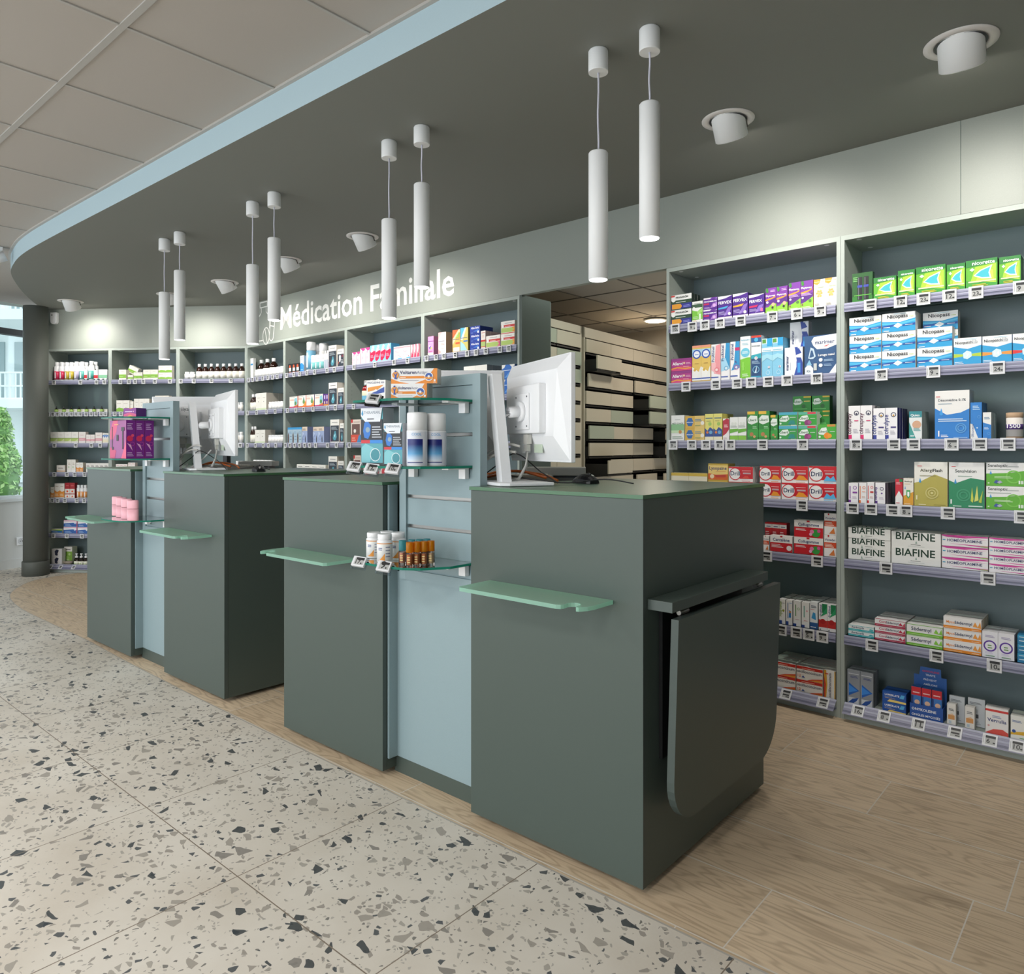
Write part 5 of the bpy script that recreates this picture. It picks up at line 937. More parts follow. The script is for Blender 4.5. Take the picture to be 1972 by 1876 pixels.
'drillb': ('#f2eeec', '#e4dcda', 'P#d0202c,0,1,1,1,1,.2,.46,.2,.3,.9;R0,.9,1,1,#d0202c;C.27,.52,.37,#f4f2f0;O.27,.52,.42,#d0202c,.13;TDrill,.08,.42,.40,#26365c,b;L1,.56,.72,.92,.78,#f8d8d8;R.6,.52,.92,.62,#c8a8ac;P#5cb8e8,.54,.14,.66,.46,.8,.3,.9,.46,1,.14;L1,.55,.04,.9,.1,#5cb8e8'),
'cantab': ('#efece8', '#d8d4d0', 'R0,0,1,.56,#c4242c;TCantalène,.12,.66,.76,#2c3c74,b;R.46,.9,.56,1,#c4242c;L3,.06,.26,.6,.5,#f4d8d8;C.86,.26,.16,#f0e8e4'),
'collu': ('#efece8', '#d8d4d0', 'R0,0,1,.6,#cc222c;TCollugomme,.14,.68,.72,#2c3c74,b;R.44,.9,.54,1,#cc222c;L2,.06,.4,.42,.54,#f8dcdc;C.76,.28,.24,#3c9c44;C.62,.36,.12,#e87ca8;C.86,.42,.1,#d85c98;C.58,.2,.09,#f0a8c8'),
'vocad': ('#efece8', '#d8d4d0', 'R0,.4,1,.66,#d8502c;TVocadys,.06,.74,.86,#2c3c74,b;L3,.08,.44,.8,.62,#f8e0d0;P#d87c3c,.4,.06,.9,.06,.8,.34;R.3,.92,.42,1,#c4242c'),
'redtall': ('#c4242c', '#a01c24', 'R0,.8,1,.94,#efece8;L1,.2,.84,.8,.9,#2c3c74;L3,.1,.5,.7,.7,#f4d0d0'),
'nose1': ('#efeeea', '#9c9c98', 'R0,0,.5,.14,#2c4c94;THyarhinol,.45,.3,.6,#7c9c2c,vb;C.72,.55,.18,#98a43c;L1,.55,.84,.9,.88,#a8a8a4'),
'nose2': ('#efeeea', '#8c9098', 'R0,0,.4,.14,#2c4c94;P#3c88c8,.4,.3,.8,.3,.8,.56,.5,.6;R.26,.26,.36,.9,#2c5c9c;P#e8a03c,.5,.5,.8,.5,.8,.56,.5,.56;L1,.5,.88,.9,.92,#3c88c8'),
'nose3': ('#efeeea', '#8c908c', 'R0,0,.4,.1,#2c4c94;R.28,.4,.38,.86,#4c8c3c;O.7,.7,.16,#7cb45c,.3;L1,.3,.26,.8,.3,#c88ca0'),
'nose4': ('#efeeea', '#8c908c', 'R0,0,.4,.1,#2c4c94;R.28,.4,.38,.86,#2c9c84;C.7,.66,.12,#e8b0b8;L1,.3,.26,.8,.3,#c85c5c'),
'nose5': ('#e9ecec', '#8c9498', 'R0,0,1,.24,#2c5c94;P#3c98cc,.2,.4,.8,.34,.7,.6,.4,.62;L2,.15,.8,.85,.9,#5c6474;L1,.1,.72,.6,.75,#d87c7c;L1,.1,.06,.8,.12,#ffffff'),
'prorg': ('#efeeec', '#a8aca8', 'P#c4302c,0,.12,1,.12,1,.38,0,.4;C.5,.34,.32,#b02424;R.4,.66,1,1,#1f7c4c;P#2c9c64,.2,.5,1,.66,1,.9,.6,.7;TProRhinel,.36,.55,.4,#2c3c78,vb;P#3c444c,.1,.02,.2,.08,.3,.02'),
'oscil': ('#f0ece6', '#dcd4cc', 'R0,.78,1,1,#cc2c20;L1,.2,.84,.7,.92,#f4c8b8;Toscillococcinum,.02,.52,.94,#5c6074,b;P#e0542c,.4,.0,.6,.14,1,.3,1,.0;P#f0a03c,.5,0,.7,.1,1,.16,1,0;T12,.05,.18,.12,#d85c34,b;P#3c58a0,.2,.16,.26,.32,.34,.16'),
'oscilv': ('#f0ece6', '#dcd4cc', 'P#e0a83c,0,0,.2,0,.3,.5,.2,1,0,1;P#d0442c,0,.0,.1,0,.18,.5,.0,.8;R.92,0,1,1,#e8b020;Toscillococcinum,.64,.06,.86,#5c6074,vb;L1,.1,.86,.4,.94,#d03c28'),
'pinkb': ('#ee9ccb', '#d888b8', 'R0,.72,1,.76,#7a4c98;L1,.12,.66,.8,.7,#f8d0e4;C.4,.42,.18,#5c4cb4;C.6,.38,.14,#e8d86c;C.3,.5,.1,#f4e0f0;R0,0,1,.14,#f0e4c8;L1,.2,.2,.8,.26,#b04c90'),
'peach': ('#f4e3d6', '#e0c4ac', 'P#f4b8b8,0,1,0,.7,.5,1;L1,.06,.58,.8,.63,#444a78;L2,.3,.42,.8,.52,#d8a0a8;P#f0a8a8,0,.02,.4,.1,0,.24;L1,.3,.24,.7,.28,#e0b8b0'),
'dore': ('#e0b860', '#b88c3c', 'P#ee6a3c,0,1,0,.6,.8,1;P#f4d8b0,0,.6,0,.34,1,.9,1,1,.8,1;L1,.06,.56,.9,.61,#44507c;R.4,.36,.95,.44,#e0603c;R.1,.04,.95,.22,#f0e0d4;P#a8c860,.3,.6,.9,.9,.9,.66'),
'dorb': ('#d8c870', '#b8a04c', 'P#5cb8dc,0,1,0,.5,.5,.8,.6,1;P#f0f4f0,0,.5,.3,.5,.8,1,.6,1;L1,.06,.56,.9,.61,#44507c;R.4,.4,.95,.46,#3c7cc8;P#a8d8e8,0,.04,.9,.04,.5,.3,0,.44'),
'alka': ('#1f3fa4', '#18307c', 'TAlka-Seltz,.1,.66,.8,#ffffff,b;P#3c78d0,.3,.3,.8,.6,.9,.3;C.82,.24,.16,#e8ecf4;L1,.1,.16,.3,.24,#a8c0ec'),
'redgv': ('#efe6e0', '#b8a0a0', 'R0,.4,1,.5,#cc2c24;P#b4c878,0,.1,1,.1,1,.4,0,.4;R0,.1,1,.14,#d83c34;O.5,.7,.2,#e8c0a8,.3;L1,.2,.88,.9,.93,#c85c54'),
'fitr': ('#f0ebe4', '#d4ccc4', 'R0,0,1,.06,#c82c34;R0,.52,1,.7,#d0302c;P#b4cc6c,.02,.1,.8,.1,.94,.3,.8,.46,.02,.46;P#e05c84,.8,.1,1,.1,1,.5,.8,.46,.94,.3;C.12,.6,.14,#f4f0ec;L1,.28,.82,.8,.88,#7c7484;L1,.28,.56,.7,.64,#f8d4d0'),
'fito': ('#f0ebe4', '#d4ccc4', 'R0,0,1,.06,#d0442c;R0,.52,1,.7,#d0302c;P#b4cc6c,.02,.1,.8,.1,.94,.3,.8,.46,.02,.46;P#e8982c,.8,.1,1,.1,1,.5,.8,.46,.94,.3;C.12,.6,.14,#f4f0ec;L1,.28,.82,.8,.88,#7c7484;L1,.28,.56,.7,.64,#f8d4d0'),
'upsa': ('#eeebe4', '#9ca4ac', 'TUPSA,.3,.72,.5,#5c5c60,b;C.2,.78,.06,#e0903c;R0,.0,1,.6,#2f9cd4'),
'blueex': ('#2f6cc0', '#245090', 'P#efece8,0,.7,.2,.8,.3,1,0,1;P#efece8,.6,1,.8,.8,1,.9,1,1;L1,.1,.6,.7,.68,#dce8f8;P#5c9ce0,.2,.1,.6,.5,.8,.2'),
'pinks': ('#f2e6e8', '#e0c8cc', 'P#d83c8c,0,1,1,1,1,.86,.6,.8,.3,.9;L1,.3,.3,.7,.7,#f0c0cc;C.5,.74,.16,#f0a8bc;R.1,.04,.24,.8,#f0b0c0'),
'drop': ('#8cccec', '#4c98c8', 'P#e8f4f8,.1,.6,.5,1,.8,.9,.3,.5;P#d8104c,0,.12,.3,.06,.7,.2,.98,.5,.98,.62,.7,.76,.3,.6,0,.66;P#f4d0dc,.05,.56,.8,.68,.8,.74,.2,.64;P#f0a8bc,.25,.8,.7,.92,.5,.8;L3,.1,.3,.7,.46,#f4a8bc;R0,0,1,.05,#b8dcec'),
'wpink': ('#f4efee', '#e0d4d4', 'R0,.84,1,.94,#f0a8b0;L2,.1,.5,.7,.7,#e0b4c0;P#4cb0dc,.3,0,1,0,1,.12,.6,.1;L1,.1,.3,.8,.36,#c8a0b8;C.8,.2,.05,#d87c8c'),
'curvp': ('#f0a0ac', '#e8d0d0', 'P#f8f4f2,0,.4,0,1,.5,1,.62,.7,.4,.44;P#e8305c,.1,0,.8,0,.8,.3,.4,.34;P#e85c7c,.62,.3,1,.4,1,1,.7,1,.8,.7'),
'tenw': ('#efece6', '#ddd6cc', 'R.04,.04,.98,.74,#2c3440;P#4c98ac,.3,.2,.5,.5,.62,.5,.74,.24,.6,.1,.4,.1;P#a8dce4,.4,.3,.6,.4,.56,.2;L3,.14,.56,.84,.70,#aab4bc;L1,.2,.86,.84,.90,#4c4c50;P#5c2c54,.04,.04,.2,.04,.04,.3'),
'tenp': ('#efece6', '#ddd6cc', 'R.04,.04,.98,.72,#2c3440;P#e8ecee,.3,.3,.28,.6,.4,.68,.56,.62,.56,.4,.44,.26;P#e86c4c,.1,.1,.3,.3,.2,.3;L3,.6,.2,.94,.44,#c8ccd0;C.8,.6,.12,#7c2c3c;L1,.1,.86,.84,.90,#4c4c50'),
'tenred': ('#e4d4c8', '#d0c0b4', 'R0,0,1,.34,#d84c34;P#3c88c0,.6,0,1,0,1,.34,.8,.3;R.1,.34,.9,.8,#6c4c44;C.4,.5,.12,#ece8e0;R0,.86,.2,1,#cc2c24;L1,.3,.88,.9,.93,#8c7468;L2,.1,.08,.5,.26,#f0a090'),
'blko': ('#1c1c1f', '#141416', 'P#e05c34,.2,.55,.3,.86,.6,.86,.7,.55;R.2,.2,.8,.55,#d4ecf0;L2,.2,.04,.8,.16,#d87858'),
'blw': ('#e6ecf0', '#c8d0d8', 'P#2c8cdc,0,0,1,0,1,.4,.5,.56,0,.5;L2,.2,.7,.8,.8,#6c8cb0;C.5,.86,.14,#7c9cc0;L1,.2,.1,.8,.16,#c8e4f8'),
'colo1': ('#f0ece4', '#5a2a86', 'R0,0,1,.12,#c8306c;P#8cc8d8,.6,.2,.62,.8,.9,.9,.98,.5,.9,.2;C.76,.4,.16,#5c8c4c;L2,.08,.66,.6,.8,#e0a07c;L1,.1,.9,.7,.94,#5c6474;P#e8843c,.5,.12,1,.12,1,.3'),
'colo2': ('#f0ece4', '#5a2a86', 'R0,0,1,.12,#e86c2c;P#f0a03c,.6,.12,1,.12,1,.6,.8,.3;C.74,.46,.17,#6c9c54;P#2c8c84,.66,.6,.74,.9,.84,.6;L2,.08,.66,.56,.8,#e0a07c;L1,.1,.9,.7,.94,#5c6474;R.0,0,.06,1,#e05c34'),
'violet': ('#5a2f92', '#e08c34', 'R.3,.6,.7,.9,#e8dcf0;R0,0,1,.16,#e08c34;R.3,.2,.7,.4,#f0d8b0'),
'bluev': ('#a8c0d0', '#8ca0b4', 'R0,.86,1,1,#3c9cd8;P#5c4034,.06,.0,.06,.5,.24,.7,.34,.3,.3,0;R.5,.2,.9,.24,#6c8cac;R.5,.4,.9,.44,#6c8cac;L2,.4,.6,.9,.76,#7c9cc0'),
'beig': ('#9cacd0', '#8490b8', 'R0,.74,1,1,#dccbb8;L2,.1,.78,.7,.92,#847468;P#3c3c44,.58,.04,.56,.26,.64,.5,.72,.26,.72,.04;R.1,.2,.44,.24,#7c8cc0;R.1,.4,.44,.44,#7c8cc0;P#b8c8e4,0,.3,.4,.6,0,.7'),
'wlime': ('#efeee6', '#d8d8cc', 'R0,0,1,.5,#b0cc5c;C.5,.28,.12,#8cac3c;L1,.2,.8,.8,.88,#5c6054;L1,.1,.6,.7,.66,#a8ac9c'),
'wg': ('#f0ede4', '#ddd8cc', 'R0,.18,1,.5,#8cc040;L1,.1,.3,.6,.38,#c8e4a0;R0,.5,1,.54,#b8d888;L1,.3,.8,.7,.86,#c8c0b4'),
'wg2': ('#f0ede4', '#ddd8cc', 'P#8cc040,0,0,1,0,1,.3,.4,.36,0,.26;L1,.1,.7,.7,.78,#c0b8ac'),
'wplain': ('#efece4', '#b9b2a8', 'L1,.3,.7,.8,.76,#b8b0a8;C.5,.5,.06,#9c948c;R0,0,1,.12,#d8e4c0'),
'orangeb': ('#efe6d8', '#ddd4c8', 'R0,.1,.46,.8,#e89a2c;P#f4d8a0,.1,.3,.3,.7,.4,.3;L2,.52,.3,.9,.6,#c8bcac'),
'wlg': ('#f0ede6', '#ddd6cc', 'R0,.16,1,.42,#b8cc70;R0,.42,1,.46,#7ca03c;L1,.3,.72,.7,.78,#c8c0b4;P#d8e0a8,.5,.16,1,.16,1,.42'),
'wpk': ('#f0e9e4', '#ddd0cc', 'R0,.22,1,.46,#e0a0a8;L1,.1,.3,.7,.38,#f4d8d8;L1,.2,.7,.7,.78,#d0a8ac'),
'wbl': ('#f0ece4', '#ddd6cc', 'P#5c8cd0,0,.5,.16,.7,.34,.5,.5,.7,.67,.5,.84,.7,1,.5,1,.8,0,.8;R0,.1,1,.36,#f0e4c4;L1,.2,.86,.8,.94,#a8b4c4'),
'worg': ('#f0ece4', '#ddd2c4', 'P#e8943c,0,.06,1,.06,1,.5,.5,.42,0,.54;L2,.1,.14,.8,.34,#f8dcb8;L1,.2,.76,.8,.84,#c8b8a4'),
'wcream': ('#efebe2', '#b8b0a0', 'R0,0,1,.18,#f4f2ee;C.4,.4,.2,#c8d8b8;L2,.3,.6,.8,.8,#c8bcac'),
'wtext': ('#eeebe6', '#d8d4cc', 'L3,.14,.5,.9,.86,#8c8480;C.5,.24,.14,#b8a8a0'),
'redb': ('#a81c24', '#8c161e', 'R0,.3,1,.6,#e8e0d8;C.5,.44,.2,#e0542c;R0,0,1,.24,#f0e8e0;P#e0542c,.3,.06,.5,.2,.7,.06;L1,.2,.8,.8,.88,#d86c6c'),
'blwp': ('#eeebf0', '#ddd4dc', 'P#2f62ac,0,.0,1,.0,1,.5,.7,.62,0,.5;R0,.86,1,.94,#e07ca4;C.84,.55,.12,#e8ecf4;L3,.1,.12,.6,.4,#a8c4e4;R.96,0,1,1,#c83c74'),
'grbl': ('#eeebe0', '#ddd8cc', 'R0,.12,1,.6,#2f6cac;R0,.74,1,.9,#a8c83c;P#6ca83c,.6,.6,1,.6,1,.74,0,.7;L2,.1,.22,.6,.5,#a8c8e8'),
'knee': ('#e6e4e4', '#d0cecc', 'P#2c3048,.34,.2,.3,.7,.5,.9,.7,.8,.66,.4,.56,.12;P#e8e4e0,.56,.3,.7,.76,.74,.4;L1,.1,.9,.6,.95,#a8a4a0'),
'grwh': ('#ece8e0', '#c8ccb0', 'R0,.06,1,.72,#84b048;C.66,.56,.14,#b8d48c;P#98c060,0,.06,.5,.06,.7,.4,0,.5;L1,.2,.82,.8,.9,#3c3c3c;L2,.3,.2,.7,.3,#d0e0b0'),
'redw2': ('#eee6e2', '#d8ccc8', 'C.5,.5,.34,#d03c44;R.1,.1,.9,.16,#d86c70;L1,.2,.84,.8,.92,#c85c60'),
'whiteo': ('#efeae2', '#d8cec0', 'R0,.1,1,.2,#e89a4c;L2,.2,.5,.8,.7,#7c7468'),
'piasc': ('#f4f3f0', '#ecebe6', 'TPIASCLEDINE 300,.05,.84,.88,#3c3f70,b;P#ee9a30,.06,.44,.06,.64,.9,.76,.6,.54;P#2c50a8,.1,.3,.5,.46,.94,.66,.94,.4,.4,.3;P#ffffff,.4,.5,.5,.56,.6,.5,.5,.44;L2,.1,.1,.8,.22,#b8b8bc'),
'volt': ('#f4f3f2', '#d6d4d0', 'P#f0922c,0,0,.4,.0,.18,.12,0,.34;P#f0922c,.52,.0,1,0,1,1,.93,1,.84,.62,.74,.26,.6,.1;R.18,.34,.74,.5,#f0922c;TVoltaren,.19,.64,.36,#2c3168,b;TActigo,.56,.64,.24,#8c90a8;L1,.2,.38,.32,.46,#fff0dc;L1,.2,.2,.6,.25,#7c7c8c;C.82,.46,.3,#f4f3f2;C.82,.46,.24,#3c60b0;P#f0a040,.72,.44,.92,.44,.88,.28,.76,.28;C.82,.46,.08,#f4f3f2;C.1,.58,.22,#f0a040;P#2c50a8,.05,.76,.1,.6,.15,.76,.12,.5,.13,.3,.07,.3,.09,.5;C.1,.82,.06,#2c50a8;C.95,.2,.07,#f8f8f4;L1,.92,.06,.98,.12,#f8f8f4'),
'thera': ('#5aa4b0', '#c4c6cc', 'R0,.0,1,.04,#23262c;R0,.04,1,.38,#54a0ac;P#7cc0c8,.0,.04,.4,.04,.6,.3,.2,.38,0,.3;C.66,.18,.2,#3c8c98;O.66,.18,.24,#d8e8ec,.12;R0,.38,.42,.44,#cc2c34;R.42,.38,1,.44,#2c84d4;R0,.44,1,.8,#23262c;P#2c74c8,.1,.6,.16,.74,.3,.78,.46,.7,.44,.54,.34,.46,.16,.48;C.32,.62,.1,#8ca4b4;L5,.52,.48,.96,.7,#b8bcc4;P#dfe3e8,0,1,1,1,.9,.76,.2,.76,0,.86;TTHERAPEARL,.14,.9,.78,#8c98a4,b;L1,.3,.8,.62,.835,#3c4048;P#3c98c8,.03,.9,.08,.97,.12,.9,.08,.86'),
'gift': ('#9c4a8c', '#7a1f8a', 'P#d84c78,0,.7,.2,1,.5,1,.4,.7,.2,.5,0,.5;P#e0547c,.7,0,1,0,1,.5,.9,.3;P#c83c6c,0,0,.3,0,.4,.2,0,.3;R.12,.3,.17,.84,#1c1218;R.14,.22,.24,.3,#1c1218;R.42,.46,.54,.62,#1c1218;R.72,.72,.9,.82,#1c1218;R.78,.24,.84,.72,#1c1218;L1,.3,.88,.56,.92,#e0b060'),
'giftside': ('#7a1f8a', '#7a1f8a', 'C.4,.52,.34,#d82c5c;C.7,.6,.16,#e84c74;O.66,.38,.24,#d84ca0,.14;P#e8b0dc,.1,.4,.4,.3,.7,.2,.5,.36;L4,.1,.76,.7,.94,#d8b0e0;L3,.1,.06,.8,.18,#d8b0e0'),
'giftlow': ('#8a3c94', '#5c1f80', 'P#d85c8c,0,.0,1,.0,1,.3,.5,.5,0,.3;P#e8a05c,.2,.0,.5,.24,.9,0;L1,.12,.56,.7,.72,#f0d8f0;C.8,.6,.08,#e8b0c8;P#e08c4c,.4,1,.6,.9,.8,1'),
'ony': ('#2c62b4', '#1f4a90', ''),
}
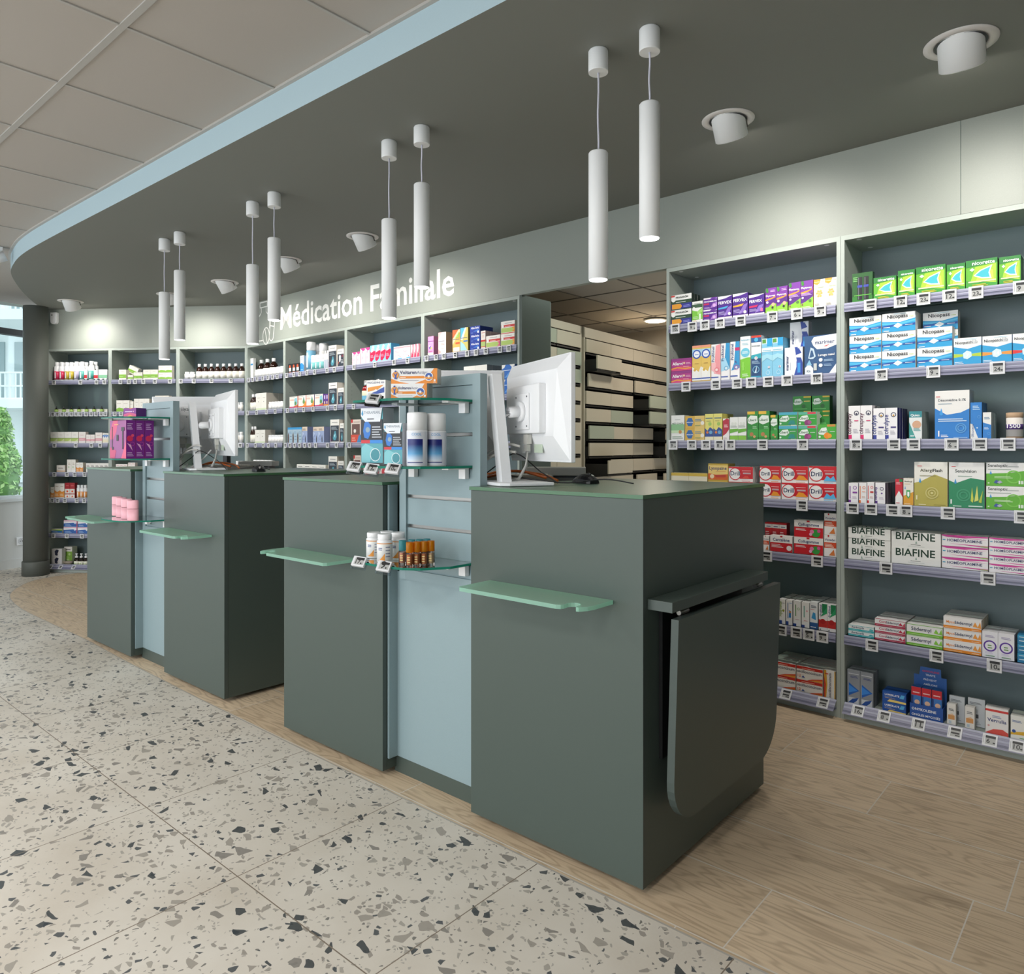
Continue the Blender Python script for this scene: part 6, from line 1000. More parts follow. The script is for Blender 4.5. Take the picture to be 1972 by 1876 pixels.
ITEMS = '''
R2|1|1641|1681|525|1|1|1|3|nicdark|dark green blister card with black tubes
R2|1|1682|1726|533|1|1|2|3|nic|green gum box with teal fin, shortest
R2|1|1729|1762|520|1|1|2|3|nic|narrow green gum box with teal fin
R2|1|1764|1821|512|1|1|2|3|nic|wide green gum box left of another narrow one
R2|1|1823|1859|508|1|1|2|3|nic|narrow green gum box between two wide ones
R2|1|1860|1921|499|1|1|2|3|nic|widest green gum box with teal fin
R2|1|1924|1966|493|1|1|3|3|nic|green gum box nearest the frame edge
R2|2|1635.5|1697|610|1|3|2|5|nicopass|white and blue lozenge carton, left stack
R2|2|1698.5|1763|602|1|3|2|5|nicopass|white and blue lozenge carton, middle stack
R2|2|1766|1834|631|1|2|1|5|nicopass|white and blue lozenge carton, right stack
R2|2|1777|1845|600|1|3|1|5|nicopass|white and blue lozenge carton, rear stack|0.06
R2|2|1836.5|1890.5|650|1|1|1|4|patchg|white and blue patch box with green band
R2|2|1891.5|1949|646|1|1|1|4|patcho|white and blue patch box with orange band
R2|2|1950|2005|641|1|1|1|4|patchr|white and blue patch box with red band
R2|3|1634|1680|781|2|1|3|4|cerpink|white ear spray box with crimson foot
R2|3|1681.5|1728.5|786|2|1|4|4|cerblue|white ear box with dark blue foot
R2|3|1750.5|1775.5|792|1|1|3|4|quies|white and teal ear care box
R2|3|1800|1867|752|1|1|2|5|desomed|large white and blue eye wash carton
R2|3|1868.5|1891|775|1|1|3|4|blue1|blue carton with white corner
R2|3|1892.5|1909|794|1|1|3|4|blue2|small white and blue carton
R2|4|1634|1653|930|1|1|4|4|cerviolet|small white box with violet side text
R2|4|1654|1669|930|1|1|4|4|cerorange|small white box with orange side text
R2|4|1670|1684|929|1|1|4|4|cerred|small white box with red side text
R2|4|1685.5|1705|930|1|1|4|4|cerdrop|small white box with dark violet text
R2|4|1724|1738.5|923|1|1|2|4|redw|red box with white centre
R2|4|1739.5|1759.5|921|1|1|2|4|bisal|white and ochre box with green shield
R2|4|1760.5|1825|890|1|1|2|5|allergif|large white and olive eye drop carton
R2|4|1827|1896.5|891|1|1|2|5|sensiv|large white and deep green eye carton
R2|4|1899|1980|891|1|2|2|5|sensiop|wide white and bright green carton
R2|5|1633.5|1715|1018|1|3|2|6|biaf|white cream carton with dark green capitals
R2|5|1716.5|1812|1026|1|2|2|6|biafl|larger white cream carton with dark green capitals
R2|5|1813.5|1903|1032|1|3|2|4|homeo|white and magenta ointment carton
R2|5|1904.5|1990|1038|1|4|2|4|homeo|slimmer white and magenta ointment carton
R2|6|1633.5|1683|1206|1|2|4|4|aureo|white and turquoise tube carton
R2|6|1684.5|1744|1194|1|3|4|4|corti|white and crimson tube carton
R2|6|1745.5|1815.5|1205|1|2|4|4|seder|white and lime tube carton
R2|6|1816.5|1890|1191|1|3|4|4|myco|white and orange tube carton
R2|6|1891|1953.5|1219|2|1|3|4|ring|white carton with purple ring
R2|6|1959|1992|1224|1|3|2|4|teal|blue-teal carton
R2|7|1631.5|1682|1293|2|1|2|4|greyb|silver box with blue chevron
R2|7|1699|1745|1334|1|2|2|4|lami|dark blue and yellow cream carton
R2|7|1823.5|1841|1356|1|1|1|3|tubew|slim white and tan tube box left
R2|7|1858|1877|1362|1|1|1|3|tubew|slim white and tan tube box right
R2|7|1828|1858|1341|1|1|1|1|card|white carded pack left|0.06
R2|7|1864|1897|1346|1|1|1|1|card|white carded pack right|0.06
R2|7|1897.5|1942.5|1364|1|1|1|4|verru|white box with red bars
R2|7|1946|1978|1380|1|1|2|4|yellb|white box with yellow band
R1|1|1290|1331.5|567|1|2|3|3|prana|dark green, blue and orange oil box
R1|1|1333|1353|580|1|1|1|3|slimg|slim white and light green box
R1|1|1354.5|1381|573|1|2|1|4|fimm|small purple lozenge box
R1|1|1382.5|1410|570|1|1|2|4|fervb|purple sachet box with light blue ribbon
R1|1|1411|1440.5|565|1|1|2|4|fervo|purple sachet box with yellow ribbon
R1|1|1442|1472.5|567|1|1|2|4|fervr|purple sachet box with pink ribbon
R1|1|1474|1517|553|2|1|2|4|phyp|purple and green syrup box with peach fruit
R1|1|1518.5|1566|542|2|1|2|4|phyg|taller purple and green box with orange ribbon
R1|1|1567|1612|536|2|1|2|4|propo|cream box with honeycomb cells
R1|2|1292|1332|690|1|2|1|3|allervi|magenta and orange allergy box
R1|2|1333|1368.5|665|2|1|2|4|oval|yellow box with blue oval ring
R1|2|1369.5|1387.5|663|1|1|2|4|prorp|white nasal spray box with pink band
R1|2|1388.5|1405.5|661|1|1|2|4|prorb|white nasal spray box with blue band
R1|2|1406.5|1424.5|658|1|1|2|4|prorm|white nasal spray box with magenta label
R1|2|1425.5|1445.5|648|1|1|2|4|actis|white and lime green nasal box
R1|2|1446.5|1466|646|1|1|2|5|physio|white and navy nasal box with red top
R1|2|1467|1508|651|2|1|2|5|pale|pale blue sea water box
R1|2|1511|1546|669|1|1|1|4|marv|white and royal blue nasal box, front
R1|2|1521|1557|620|1|2|1|4|marv|white and royal blue nasal box, rear stack|0.055
R1|2|1549|1611|645|1|1|1|5|mark|large navy nasal wash kit
R1|3|1291|1318|800|1|1|2|4|netg|white and green throat box
R1|3|1319|1356.5|801|1|2|2|4|hexa|yellow box with blue hexagon
R1|3|1357.5|1391|797|2|1|3|4|cel|yellow and dark blue floral box
R1|3|1392|1404.5|806|1|1|2|3|redsm|small white and red box
R1|3|1405.5|1437.5|803|2|1|2|4|wgreen|white box with light green base
R1|3|1439|1482.5|792|2|1|2|4|libv|tall dark green throat box
R1|3|1483.5|1498|799|1|1|2|4|libv|slim dark green throat box
R1|3|1499.5|1535.5|794|1|2|1|4|libh|green and teal pastille box
R1|3|1537|1573|793|1|2|1|4|libp|green and plum pastille box
R1|3|1575|1611|817|1|1|1|4|libo|green and orange pastille box
R1|3|1526.5|1562|763|1|3|1|4|liblg|dark green box in rear left stack|0.055
R1|3|1563.5|1598|762|1|3|1|4|liblg|dark green box in rear right stack|0.055
R1|4|1289.5|1362|911|2|1|2|4|lysow|short white and yellow lozenge box
R1|4|1363.5|1401.5|893|1|2|2|4|lysot|yellow and orange lozenge box
R1|4|1403|1450|899|1|2|3|4|drillr|red and white round-logo box with red flame
R1|4|1463|1503.5|898|1|2|1|4|drillo|red and white round-logo box left with orange flame
R1|4|1505|1556|898|1|2|1|4|drillo|red and white round-logo box middle with orange flame
R1|4|1557.5|1611|898|1|2|1|4|drillb|red and white round-logo box with blue flame
R1|5|1470|1481|1032|1|1|1|4|vocad|sliver of white and orange box behind counter
R1|5|1473|1515|1007|3|1|1|4|redtall|tall red and white box|0.06
R1|5|1483|1526|1032|1|1|1|4|cantab|white and red box with white ball
R1|5|1529|1585|1003|1|2|1|5|collu|white and red box with green ball
R1|5|1587|1611|989|1|2|1|4|vocad|white and orange voice box
R1|6|1499.5|1512.5|1154|1|1|4|4|nose1|slim white box with olive lettering
R1|6|1513.5|1526|1156|1|1|4|4|nose2|slim white box with blue window
R1|6|1527.5|1542.5|1158|1|1|4|4|nose3|slim white box with green lettering
R1|6|1543.5|1558.5|1160|1|1|4|4|nose4|slim white box with teal lettering
R1|6|1559.5|1575|1160|1|1|4|4|nose5|slim white box with dark blue foot
R1|6|1576.5|1610|1164|2|1|4|4|prorg|white, green and red nasal box
R1|7|1481|1532|1276|1|2|4|5|oscil|red and white pellet carton, left stack
R1|7|1533.5|1584.5|1286|1|2|4|5|oscil|red and white pellet carton, right stack
R1|7|1586.5|1609|1292|1|1|4|4|oscilv|upright yellow and red pellet carton
L7|1|824|835|648|1|1|1|9|pinkb|pink box with purple bird print
L7|1|844|859|640|1|1|1|9|peach|tall cream and pink box
L7|1|871.5|886|635|1|1|1|6|dore|orange and gold box
L7|1|886.7|901.5|631|1|1|1|6|dorb|light blue and gold box
L7|1|905|924.5|628|1|3|2|6|alka|navy blue box
L7|1|926|935|637|1|1|4|5|redgv|white, red and green upright box
L7|1|936|963|646|1|1|3|5|fitr|white, red and lime box with pink arrow
L7|1|964.5|991|618|1|2|1|5|fito|white, red and lime box with orange arrow
L7|2|893|938|704|2|1|4|5|upsa|white and blue effervescent box
L7|2|966|991|702|1|2|1|5|blueex|blue box with white corners
L6|1|678|693|678|2|1|1|5|pinks|short slim pink and white box
L6|1|693.5|712|670|2|1|1|5|pinks|tall slim pink and white box
L6|1|713|753|663|4|1|1|8|drop|sky blue box with crimson drop
L6|1|758|790|666|2|1|1|3|wpink|white box with pale pink top
L6|1|791|808|663|3|1|1|5|curvp|pink box with white curve
L6|3|676|695|808|1|1|2|5|tenred|beige and red device box
L6|4|681|695|877|1|1|1|5|tenred|low beige and red device box
L6|4|700|749|893|3|1|1|5|redw2|white box with red disc
L5|1|555|577|700|3|1|1|3|blko|black vial box with orange label
L5|1|578|585|685|1|1|1|4|blw|blue and white slim box
L5|1|632.5|648|665|1|1|2|8|tenw|white framed black device box
L5|1|649.5|662|672|1|1|1|5|tenp|black mask device box
L5|2|557.5|573|764|1|1|1|4|colo1|white box with raspberry foot
L5|2|573.7|605|761|2|1|1|4|colo2|white box with orange foot
L5|2|606|622|759|1|1|1|4|colo1|white box with purple foot
L5|2|623|632|759|2|1|1|4|violet|slim violet box
L5|2|633|649|737|1|1|2|8|tenw|tall white framed black box
L5|2|650.5|662|747|1|1|1|5|tenw|short white framed black box
L5|3|554|581|823|3|1|1|5|bluev|pale blue vial box with brown bottle
L5|3|582|592|822|1|1|1|8|beig|lilac and beige box standing first
L5|3|603|624|822|2|1|1|8|beig|lilac and beige box
L5|3|636|653|808|1|1|2|7|tenw|tall white framed box with blue mask
L5|3|654.5|662|815|1|1|1|5|tenw|narrow white framed box
L5|4|571.5|627|895|4|1|1|4|wlime|small white and lime box
L5|4|632.5|649|879|1|1|2|7|tenw|tall white and black box
L5|4|651|662|888|1|1|1|5|tenw|short white and black box
L4|2|493|513|757|2|1|3|6|wplain|white carton with green rim
L4|3|491|510.5|828|2|1|2|5|wplain|shorter white carton with green rim
L2|1|229|243|712|1|1|1|5|wg|white and green box standing leftmost
L2|1|246|256|722|1|1|1|4|wg|small white and green box
L2|1|257.5|274|717|2|1|1|4|wg|narrow white and green box
L2|1|275.5|304|712|2|1|1|4|wg|wide white and green box
L2|1|305|331|704|2|2|1|4|wg2|stacked white and green box
L2|2|224|249.5|771|2|1|1|4|wg2|large white and green carton
L2|2|250.5|257|773|1|1|1|4|wg2|small white and green carton
L2|2|258|287.5|768|3|1|1|4|wplain|plain cream carton
L2|2|298|325|762|1|2|1|5|orangeb|cream box with orange square
L2|3|218|330|830|6|1|1|4|wlg|cream and lime carton
L2|4|223|245|894|3|1|1|4|redw2|small white and red box
L2|4|246.5|260|891|2|1|1|4|redw2|taller white and red box
L3|2|350|360|776|1|1|1|4|wg2|white and green carton
L1|3|97|151|832|4|1|1|4|wlg|cream and lime carton
L1|3|152|165|832|1|1|1|4|wpk|cream and rose carton, tall
L1|3|166|182.5|837|2|1|1|4|wpk|cream and rose carton, short
L1|3|183.5|196.5|833|1|1|1|4|wpk|cream and rose carton, wide
L1|3|197.5|209|834|1|1|1|4|wbl|cream carton with blue waves
L1|4|109|125|896|1|1|1|5|whiteo|white and orange carton beside cream boxes
L1|4|129|145.5|885|2|1|1|4|wcream|tall cream box with green disc
L1|4|146.5|160|891|2|1|1|4|worg|cream and orange box
L1|4|165.5|209|892|5|1|1|4|wtext|white box with grey print
L1|5|97|104|938|1|1|1|4|worg|small orange and white box
L1|5|105|124|931|2|1|1|4|worg|tall orange and white box
L1|5|125|144|930|2|1|1|4|redb|red and white box
L1|6|99|120|1019|1|1|1|5|grbl|green and blue low carton
L1|6|122.5|148.5|1002|1|2|1|5|blwp|white and blue carton with pink rim
L1|6|149.5|170|1003|1|2|1|5|blwp|white and blue carton by the counter
L1|7|99|119|1057|1|2|1|5|knee|grey-white box with dark knee brace
L1|7|123.5|139|1053|1|1|1|7|grwh|large green and white box|0.07
L1|2|105|207|788|7|1|1|2.5|wcream|tiny cream box between dropper bottles|0.03
'''
# bottles: bay|shelf|x0|x1|ytop|cols|deep|kind|desc
BOTT = '''
R2|3|1935|1969.5|795|1|1|kraft|kraft brown tub with purple label
L6|2|693|728|733|3|1|syrup|red liquid bottle with silver cap
L5|1|585.5|598|661|1|1|sprayw|tall blue and white spray can in front
L5|1|598.7|622|664|2|1|sprayw2|tall blue and white spray can behind|0.075
L5|1|596|620.5|685|3|1|sprays|short white and aqua spray can
L5|1|622|631|676|2|1|gel|white and pale grey flask
L4|1|490|526|693|3|1|brown|brown syrup bottle in back row|0.06
L4|1|488|543|710|8|1|jar|small white bottle in front row
L4|2|479.5|492|760|2|1|brown|brown bottle with white cap
L4|2|515|543|774|5|1|jar|small white bottle
L4|3|480|490|822|2|1|brown|brown bottle with white cap
L4|3|514.5|543|838|5|1|jar|small white bottle
L4|4|484|520|886|5|1|jarb|dark jar with white cap
L3|1|353|373|717|2|1|jar|small white bottle
L3|1|375|469|701|8|1|brown|brown syrup bottle with white cap
L3|2|446|467|775|3|1|jar|small white bottle
L3|3|451|467|832|2|1|jar|small white bottle
L3|4|452|467|888|2|1|jar|small white bottle
L1|1|101.5|121|698|2|2|canp|white aerosol with crimson label
L1|1|122|139|698|2|2|cany|white aerosol with yellow label
L1|1|140|149|697|1|2|canl|white aerosol with lilac label
L1|1|150.5|160|697|1|2|cant|white aerosol with teal label
L1|1|161|167|712|1|1|tuber|small white tube with red foot
L1|1|168|178|696|1|2|cant|tallest white aerosol with teal label
L1|1|179|187|713|1|1|tuber|wide white tube with red foot
L1|1|188|205|712|2|1|tubeg|white tube with green label
L1|2|99|201|783|7|1|drops|dark dropper bottle with green label
L1|5|146|166|934|3|1|canw|white flask with orange label
L1|7|140|167|1066|3|1|pump|dark bottle with white pump
'''
# ------------------------------------------------------------------ goods on the shelves
def words(s): return len(s.replace(',', ' ').split())
MESH = {}
GAP = 0.0012
def pack_mesh(key, w_, h_, d_, name='carton'):
    k = (key, round(w_, 3), round(h_, 3), round(d_, 3))
    if k not in MESH:
        base, side, spec = D[key]; mb = MB(); w2, h2, d2 = k[1], k[2], k[3]
        mb.box((0, 0, 0), (w2, d2, h2), side, front=base, side=side, top=base)
        deco(mb, spec, w2, h2, 0.0); MESH[k] = mb.mesh(name)
    return MESH[k], k[1]
PRODUCTS = []
USED = {}
def col_word(c, n):
    if n == 1: return ''
    if n == 2: return ('left one', 'right one')[c]
    if n == 3: return ('left one', 'middle one', 'right one')[c]
    return ('first', 'second', 'third', 'fourth', 'fifth', 'sixth', 'seventh', 'eighth')[c]+' from left'
def stk_word(s_, n):
    if n == 1: return ''
    if n == 2: return ('bottom', 'top')[s_]
    if n == 3: return ('bottom', 'middle', 'top')[s_]
    return ('bottom', 'second up', 'third up', 'top')[s_]
def row_word(r, n):
    if n == 1: return ''
    return ('front row', 'second row back', 'third row back', 'fourth row back')[r]
SHW = {'R1': 'bay right of doorway', 'R2': 'rightmost bay', 'L1': 'leftmost bay', 'L2': 'second bay', 'L3': 'third bay', 'L4': 'corner bay', 'L5': 'fifth bay', 'L6': 'sixth bay', 'L7': 'bay left of doorway'}
def make_label(desc, c, cn, s_, sn, r, rn, place):
    bits = [b for b in (col_word(c, cn), stk_word(s_, sn), row_word(r, rn)) if b]
    lab = desc+', '+(', '.join(bits)+', ' if bits else '')+place
    if words(lab) > 16: lab = lab.replace(' one', '').replace(' row back', ' row').replace(' from left', '')
    if words(lab) > 16: lab = lab.replace(' of doorway', ' of door').replace(' shelf', '')
    if words(lab) > 16: lab = lab.replace('front row, ', '').replace(' and ', ' ')
    if words(lab) > 16: print('LONG', lab)
    return lab
def bay_uv(bn, px, back):
    A, B, ang, W_, t = BF[bn]; a, b_ = Vector(A), Vector(B); u = (b_-a).normalized(); n_ = Vector((-u.y, u.x)); a2 = a+n_*back; b2 = b_+n_*back
    x, y, _ = at_line(px, a2, b2); return (Vector((x, y))-a2).dot(u), (x, y)
def bay_pt(bn, u_, v_):
    A, B, ang, W_, t = BF[bn]; a, b_ = Vector(A), Vector(B); u = (b_-a).normalized(); n_ = Vector((-u.y, u.x)); p = a+u*u_+n_*v_
    return p.x, p.y, ang
FRONT = 0.012
KINDS = {}
for nm_, ks in (('gum_box', 'nic nicdark nicopass'), ('patch_box', 'patchg patcho patchr'), ('ear_care_box', 'cerpink cerblue cerorange cerred cerviolet cerdrop quies'), ('eye_care_box', 'desomed blue1 blue2 allergif sensiv sensiop bisal redw'),
                ('cream_carton', 'biaf biafl homeo aureo corti seder myco lami verru yellb'), ('nasal_spray_box', 'oval prorp prorb prorm actis physio pale marv mark nose1 nose2 nose3 nose4 nose5 prorg'),
                ('lozenge_box', 'lysow lysot drillr drillo drillb cantab collu vocad libh libp libo libv liblg hexa cel redsm wgreen netg redtall fimm'), ('sachet_box', 'fervb fervo fervr phyp phyg propo prana slimg'), ('pellet_carton', 'oscil oscilv'), ('gel_pack_box', 'tenw tenp tenred thera')):
    for k_ in ks.split(): KINDS[k_] = nm_
for line in ITEMS.strip().splitlines():
    q = line.split('|'); bn, k = q[0], int(q[1])-1; x0, x1, yt = map(float, q[2:5]); cn, sn, rn = map(int, q[5:8]); dep = float(q[8])/100; key, desc = q[9], q[10]; extra = float(q[11]) if len(q) > 11 else 0.0
    W_ = BF[bn][3]; back = FRONT+extra
    u0, _ = bay_uv(bn, x0, back); u1, _ = bay_uv(bn, x1, back); u0 = max(u0, 0.021); u1 = min(u1, W_-0.02)
    um, pm = bay_uv(bn, (x0+x1)/2, back); H_ = z_at(yt, *pm)-SZ[k]; h_ = H_/sn
    cw = (u1-u0)/cn; place = f'{ORD[k]} shelf, {SHW[bn]}'; rn = min(rn, int((0.255-back)/(dep+0.002))) or 1
    me, ww_ = pack_mesh(key, cw-GAP, h_-0.0006, dep); kind_name = KINDS.get(key, 'medicine_box')
    for r in range(rn):
        for c in range(cn):
            for s_ in range(sn):
                ju = 0 if r == 0 else random.uniform(-0.0005, 0.0005)
                x, y, ang = bay_pt(bn, u0+c*cw+GAP/2+ju, back+r*(dep+0.002)+(0.0015*((s_+c) % 2) if r == 0 and dep < 0.07 and sn > 1 else 0))
                o = link(kind_name, me, None, (x, y, SZ[k]+0.0005+s_*h_), ang)
                tag(o, make_label(desc, c, cn, s_, sn, r, rn, place), 'box', f'{desc} on the {place}' if cn*sn*rn > 1 else None)
def lid(mb, r, z0, z1, m, seg=18): mb.lathe([(r*0.97, z0), (r, z0+0.001), (r, z1-0.002), (r*0.93, z1)], m, seg)
def bottle_mesh(kind, w_, h_):
    k = (kind, round(w_, 3), round(h_, 3))
    if k in MESH: return MESH[k]
    r = k[1]/2; h = k[2]; b = MB(); c = MB(); wht = M_WHITE
    def body(prof): b.lathe(prof, prof[0][2] if len(prof[0]) > 2 else M_WHITE, 20)
    if kind in ('jar', 'jarb'):
        m = M_WHITE if kind == 'jar' else mat('#231815', 0.2); lab = mat('#f2f0ec', 0.4)
        b.lathe([(r*0.93, 0), (r, 0.003, m), (r, h*0.1, m), (r*1.004, h*0.1, lab), (r*1.004, h*0.62, lab), (r, h*0.62, m), (r, h*0.7, m), (r*0.8, h*0.78, m)], m, 18); lid(c, r*0.86, h*0.785, h, wht)
        for q in range(3): b.face([(-r*0.5, -r*0.93, h*(0.2+q*0.12)), (r*0.4, -r*0.95, h*(0.2+q*0.12)), (r*0.4, -r*0.95, h*(0.25+q*0.12)), (-r*0.5, -r*0.93, h*(0.25+q*0.12))], ('#7ea8c8', '#c8a0a8', '#b0b4b0')[q])
    elif kind == 'brown':
        m = mat('#2a140c', 0.12); lab = mat('#efece2', 0.5)
        b.lathe([(r*0.94, 0), (r, 0.004, m), (r, h*0.04, mat('#8cc048')), (r*1.005, h*0.04, lab), (r*1.005, h*0.5, lab), (r, h*0.5, m), (r*0.98, h*0.6, m), (r*0.75, h*0.72, m), (r*0.4, h*0.79, m), (r*0.36, h*0.82, m)], m, 20); lid(c, r*0.48, h*0.822, h, wht)
        b.face([(-r*0.5, -r*0.9, h*0.28), (r*0.5, -r*0.9, h*0.28), (r*0.5, -r*0.9, h*0.31), (-r*0.5, -r*0.9, h*0.31)], '#b8c070')
    elif kind == 'syrup':
        m = mat('#8c1c20', 0.12); lab = mat('#d8d4b8', 0.5)
        b.lathe([(r*0.94, 0), (r, 0.004, m), (r*1.004, h*0.06, lab), (r*1.004, h*0.34, mat('#6cb0d0')), (r*1.004, h*0.55, lab), (r, h*0.55, m), (r*0.9, h*0.68, m), (r*0.45, h*0.78, m)], m, 20); lid(c, r*0.6, h*0.785, h, mat('#c8c8c8', 0.25, 0.6))
    elif kind in ('sprayw', 'sprayw2', 'sprays', 'canp', 'cany', 'canl', 'cant', 'canw'):
        lc = {'sprayw': '#7cb8d8', 'sprayw2': '#dcdcdc', 'sprays': '#7cc8c8', 'canp': '#d8305c', 'cany': '#c8b43c', 'canl': '#c0b4d0', 'cant': '#5cb8ac', 'canw': '#e8a05c'}[kind]; lab = mat(lc, 0.4); m = M_WHITE
        f = 0.72 if kind[0] == 's' else 0.78
        lt = 0.7 if kind in ('sprayw', 'sprayw2') else 0.5 if kind != 'sprays' else 0.52
        b.lathe([(r*0.95, 0), (r, 0.004, m), (r, h*0.06, m), (r*1.004, h*0.06, lab), (r*1.004, h*lt, lab), (r, h*lt, m), (r, h*(f-0.04), m), (r*0.9, h*f, m)], m, 20)
        lid(c, r*(0.97 if kind[0] == 's' else 0.75), h*(f+0.002), h, wht)
        b.face([(-r*0.25, -r*1.012, h*0.12), (r*0.25, -r*1.012, h*0.12), (r*0.25, -r*1.012, h*lt*0.9), (-r*0.25, -r*1.012, h*lt*0.9)], '#f0f2f2')
    elif kind == 'gel':
        m = mat('#e4e6e4', 0.3); b.lathe([(r*0.9, 0), (r, 0.004), (r, h*0.5, mat('#c4ccd8')), (r*0.96, h*0.8, m), (r*0.5, h*0.88, m)], m, 16); lid(c, r*0.5, h*0.882, h, wht)
    elif kind == 'kraft':
        m = mat('#c8a888', 0.8); lab = mat('#5c3f88', 0.5); b.lathe([(r*0.97, 0), (r, 0.003, m), (r, h*0.08, m), (r*1.004, h*0.08, mat('#ece6e0')), (r*1.004, h*0.35, mat('#ece6e0')), (r*1.006, h*0.35, lab), (r*1.006, h*0.55, lab), (r*1.004, h*0.55, mat('#ece6e0')), (r*1.004, h*0.8, mat('#ece6e0')), (r, h*0.8, m)], m, 28); lid(c, r*1.02, h*0.802, h, m, 28)
        put_text(b, '1500', lambda x, q, wd: (-0.022+x*0.044/wd, -r*1.06, h*0.4+q*0.044/wd), '#ffffff', True)
    elif kind in ('tuber', 'tubeg'):
        lc = '#d02c34' if kind == 'tuber' else '#8cc8a0'; b.box((-r, -0.01, h*0.14), (r, 0.01, h), M_WHITE); b.box((-r*0.98, -0.0106, h*0.2), (r*0.98, -0.0101, h*0.5), lc); c.lathe([(r*0.6, 0), (r*0.6, h*0.135)], wht, 16)
    elif kind == 'drops':
        m = mat('#1d1410', 0.15); lab = mat('#a8c86c', 0.5)
        b.lathe([(r*0.94, 0), (r, 0.003, m), (r*1.004, h*0.06, lab), (r*1.004, h*0.45, lab), (r, h*0.45, m), (r*0.95, h*0.52, m), (r*0.4, h*0.62, m)], m, 16); c.lathe([(r*0.5, h*0.625), (r*0.5, h*0.76), (r*0.3, h*0.78), (r*0.26, h*0.95), (r*0.15, h)], M_BLACK, 14)
    elif kind == 'pump':
        m = mat('#1d1410', 0.15); lab = mat('#e8e8d8', 0.5)
        b.lathe([(r*0.94, 0), (r, 0.004, m), (r, h*0.03, m), (r*1.004, h*0.03, lab), (r*1.004, h*0.34, lab), (r, h*0.34, m), (r*0.98, h*0.5, m), (r*0.5, h*0.62, m)], m, 18)
        c.lathe([(r*0.6, h*0.625), (r*0.6, h*0.76), (r*0.2, h*0.78), (r*0.2, h*0.9), (r*0.5, h*0.91), (r*0.5, h)], wht, 16); b.face([(-r*0.4, -r*0.98, h*0.08), (r*0.4, -r*0.98, h*0.08), (r*0.4, -r*0.98, h*0.2), (-r*0.4, -r*0.98, h*0.2)], '#8cb84c')
    MESH[k] = (b.mesh('body'), c.mesh('cap')); return MESH[k]
BCAT = {'jar': ('pill_jar', 'jar'), 'jarb': ('pill_jar', 'jar'), 'brown': ('syrup_bottle', 'bottle'), 'syrup': ('syrup_bottle', 'bottle'), 'gel': ('flask', 'bottle'), 'kraft': ('cardboard_tub', 'tub'), 'tuber': ('cream_tube', 'tube'), 'tubeg': ('cream_tube', 'tube'), 'drops': ('dropper_bottle', 'bottle'), 'pump': ('pump_bottle', 'bottle')}
def put_bottle(kind, w_, h_, x, y, z, ang, label, group=None):
    nm, cat = BCAT.get(kind, ('spray_can', 'spray can')); bm_, cm_ = bottle_mesh(kind, w_, h_)
    o = link(nm, bm_, None, (x, y, z), ang); tag(o, label, cat, group); link('cap', cm_, o); return o
for line in BOTT.strip().splitlines():
    q = line.split('|'); bn, k = q[0], int(q[1])-1; x0, x1, yt = map(float, q[2:5]); cn, rn = int(q[5]), int(q[6]); kind, desc = q[7], q[8]; extra = float(q[9]) if len(q) > 9 else 0.0
    back = FRONT+extra; u0, _ = bay_uv(bn, x0, back); u1, _ = bay_uv(bn, x1, back); u0 = max(u0, 0.021); u1 = min(u1, BF[bn][3]-0.021)
    cw = (u1-u0)/cn; dia = min(cw-0.0015, 0.078); 
    um, pm = bay_uv(bn, (x0+x1)/2, back+dia/2); h_ = z_at(yt, *pm)-SZ[k]; place = f'{ORD[k]} shelf, {SHW[bn]}'
    if kind == 'drops': dia = min(dia, 0.032); back -= 0.0
    rn = max(1, min(rn, int((0.25-back)/(dia+0.002))))
    for r in range(rn):
        for c in range(cn):
            x, y, ang = bay_pt(bn, u0+(c+0.5)*cw, back+dia/2+r*(dia+0.003))
            put_bottle(kind, dia, h_, x, y, SZ[k]+0.0005, ang, make_label(desc, c, cn, 0, 1, r, rn, place), f'{desc} on the {place}' if cn*rn > 1 else None)
# ------------------------------------------------------------------ nail lacquer counter display on the lowest shelf
x, y, ang = bay_pt('R2', bay_uv('R2', 1752, 0.02)[0], 0.02); wd_ = bay_uv('R2', 1816, 0.02)[0]-bay_uv('R2', 1752, 0.02)[0]
t = thing('counter_display', 'blue cardboard display tray holding red and blue cartons, bottom shelf, rightmost bay', 'display', (x, y, SZ[6]+0.0005), ang)
BL = '#2454a4'; m_ = MB(); hh = 0.20
m_.box((0, 0, 0), (wd_, 0.002, 0.058), BL); m_.box((0, 0.002, 0), (0.002, 0.07, 0.058), BL); m_.box((wd_-0.002, 0.002, 0), (wd_, 0.07, 0.058), BL); m_.box((0.002, 0.002, 0), (wd_-0.002, 0.07, 0.002), BL)
deco(m_, 'TONYKOLEINE,.06,.55,.74,#ffffff,b;TONGLES MYCOSÉS,.06,.16,.86,#ffffff,b', wd_, 0.058, 0); m_.build('tray', t)
m_ = MB(); m_.prism_xz([(0, 0.0025), (wd_, 0.0025), (wd_, hh-0.035), (wd_-0.02, hh-0.035), (wd_-0.022, hh), (0.025, hh), (0.02, hh-0.035), (0, hh-0.035)], 0.072, 0.074, '#3468b4')
deco(m_, 'TONYKOLEINE,.26,.9,.52,#d83040,b;TTRAITE,.36,.82,.3,#e8f0fa,b;TPRÉVIENT,.3,.72,.4,#e8f0fa,b;TAMÉLIORE,.3,.62,.42,#e8f0fa,b', wd_, hh, 0.0718); m_.build('header_card', t)
D['onyb'] = ('#3c78c0', '#2c5ca0', 'R0,.72,1,1,#d02834;L1,.15,.8,.85,.88,#f0c8c8;C.6,.5,.28,#e0b8a0;R0,0,.2,.7,#1f3f80;L2,.3,.1,.9,.3,#c8dcf0')
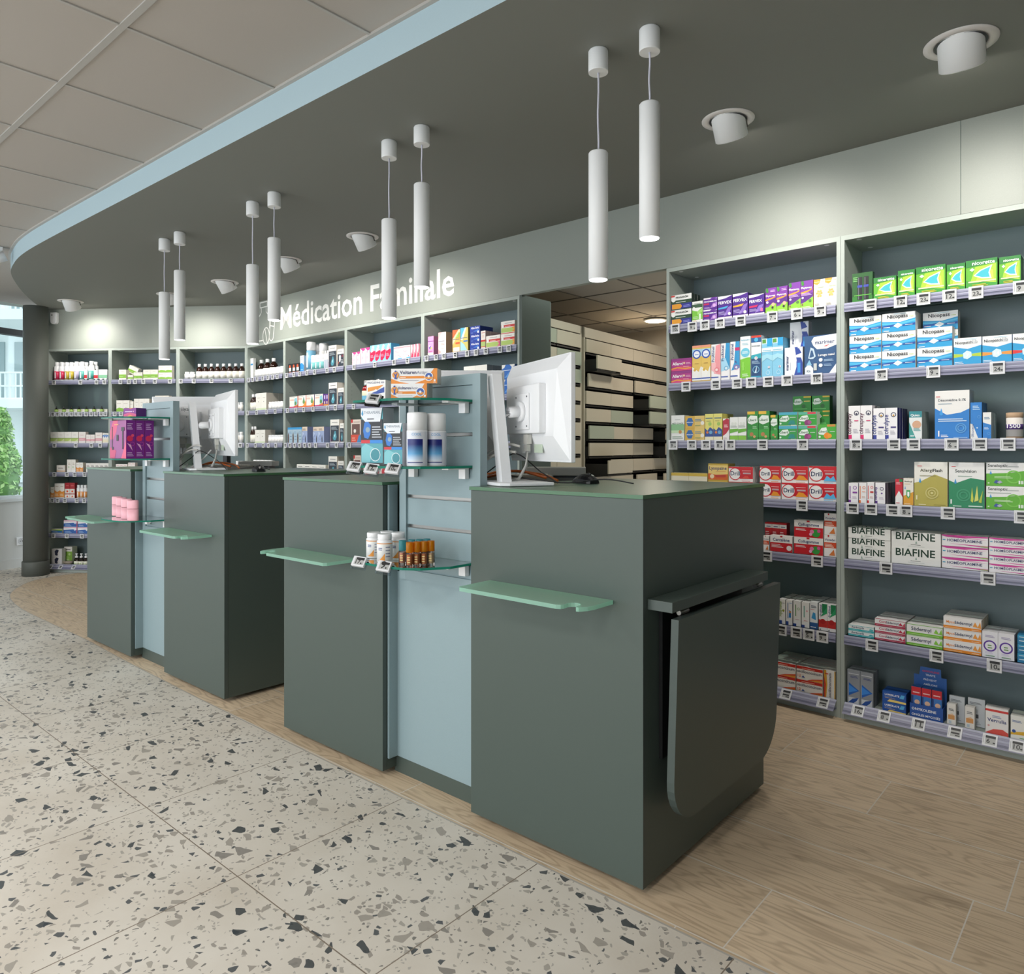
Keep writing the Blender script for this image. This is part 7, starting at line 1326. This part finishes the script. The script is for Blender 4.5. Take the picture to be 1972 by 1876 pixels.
me, _w = pack_mesh('onyb', (wd_-0.008)/3-0.003, 0.125, 0.03)
for c in range(3):
    px_ = x+math.cos(ang)*(0.004+c*(wd_-0.008)/3+0.001); py_ = y+math.sin(ang)*(0.004+c*(wd_-0.008)/3)+0.006
    tag(link('medicine_box', me, None, (px_-0.0, py_, SZ[6]+0.003), ang), f'red and blue carton standing in the blue display tray, {("left", "middle", "right")[c]} one', 'box', 'cartons in the blue display tray')
x2, y2, ang2 = bay_pt('R2', bay_uv('R2', 1822, 0.10)[0], 0.11)
# ------------------------------------------------------------------ goods on the glass display shelves
def free_box(key, w_, h_, d_, x, y, z, rz, label, group=None, name='medicine_box'):
    me, _ = pack_mesh(key, w_, h_, d_); o = link(name, me, None, (x, y, z), rz); return tag(o, label, 'box', group)
def fb(key, px0, px1, py_t, z, Y, rz, d_, label, h_=None, name='medicine_box', group=None, dy=0.0):
    """box whose lower left front corner is seen at px0 on depth line Y, turned by rz, wide enough to reach px1"""
    xa = at_y(px0, Y); ya = Y; dirv = (math.cos(rz), math.sin(rz))
    xb, yb, _t = at_line(px1, (xa, ya), (xa+dirv[0], ya+dirv[1])); w_ = math.hypot(xb-xa, yb-ya)
    if h_ is None: h_ = z_at(py_t, (xa+xb)/2, (ya+yb)/2)-z
    return free_box(key, w_, h_, d_, xa, ya+dy, z, rz, label, group, name), w_, h_
zt_, zm_, zl_ = GZ[0]+0.0006, GZ[1]+0.0006, GZ[2]+0.0006
R_ = math.radians
fb('piasc', 706, 742, 732, zt_, 1.585, R_(24), 0.045, 'white capsule box with orange and blue stripes on top glass shelf')
o, w_, h_ = fb('volt', 753, 822, 739, zt_, 1.585, R_(34), 0.04, 'white and orange tube carton, lower left of the stack on top glass shelf')
n_ = (-math.sin(R_(34)), math.cos(R_(34))); o2, w2_, h2_ = None, 0, 0
free_box('volt', w_, h_, 0.04, o.location.x+n_[0]*0.042, o.location.y+n_[1]*0.042, zt_, R_(34), 'white and orange tube carton, lower rear of the stack on top glass shelf')
free_box('volt', 0.158, 0.05, 0.06, o.location.x-0.002, o.location.y+0.002, zt_+h_+0.0006, R_(34), 'larger white and orange tube carton on top of the stack, top glass shelf')
fb('thera', 696, 737, 786, zm_, 1.575, R_(12), 0.06, 'tall blue and black gel pack box on middle glass shelf')
fb('thera', 740, 775, 815, zm_, 1.56, R_(12), 0.035, 'shorter blue and black gel pack box on middle glass shelf')
def aerosol(px, Y, dia, z, ptop, label):
    x = at_y(px, Y); h_ = z_at(ptop, x, Y)-z; r = dia/2; t = thing('aerosol_can', label, 'spray can', (x, Y, z), math.radians(40), 'white aerosol cans on middle glass shelf')
    m_ = MB(); M_L = nodes_grad(); m_.lathe([(r*0.95, 0), (r, 0.003, M_WHITE), (r, h_*0.64, mat('#dcdfe8', 0.35)), (r*0.97, h_*0.665)], M_WHITE, 36)
    m_.build('can', t)
    m_ = MB(); seg = 16; a0, a1 = -PI*0.80, -PI*0.27
    for i in range(seg):
        A0, A1 = a0+(a1-a0)*i/seg, a0+(a1-a0)*(i+1)/seg
        for z0, z1, mm in ((0.06, 0.075, '#2a3a80'), (0.10, 0.50, M_L), (0.515, 0.53, '#dfe4ec')):
            m_.face([(r*1.006*math.cos(A0), r*1.006*math.sin(A0), z0*h_), (r*1.006*math.cos(A1), r*1.006*math.sin(A1), z0*h_), (r*1.006*math.cos(A1), r*1.006*math.sin(A1), z1*h_), (r*1.006*math.cos(A0), r*1.006*math.sin(A0), z1*h_)], mm, True)
    def wrap(x, q, wd): 
        an = -PI*0.62+(x/wd)*0.95; return (r*1.012*math.cos(an), r*1.012*math.sin(an), h_*0.565+q*0.034/wd)
    put_text(m_, 'CRYCOOL'[3:], wrap, '#6ca8d8', True)
    def wrap2(x, q, wd):
        an = -PI*0.74+(x/wd)*0.8; return (r*1.014*math.cos(an), r*1.014*math.sin(an), h_*0.44+q*0.026/wd)
    m_.build('label', t)
    m_ = MB(); m_.lathe([(r*0.955, h_*0.667), (r*0.955, h_*0.97), (r*0.90, h_*0.992), (r*0.6, h_)], M_WHITE, 36); m_.build('cap', t)
_G = []
def nodes_grad():
    if _G: return _G[0]
    m, nt, b = nodes_mat('blue_printed_gradient'); g = N(nt, 'ShaderNodeTexCoord'); s_ = N(nt, 'ShaderNodeSeparateXYZ'); rp = N(nt, 'ShaderNodeValToRGB'); e = rp.color_ramp.elements
    nt.links.new(g.outputs['Generated'], s_.inputs[0]); nt.links.new(s_.outputs[2], rp.inputs[0]); e[0].position = 0.05; e[0].color = lin('#dfe8f2'); e[1].position = 0.62; e[1].color = lin('#1e2670'); q = e.new(0.3); q.color = lin('#5ca0d0')
    nt.links.new(rp.outputs[0], b.inputs['Base Color']); b.inputs['Roughness'].default_value = 0.35; _G.append(m); return m
aerosol(803, 1.605, 0.068, zm_, 794, 'white aerosol with blue label on middle glass shelf, left and nearer')
aerosol(840, 1.675, 0.068, zm_, 796, 'white aerosol with blue label on middle glass shelf, right and farther')
# supplement jars and scents on the lowest shelf of the near counter
def supp(px, Y, ptop, label):
    x = at_y(px, Y); h_ = z_at(ptop, x, Y)-zl_; r = 0.0265; t = thing('supplement_jar', label, 'jar', (x, Y, zl_), R_(28), 'white supplement jars with orange stripe')
    m_ = MB(); o_ = mat('#e0953c', 0.4); lb = mat('#f1f1f0', 0.4)
    m_.lathe([(r*0.94, 0), (r, 0.003, M_WHITE), (r, h_*0.06, M_WHITE), (r*1.005, h_*0.06, lb), (r*1.005, h_*0.66, lb), (r*1.006, h_*0.69, o_), (r, h_*0.69, M_WHITE), (r*0.99, h_*0.75, M_WHITE), (r*0.84, h_*0.80, M_WHITE)], M_WHITE, 28)
    for q in range(7):
        a0 = -PI*0.66+q*0.13; a1 = a0+0.13; top = 0.08+0.26*(q/7)**1.5; top1 = 0.08+0.26*((q+1)/7)**1.5; rr = r*1.014
        m_.face([(rr*math.cos(a0), rr*math.sin(a0), h_*0.07), (rr*math.cos(a1), rr*math.sin(a1), h_*0.07), (rr*math.cos(a1), rr*math.sin(a1), h_*top1), (rr*math.cos(a0), rr*math.sin(a0), h_*top)], '#e0953c')
    for q in range(4):
        for s_ in range(5):
            a0 = -PI*0.34+s_*0.12; rr = r*1.012; z0 = h_*(0.2+q*0.11); m_.face([(rr*math.cos(a0), rr*math.sin(a0), z0), (rr*math.cos(a0+0.12), rr*math.sin(a0+0.12), z0), (rr*math.cos(a0+0.12), rr*math.sin(a0+0.12), z0+h_*0.035), (rr*math.cos(a0), rr*math.sin(a0), z0+h_*0.035)], '#8f94a8')
    for q in range(2):
        for s_ in range(4):
            a0 = -PI*0.66+s_*0.14; rr = r*1.012; z0 = h_*(0.5-q*0.06); m_.face([(rr*math.cos(a0), rr*math.sin(a0), z0), (rr*math.cos(a0+0.14), rr*math.sin(a0+0.14), z0), (rr*math.cos(a0+0.14), rr*math.sin(a0+0.14), z0+h_*0.03), (rr*math.cos(a0), rr*math.sin(a0), z0+h_*0.03)], '#3c4c80')
    m_.build('jar', t)
    m_ = MB(); m_.lathe([(r*0.86, h_*0.802), (r*0.90, h_*0.81), (r*0.90, h_*0.975), (r*0.84, h_)], M_WHITE, 28); m_.build('lid', t)
supp(720, 1.632, 1025, 'white supplement jar, leftmost of the cluster of four on lowest glass shelf')
supp(741, 1.590, 1028, 'white supplement jar, frontmost of the cluster of four on lowest glass shelf')
supp(745, 1.700, 1023, 'white supplement jar, rear left of the cluster of four on lowest glass shelf')
supp(767, 1.660, 1025, 'white supplement jar, rear right of the cluster of four on lowest glass shelf')
def scent(px, Y, capc, liq, label):
    x = at_y(px, Y); t = thing('perfume_bottle', label, 'bottle', (x, Y, zl_), R_(36), 'small perfume bottles on lowest glass shelf')
    m_ = MB(); m_.prism([(0.0125*math.cos(a), 0.0125*math.sin(a)) for a in [PI/12+PI/6*q for q in range(12)]], 0.0, 0.046, M_PG); m_.build('glass_body', t)
    m_ = MB(); m_.lathe([(0.0095, 0.006), (0.0095, 0.040)], mat(liq, 0.2), 16); m_.build('liquid', t)
    m_ = MB(); m_.lathe([(0.0115, 0.0465), (0.012, 0.048), (0.012, 0.079), (0.011, 0.080)], capc, 18); m_.build('cap', t)
    m_ = MB()
    for q in range(3): m_.face([(-0.005, -0.0129, 0.014+q*0.008), (0.004, -0.0129, 0.014+q*0.008), (0.004, -0.0129, 0.017+q*0.008), (-0.005, -0.0129, 0.017+q*0.008)], '#e8d48c')
    m_.build('gold_print', t)
M_PG = glass('perfume_glass', '#fbf4ef'); M_AMB = frosted('amber_cap', '#e8a020', 0.3); M_TQ = frosted('turquoise_cap', '#6cc0c8', 0.4)
NW = ['leftmost', 'second', 'third', 'fourth', 'fifth']
scent(775, 1.592, M_TQ, '#d8a088', 'perfume bottle with turquoise cap standing next to the white jars')
for q, (px, Y) in enumerate(((789, 1.578), (803, 1.602), (817, 1.624), (830, 1.648))):
    scent(px, Y, M_AMB, '#d08858' if q < 3 else '#d8c4a4', f'perfume bottle with amber cap, {["nearest", "second", "third", "farthest"][q]} of the front row of four')
for q, (px, Y) in enumerate(((793, 1.625), (808, 1.648), (822, 1.672))):
    scent(px, Y, M_TQ, '#d8a088', f'perfume bottle with turquoise cap, {["nearest", "middle", "farthest"][q]} of the rear row behind amber caps')
# tilted price displays clipped to the glass shelves
def clip_tag(px, py, z, txt, label):
    Y = 1.53; x = at_y(px, Y); z = z_at(py, x, Y)
    t = thing('price_display', label, 'price tag', (x, Y, z), R_(28), 'tilted electronic price displays on the glass shelves')
    m_ = MB(); rot = Matrix.Rotation(-0.62, 4, 'X') @ Matrix.Rotation(0.12, 4, 'Y'); w_, h_ = 0.048, 0.036
    m_.box((-w_/2, -0.006, -h_/2), (w_/2, 0.006, h_/2), M_TAGF, rot=rot); m_.build('housing', t, bevel=0.002)
    m_ = MB(); m_.box((-w_/2-0.003, 0.0065, -h_/2-0.006), (w_/2+0.003, 0.012, h_/2+0.002), M_CLR, rot=rot); m_.box((-0.012, 0.012, -0.004), (0.012, 0.05, 0.0), M_CLR); m_.build('clear_holder', t)
    m_ = MB(); 
    def F(x_, y_, z_): return tuple(rot @ Vector((x_, y_, z_)))
    y_ = -0.0064; 
    def rc(x0, z0, x1, z1, c, yy): m_.face([F(x0, yy, z0), F(x1, yy, z0), F(x1, yy, z1), F(x0, yy, z1)], c)
    rc(-0.015, -0.013, 0.019, 0.013, M_TAGS, y_); rc(-0.010, 0.004, 0.019, 0.013, M_TAGD, y_-0.0003)
    if txt: put_text(m_, txt, lambda a, q, wd: F(-0.010+a*0.017/wd, y_-0.0003, -0.010+q*0.017/wd), M_TAGD, True)
    else: rc(-0.01, -0.006, 0.012, 0.0, M_TAGD, y_-0.0003)
    rc(0.008, -0.010, 0.013, -0.005, M_TAGD, y_-0.0004); m_.build('screen', t)
M_CLR = glass('clear_plastic', '#e9edf0')
clip_tag(683, 899, zm_, '19', 'tilted price display reading 19, leftmost below the gel pack boxes')
clip_tag(716, 903, zm_, '13', 'tilted price display reading 13, below the tall gel pack box')
clip_tag(757, 903, zm_, '10', 'tilted price display reading 10, below the shorter gel pack box')
clip_tag(719, 768, zt_, '', 'tilted price display in front of the white capsule box')
clip_tag(692, 1082, zl_, '17', 'tilted price display reading 17, left on lowest glass shelf')
clip_tag(740, 1091, zl_, '9', 'tilted price display reading 9, right on lowest glass shelf')
# gift boxes on the far counter
D['giftf'] = D['gift']
xg = at_y(212, 1.575); xg2 = at_y(243, 1.575)
for q in range(3):
    nm = ('nearest', 'middle', 'farthest')[q]; dd = 0.046; me, _ = pack_mesh('gift', xg2-xg, 0.203, dd)
    o = link('gift_box', me, None, (xg, 1.575+q*(dd+0.002), zm_), 0); tag(o, f'tall purple and pink gift box on middle glass shelf of far counter, {nm} of three', 'box', 'purple gift boxes on the far counter')
    m_ = MB(); deco(m_, D['giftside'][2], dd, 0.203, 0); m_.v = [(xg2-xg-v[1]*0+0.0-v[1]+0.0003, v[0], v[2]) for v in m_.v]; m_.build('side_print', o)
o, w_, h_ = fb('giftlow', 238, 262, 786, zt_, 1.60, 0.25, 0.06, 'small purple and orange box on top glass shelf of far counter')
for q, (px, Y) in enumerate(((226, 1.66), (234, 1.64), (244, 1.62), (256, 1.60))):
    x = at_y(px, Y); t = thing('deodorant_stick', f'pink oval deodorant stick on lowest glass shelf of far counter, {("leftmost", "second from left", "third from left", "rightmost nearest one")[q]}', 'cosmetics', (x, Y, zl_), R_(35), 'pink deodorant sticks on the far counter')
    pk = mat('#eeb0bc', 0.4); h_ = 0.108
    m_ = MB(); m_.lathe([(0.029, 0), (0.031, 0.003), (0.031, 0.062)], pk, 28, sy=0.55); m_.build('body', t)
    m_ = MB(); m_.lathe([(0.0308, 0.0635), (0.031, 0.065), (0.031, h_-0.006), (0.028, h_)], pk, 28, sy=0.55); m_.build('cap', t)
# oddments
x, y, ang = bay_pt('L2', bay_uv('L2', 240, 0.06)[0], 0.09)
me, _ = pack_mesh('wg', 0.10, 0.075, 0.05); o = link('medicine_box', me, None, (x+0.01, y, SZ[0]+0.083), ang); o.rotation_euler = (0, 0.42, ang); tag(o, 'white and green box lying tilted on others, top shelf, second bay', 'box')
me, _ = pack_mesh('wg', 0.12, 0.082, 0.06); o = link('medicine_box', me, None, (x-0.02, y, SZ[0]+0.0005), ang); tag(o, 'white and green box under the tilted one, top shelf, second bay', 'box')
x, y, ang = bay_pt('L4', bay_uv('L4', 483.5, 0.02)[0], 0.04)
m_ = MB(); m_.prism_xz([(-0.024, 0), (0.024, 0), (0.028, 0.185), (-0.028, 0.185)], -0.012, 0.012, '#eef0ee'); deco(m_, '', 1, 1); m_.face([(-0.022, -0.0123, 0.12), (0.02, -0.0123, 0.12), (0.02, -0.0123, 0.135), (-0.022, -0.0123, 0.135)], '#3c90c8')
o = m_.build('cream_tube', None, (x, y, SZ[0]+0.001), ang); tag(o, 'tall white tube leaning in the corner bay, top shelf', 'tube')
x, y, ang = bay_pt('L1', bay_uv('L1', 128, 0.03)[0], 0.05)
m_ = MB(); m_.lathe([(0.03, 0), (0.05, 0.02), (0.055, 0.032), (0.05, 0.031), (0.03, 0.006)], '#a89c8c', 26, sy=0.5); o = m_.build('shallow_bowl', None, (x, y, SZ[6]+0.0005), ang); tag(o, 'shallow beige bowl on bottom shelf of leftmost bay', 'bowl')
